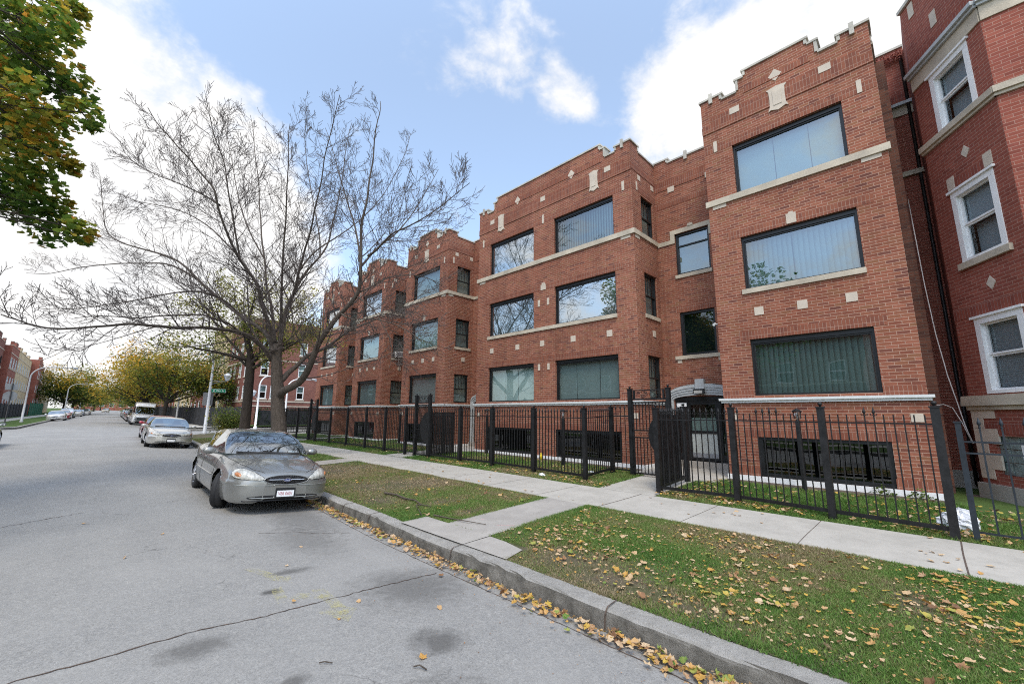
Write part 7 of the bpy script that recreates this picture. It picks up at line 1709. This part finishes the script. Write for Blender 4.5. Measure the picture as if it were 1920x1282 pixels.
leaf_tree('sparse_tree', 5.6, 24.0, block_z(5.6, 24), 9.6, 4.4, 'leaning dark trunked tree with thin olive yellow leaves right behind the bare tree', 'olive', 9500, .14, 31, .25, 4.2, (-.05, .1), nlimb=9, cluster=.28, shade=(.2, 1.0))
G = 'autumn trees on the right beyond the cross street'
leaf_tree('autumn_tree', 5.75, 57.5, block_z(5.75, 57.5), 8.6, 6.2, 'spreading yellow green tree behind the white van, nearest of the golden row on the right', 'autumn', 9500, .24, 41, .22, 2.6, (.2, 0), nlimb=13, cluster=.6, shade=(-.05, 1.05), group=G)
leaf_tree('autumn_tree', 5.3, 66.5, block_z(5.3, 66), 9.0, 6.4, 'golden tree directly behind the white van', 'autumn', 8500, .26, 42, .24, 2.8, (-.3, 0), nlimb=13, cluster=.65, shade=(.08, 1.15), group=G)
leaf_tree('autumn_tree', 6.3, 84, block_z(6.3, 84), 9.2, 6.6, 'golden brown tree farther along the right row, over the parked cars', 'autumn', 7000, .32, 43, .24, 2.8, (-.4, 0), nlimb=10, cluster=.7, shade=(.2, .95), group=G)
leaf_tree('autumn_tree', 7.0, 108, block_z(7, 108), 9.6, 6.6, 'dull gold tree farthest along the right row', 'autumn', 5500, .38, 44, .24, 2.8, (-.4, 0), nlimb=10, cluster=.8, shade=(.1, .8), group=G)
leaf_tree('green_tree', 10.2, 58.5, block_z(10.2, 58), 9.4, 4.2, 'dark green and gold tree in front of the cream block, behind the corner street lamp', 'autumn', 9000, .24, 45, .22, 2.6, (0, 0), nlimb=13, cluster=.55, shade=(-.15, .62))
G2 = 'trees on the left side beyond the cross street'
leaf_tree('autumn_tree', -3.7, 138, left_z(-5, 138), 11.6, 8.0, 'round tree with yellow top and dark green skirt on the left side of the street', 'autumn', 10000, .42, 51, .26, 2.6, (.2, 0), nlimb=12, cluster=.85, shade=(-.3, 1.15), group=G2)
leaf_tree('autumn_tree', -2.6, 157, left_z(-4, 157), 10.6, 6.6, 'second tree of the left group, greener and partly behind the round one', 'autumn', 7000, .40, 52, .26, 2.6, (.2, 0), nlimb=11, cluster=.8, shade=(-.1, 1.0), group=G2)
leaf_tree('autumn_tree', -1.6, 192, left_z(-3, 192), 10, 6.6, 'far brownish tree leaning over the left row of cars', 'olive', 3600, .42, 53, .26, 2.6, (.2, 0), nlimb=10, cluster=.9, shade=(.0, .6), group=G2)
for i, (x, y, l) in enumerate(((10.6, 150, 'far olive tree at the end of the right row'), (13.2, 205, 'hazy tree on the right near the end of the street'), (2.2, 235, 'hazy tree on the left near the end of the street'), (15, 270, 'faint tree at the far right end of the street'), (5.2, 300, 'faint tree at the far left end of the street'))):
    leaf_tree('far_tree', x, y, slope(y) + .1, 10.5, 6.5, l, 'olive', 2200, .6, 60 + i, .26, 2.6, nlimb=9, cluster=1.0, shade=(.0, .55), twig=True, depth=1)
def shrub(name, x, y, z, rx, ry, h, n, size, mat, label, cat, seed):
    r = empty(name, (x, y, z), 0, label, cat); rng = np.random.default_rng(seed); mb = MB(); rr = random.Random(seed); tips = []
    for k in range(16):
        a = rr.uniform(0, 6.28); e = np.array([math.cos(a) * rx * rr.uniform(.4, 1), math.sin(a) * ry * rr.uniform(.4, 1), h * rr.uniform(.6, 1.0)]); p = [np.array([e[0] * .1, e[1] * .1, -.05]), e * np.array([.4, .4, .5]), e]; mb.tube(p, [.018, .012, .005], 5); tips += [p[1] * (1 - t) + p[2] * t for t in (0, .3, .6, .9)]
    mb.build('stems', M['bark_dark'], r); tips = np.array(tips); pos = tips[rng.integers(0, len(tips), n)] + rng.normal(0, 1, (n, 3)) * np.array([rx * .28, ry * .28, h * .12]); pos[:, 2] = np.maximum(pos[:, 2], .05)
    leaf_field('foliage', pos, size * rng.uniform(.6, 1.3, n), np.clip(.5 * rng.random(n) + .5 * vnoise(pos[:, 0] + pos[:, 2], pos[:, 1], 2.2, seed), 0, 1), M[mat], r, tilt=.9, tmpl=SMALL, rng=rng); return r
shrub('shrub', 5.75, 28.0, block_z(5.75, 28.0), .85, .85, 1.8, 3400, .10, 'bushleaf', 'loose yellow green shrub on the parkway by the corner lamp post', 'shrub', 71)
shrub('shrub', -8.2, 134, left_z(-8.2, 134), 1.6, 2.2, 2.3, 900, .25, 'hedge', 'dark rounded shrub at the end of the green fence section on the left', 'shrub', 72)
def hedge(x0, x1, y0, y1, z, h, n, label):
    r = empty('hedge', ((x0 + x1) / 2, (y0 + y1) / 2, z), 0, label, 'hedge'); rng = np.random.default_rng(81); a = rng.uniform(-.5, .5, (n, 3)); k = rng.integers(0, 3, n); a[np.arange(n), k] = np.sign(a[np.arange(n), k]) * (.5 - .05 * rng.random(n)); pos = a * np.array([x1 - x0, y1 - y0, h]) + np.array([0, 0, h / 2]) + rng.normal(0, .06, (n, 3))
    leaf_field('foliage', pos, .14 * rng.uniform(.6, 1.3, n), rng.random(n), M['hedge'], r, tilt=1, tmpl=SMALL, rng=rng); mb = MB(); mb.box(-(x1 - x0) * .45, (x1 - x0) * .45, -(y1 - y0) * .4, (y1 - y0) * .4, 0, h * .9); mb.build('inner_branches', M['wood_dark'], r)
hedge(12.3, 17.5, 48.6, 49.8, slope(49) + .2, 1.7, 2600, 'clipped dark green hedge at the foot of the maroon corner building')
# ------------------------------------------------------------------ sky, sun, camera
w = bpy.data.worlds.new('World'); scene.world = w; w.use_nodes = True; t = w.node_tree; t.nodes.clear()
N = lambda ty: t.nodes.new(ty)
def wm(op, a, b=None, c=None, clamp=False):
    x = N('ShaderNodeMath'); x.operation = op; x.use_clamp = clamp
    for i, q in enumerate((a, b, c)):
        if q is None: continue
        if isinstance(q, (int, float)): x.inputs[i].default_value = q
        else: t.links.new(q, x.inputs[i])
    return x.outputs[0]
SUN_EL, SUN_AZ = 57, 232          # azimuth clockwise from +Y
sky = N('ShaderNodeTexSky'); sky.sky_type = 'NISHITA'; sky.sun_disc = False; sky.sun_elevation = R(SUN_EL); sky.sun_rotation = R(SUN_AZ); sky.air_density = 1.0; sky.dust_density = .8; sky.ozone_density = 1.2
tc = N('ShaderNodeTexCoord'); d = tc.outputs['Generated']
nrm = N('ShaderNodeVectorMath'); nrm.operation = 'NORMALIZE'; t.links.new(d, nrm.inputs[0]); d = nrm.outputs[0]
mp_ = N('ShaderNodeMapping'); mp_.inputs['Scale'].default_value = (1, 1, 1.5); mp_.inputs['Location'].default_value = (3.1, 1.7, .4); t.links.new(d, mp_.inputs[0])
def wnoise(sc, det, rough, dist=0.0):
    n = N('ShaderNodeTexNoise'); n.inputs['Scale'].default_value = sc; n.inputs['Detail'].default_value = det; n.inputs['Roughness'].default_value = rough; n.inputs['Distortion'].default_value = dist
    t.links.new(mp_.outputs[0], n.inputs['Vector']); return n.outputs[0]
n1 = wnoise(4.6, 10, .58, .3); n2 = wnoise(13, 8, .62, .2); n3 = wnoise(1.3, 4, .5)
acc = None
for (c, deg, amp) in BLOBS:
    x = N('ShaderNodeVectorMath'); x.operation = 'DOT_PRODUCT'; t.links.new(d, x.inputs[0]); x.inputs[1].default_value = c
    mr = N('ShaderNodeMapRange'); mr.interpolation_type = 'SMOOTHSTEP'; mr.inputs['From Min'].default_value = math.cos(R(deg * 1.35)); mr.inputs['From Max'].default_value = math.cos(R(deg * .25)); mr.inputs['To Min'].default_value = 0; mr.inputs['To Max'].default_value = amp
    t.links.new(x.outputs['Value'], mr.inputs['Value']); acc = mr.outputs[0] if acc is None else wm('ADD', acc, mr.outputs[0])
body = wm('ADD', wm('MULTIPLY', wm('SUBTRACT', n1, .5), 4.8), wm('MULTIPLY', wm('SUBTRACT', n2, .5), 1.9))
sep = N('ShaderNodeSeparateXYZ'); t.links.new(d, sep.inputs[0])
haze = N('ShaderNodeMapRange'); haze.inputs['From Min'].default_value = .32; haze.inputs['From Max'].default_value = .0; haze.inputs['To Min'].default_value = 0; haze.inputs['To Max'].default_value = .8; t.links.new(sep.outputs[2], haze.inputs['Value'])
bk = N('ShaderNodeVectorMath'); bk.operation = 'DOT_PRODUCT'; t.links.new(d, bk.inputs[0]); bk.inputs[1].default_value = (-.62, -.62, .1)  # thickens the unseen cloud behind the camera, added to whiten the light
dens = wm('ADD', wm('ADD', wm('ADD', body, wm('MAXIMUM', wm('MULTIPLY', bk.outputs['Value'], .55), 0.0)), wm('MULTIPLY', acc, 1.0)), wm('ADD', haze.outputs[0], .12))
mk = N('ShaderNodeMapRange'); mk.interpolation_type = 'SMOOTHSTEP'; mk.inputs['From Min'].default_value = -.12; mk.inputs['From Max'].default_value = 1.35; t.links.new(dens, mk.inputs['Value'])
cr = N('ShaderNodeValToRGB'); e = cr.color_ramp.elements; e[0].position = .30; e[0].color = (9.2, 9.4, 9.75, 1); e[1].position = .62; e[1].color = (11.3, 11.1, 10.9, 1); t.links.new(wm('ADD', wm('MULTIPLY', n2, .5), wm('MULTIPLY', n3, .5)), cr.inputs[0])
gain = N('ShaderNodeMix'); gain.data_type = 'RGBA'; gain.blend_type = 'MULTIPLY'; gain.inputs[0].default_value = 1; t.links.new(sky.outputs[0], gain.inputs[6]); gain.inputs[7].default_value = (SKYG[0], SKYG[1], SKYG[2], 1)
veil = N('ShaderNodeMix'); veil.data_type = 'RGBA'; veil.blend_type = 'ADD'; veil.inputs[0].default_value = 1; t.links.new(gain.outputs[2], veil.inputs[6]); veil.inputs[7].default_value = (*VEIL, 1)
mx = N('ShaderNodeMix'); mx.data_type = 'RGBA'; t.links.new(mk.outputs[0], mx.inputs[0]); t.links.new(veil.outputs[2], mx.inputs[6]); t.links.new(cr.outputs[0], mx.inputs[7])
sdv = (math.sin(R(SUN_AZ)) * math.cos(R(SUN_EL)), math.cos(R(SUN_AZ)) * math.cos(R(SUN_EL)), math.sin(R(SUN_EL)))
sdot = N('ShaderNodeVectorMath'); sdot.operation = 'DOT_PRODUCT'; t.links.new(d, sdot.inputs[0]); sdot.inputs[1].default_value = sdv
gl = N('ShaderNodeMapRange'); gl.interpolation_type = 'SMOOTHSTEP'; gl.inputs['From Min'].default_value = .15; gl.inputs['From Max'].default_value = 1.0; gl.inputs['To Min'].default_value = 1.0; gl.inputs['To Max'].default_value = 1.9; t.links.new(sdot.outputs['Value'], gl.inputs['Value'])  # extra sky brightness around the out-of-frame sun, added as a broad soft light
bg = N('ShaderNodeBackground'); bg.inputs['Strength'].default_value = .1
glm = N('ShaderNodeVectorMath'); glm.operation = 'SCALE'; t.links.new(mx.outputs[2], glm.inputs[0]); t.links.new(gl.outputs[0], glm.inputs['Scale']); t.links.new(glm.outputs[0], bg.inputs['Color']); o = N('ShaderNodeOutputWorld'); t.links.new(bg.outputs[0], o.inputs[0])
w.cycles.sampling_method = 'MANUAL'; w.cycles.sample_map_resolution = 512
ld = bpy.data.lights.new('sun', 'SUN'); ld.energy = SUN_E; ld.angle = R(14); ld.color = (1, .91, .78); lo = bpy.data.objects.new('sun', ld); COL.objects.link(lo)
a, e_ = R(SUN_AZ), R(SUN_EL); sd = Vector((math.sin(a) * math.cos(e_), math.cos(a) * math.cos(e_), math.sin(e_))); lo.rotation_euler = (-sd).to_track_quat('-Z', 'Y').to_euler(); lo.location = sd * 60
cd = bpy.data.cameras.new('camera'); cam = bpy.data.objects.new('camera', cd); COL.objects.link(cam)
cd.sensor_width = 36; cd.lens = 14.6607; cd.clip_start = .05; cd.clip_end = 4000
rt, up, fw = (0.70385545, -0.71029584, 0.00820498), (-0.12885543, -0.11631094, 0.98481879), (0.69855836, 0.69422732, 0.17339157)
cam.matrix_world = Matrix(((rt[0], up[0], -fw[0], 0), (rt[1], up[1], -fw[1], 0), (rt[2], up[2], -fw[2], 1.72), (0, 0, 0, 1)))
scene.camera = cam
scene.view_settings.view_transform = 'Standard'; scene.view_settings.look = 'None'; scene.view_settings.exposure = 0; scene.view_settings.gamma = 1
scene.render.resolution_x, scene.render.resolution_y = 1024, 683
scene.cycles.max_bounces = 8; scene.cycles.transparent_max_bounces = 24; scene.cycles.use_denoising = False; scene.cycles.filter_width = 1.05; scene.cycles.sample_clamp_indirect = 4; scene.cycles.caustics_reflective = False; scene.cycles.caustics_refractive = False
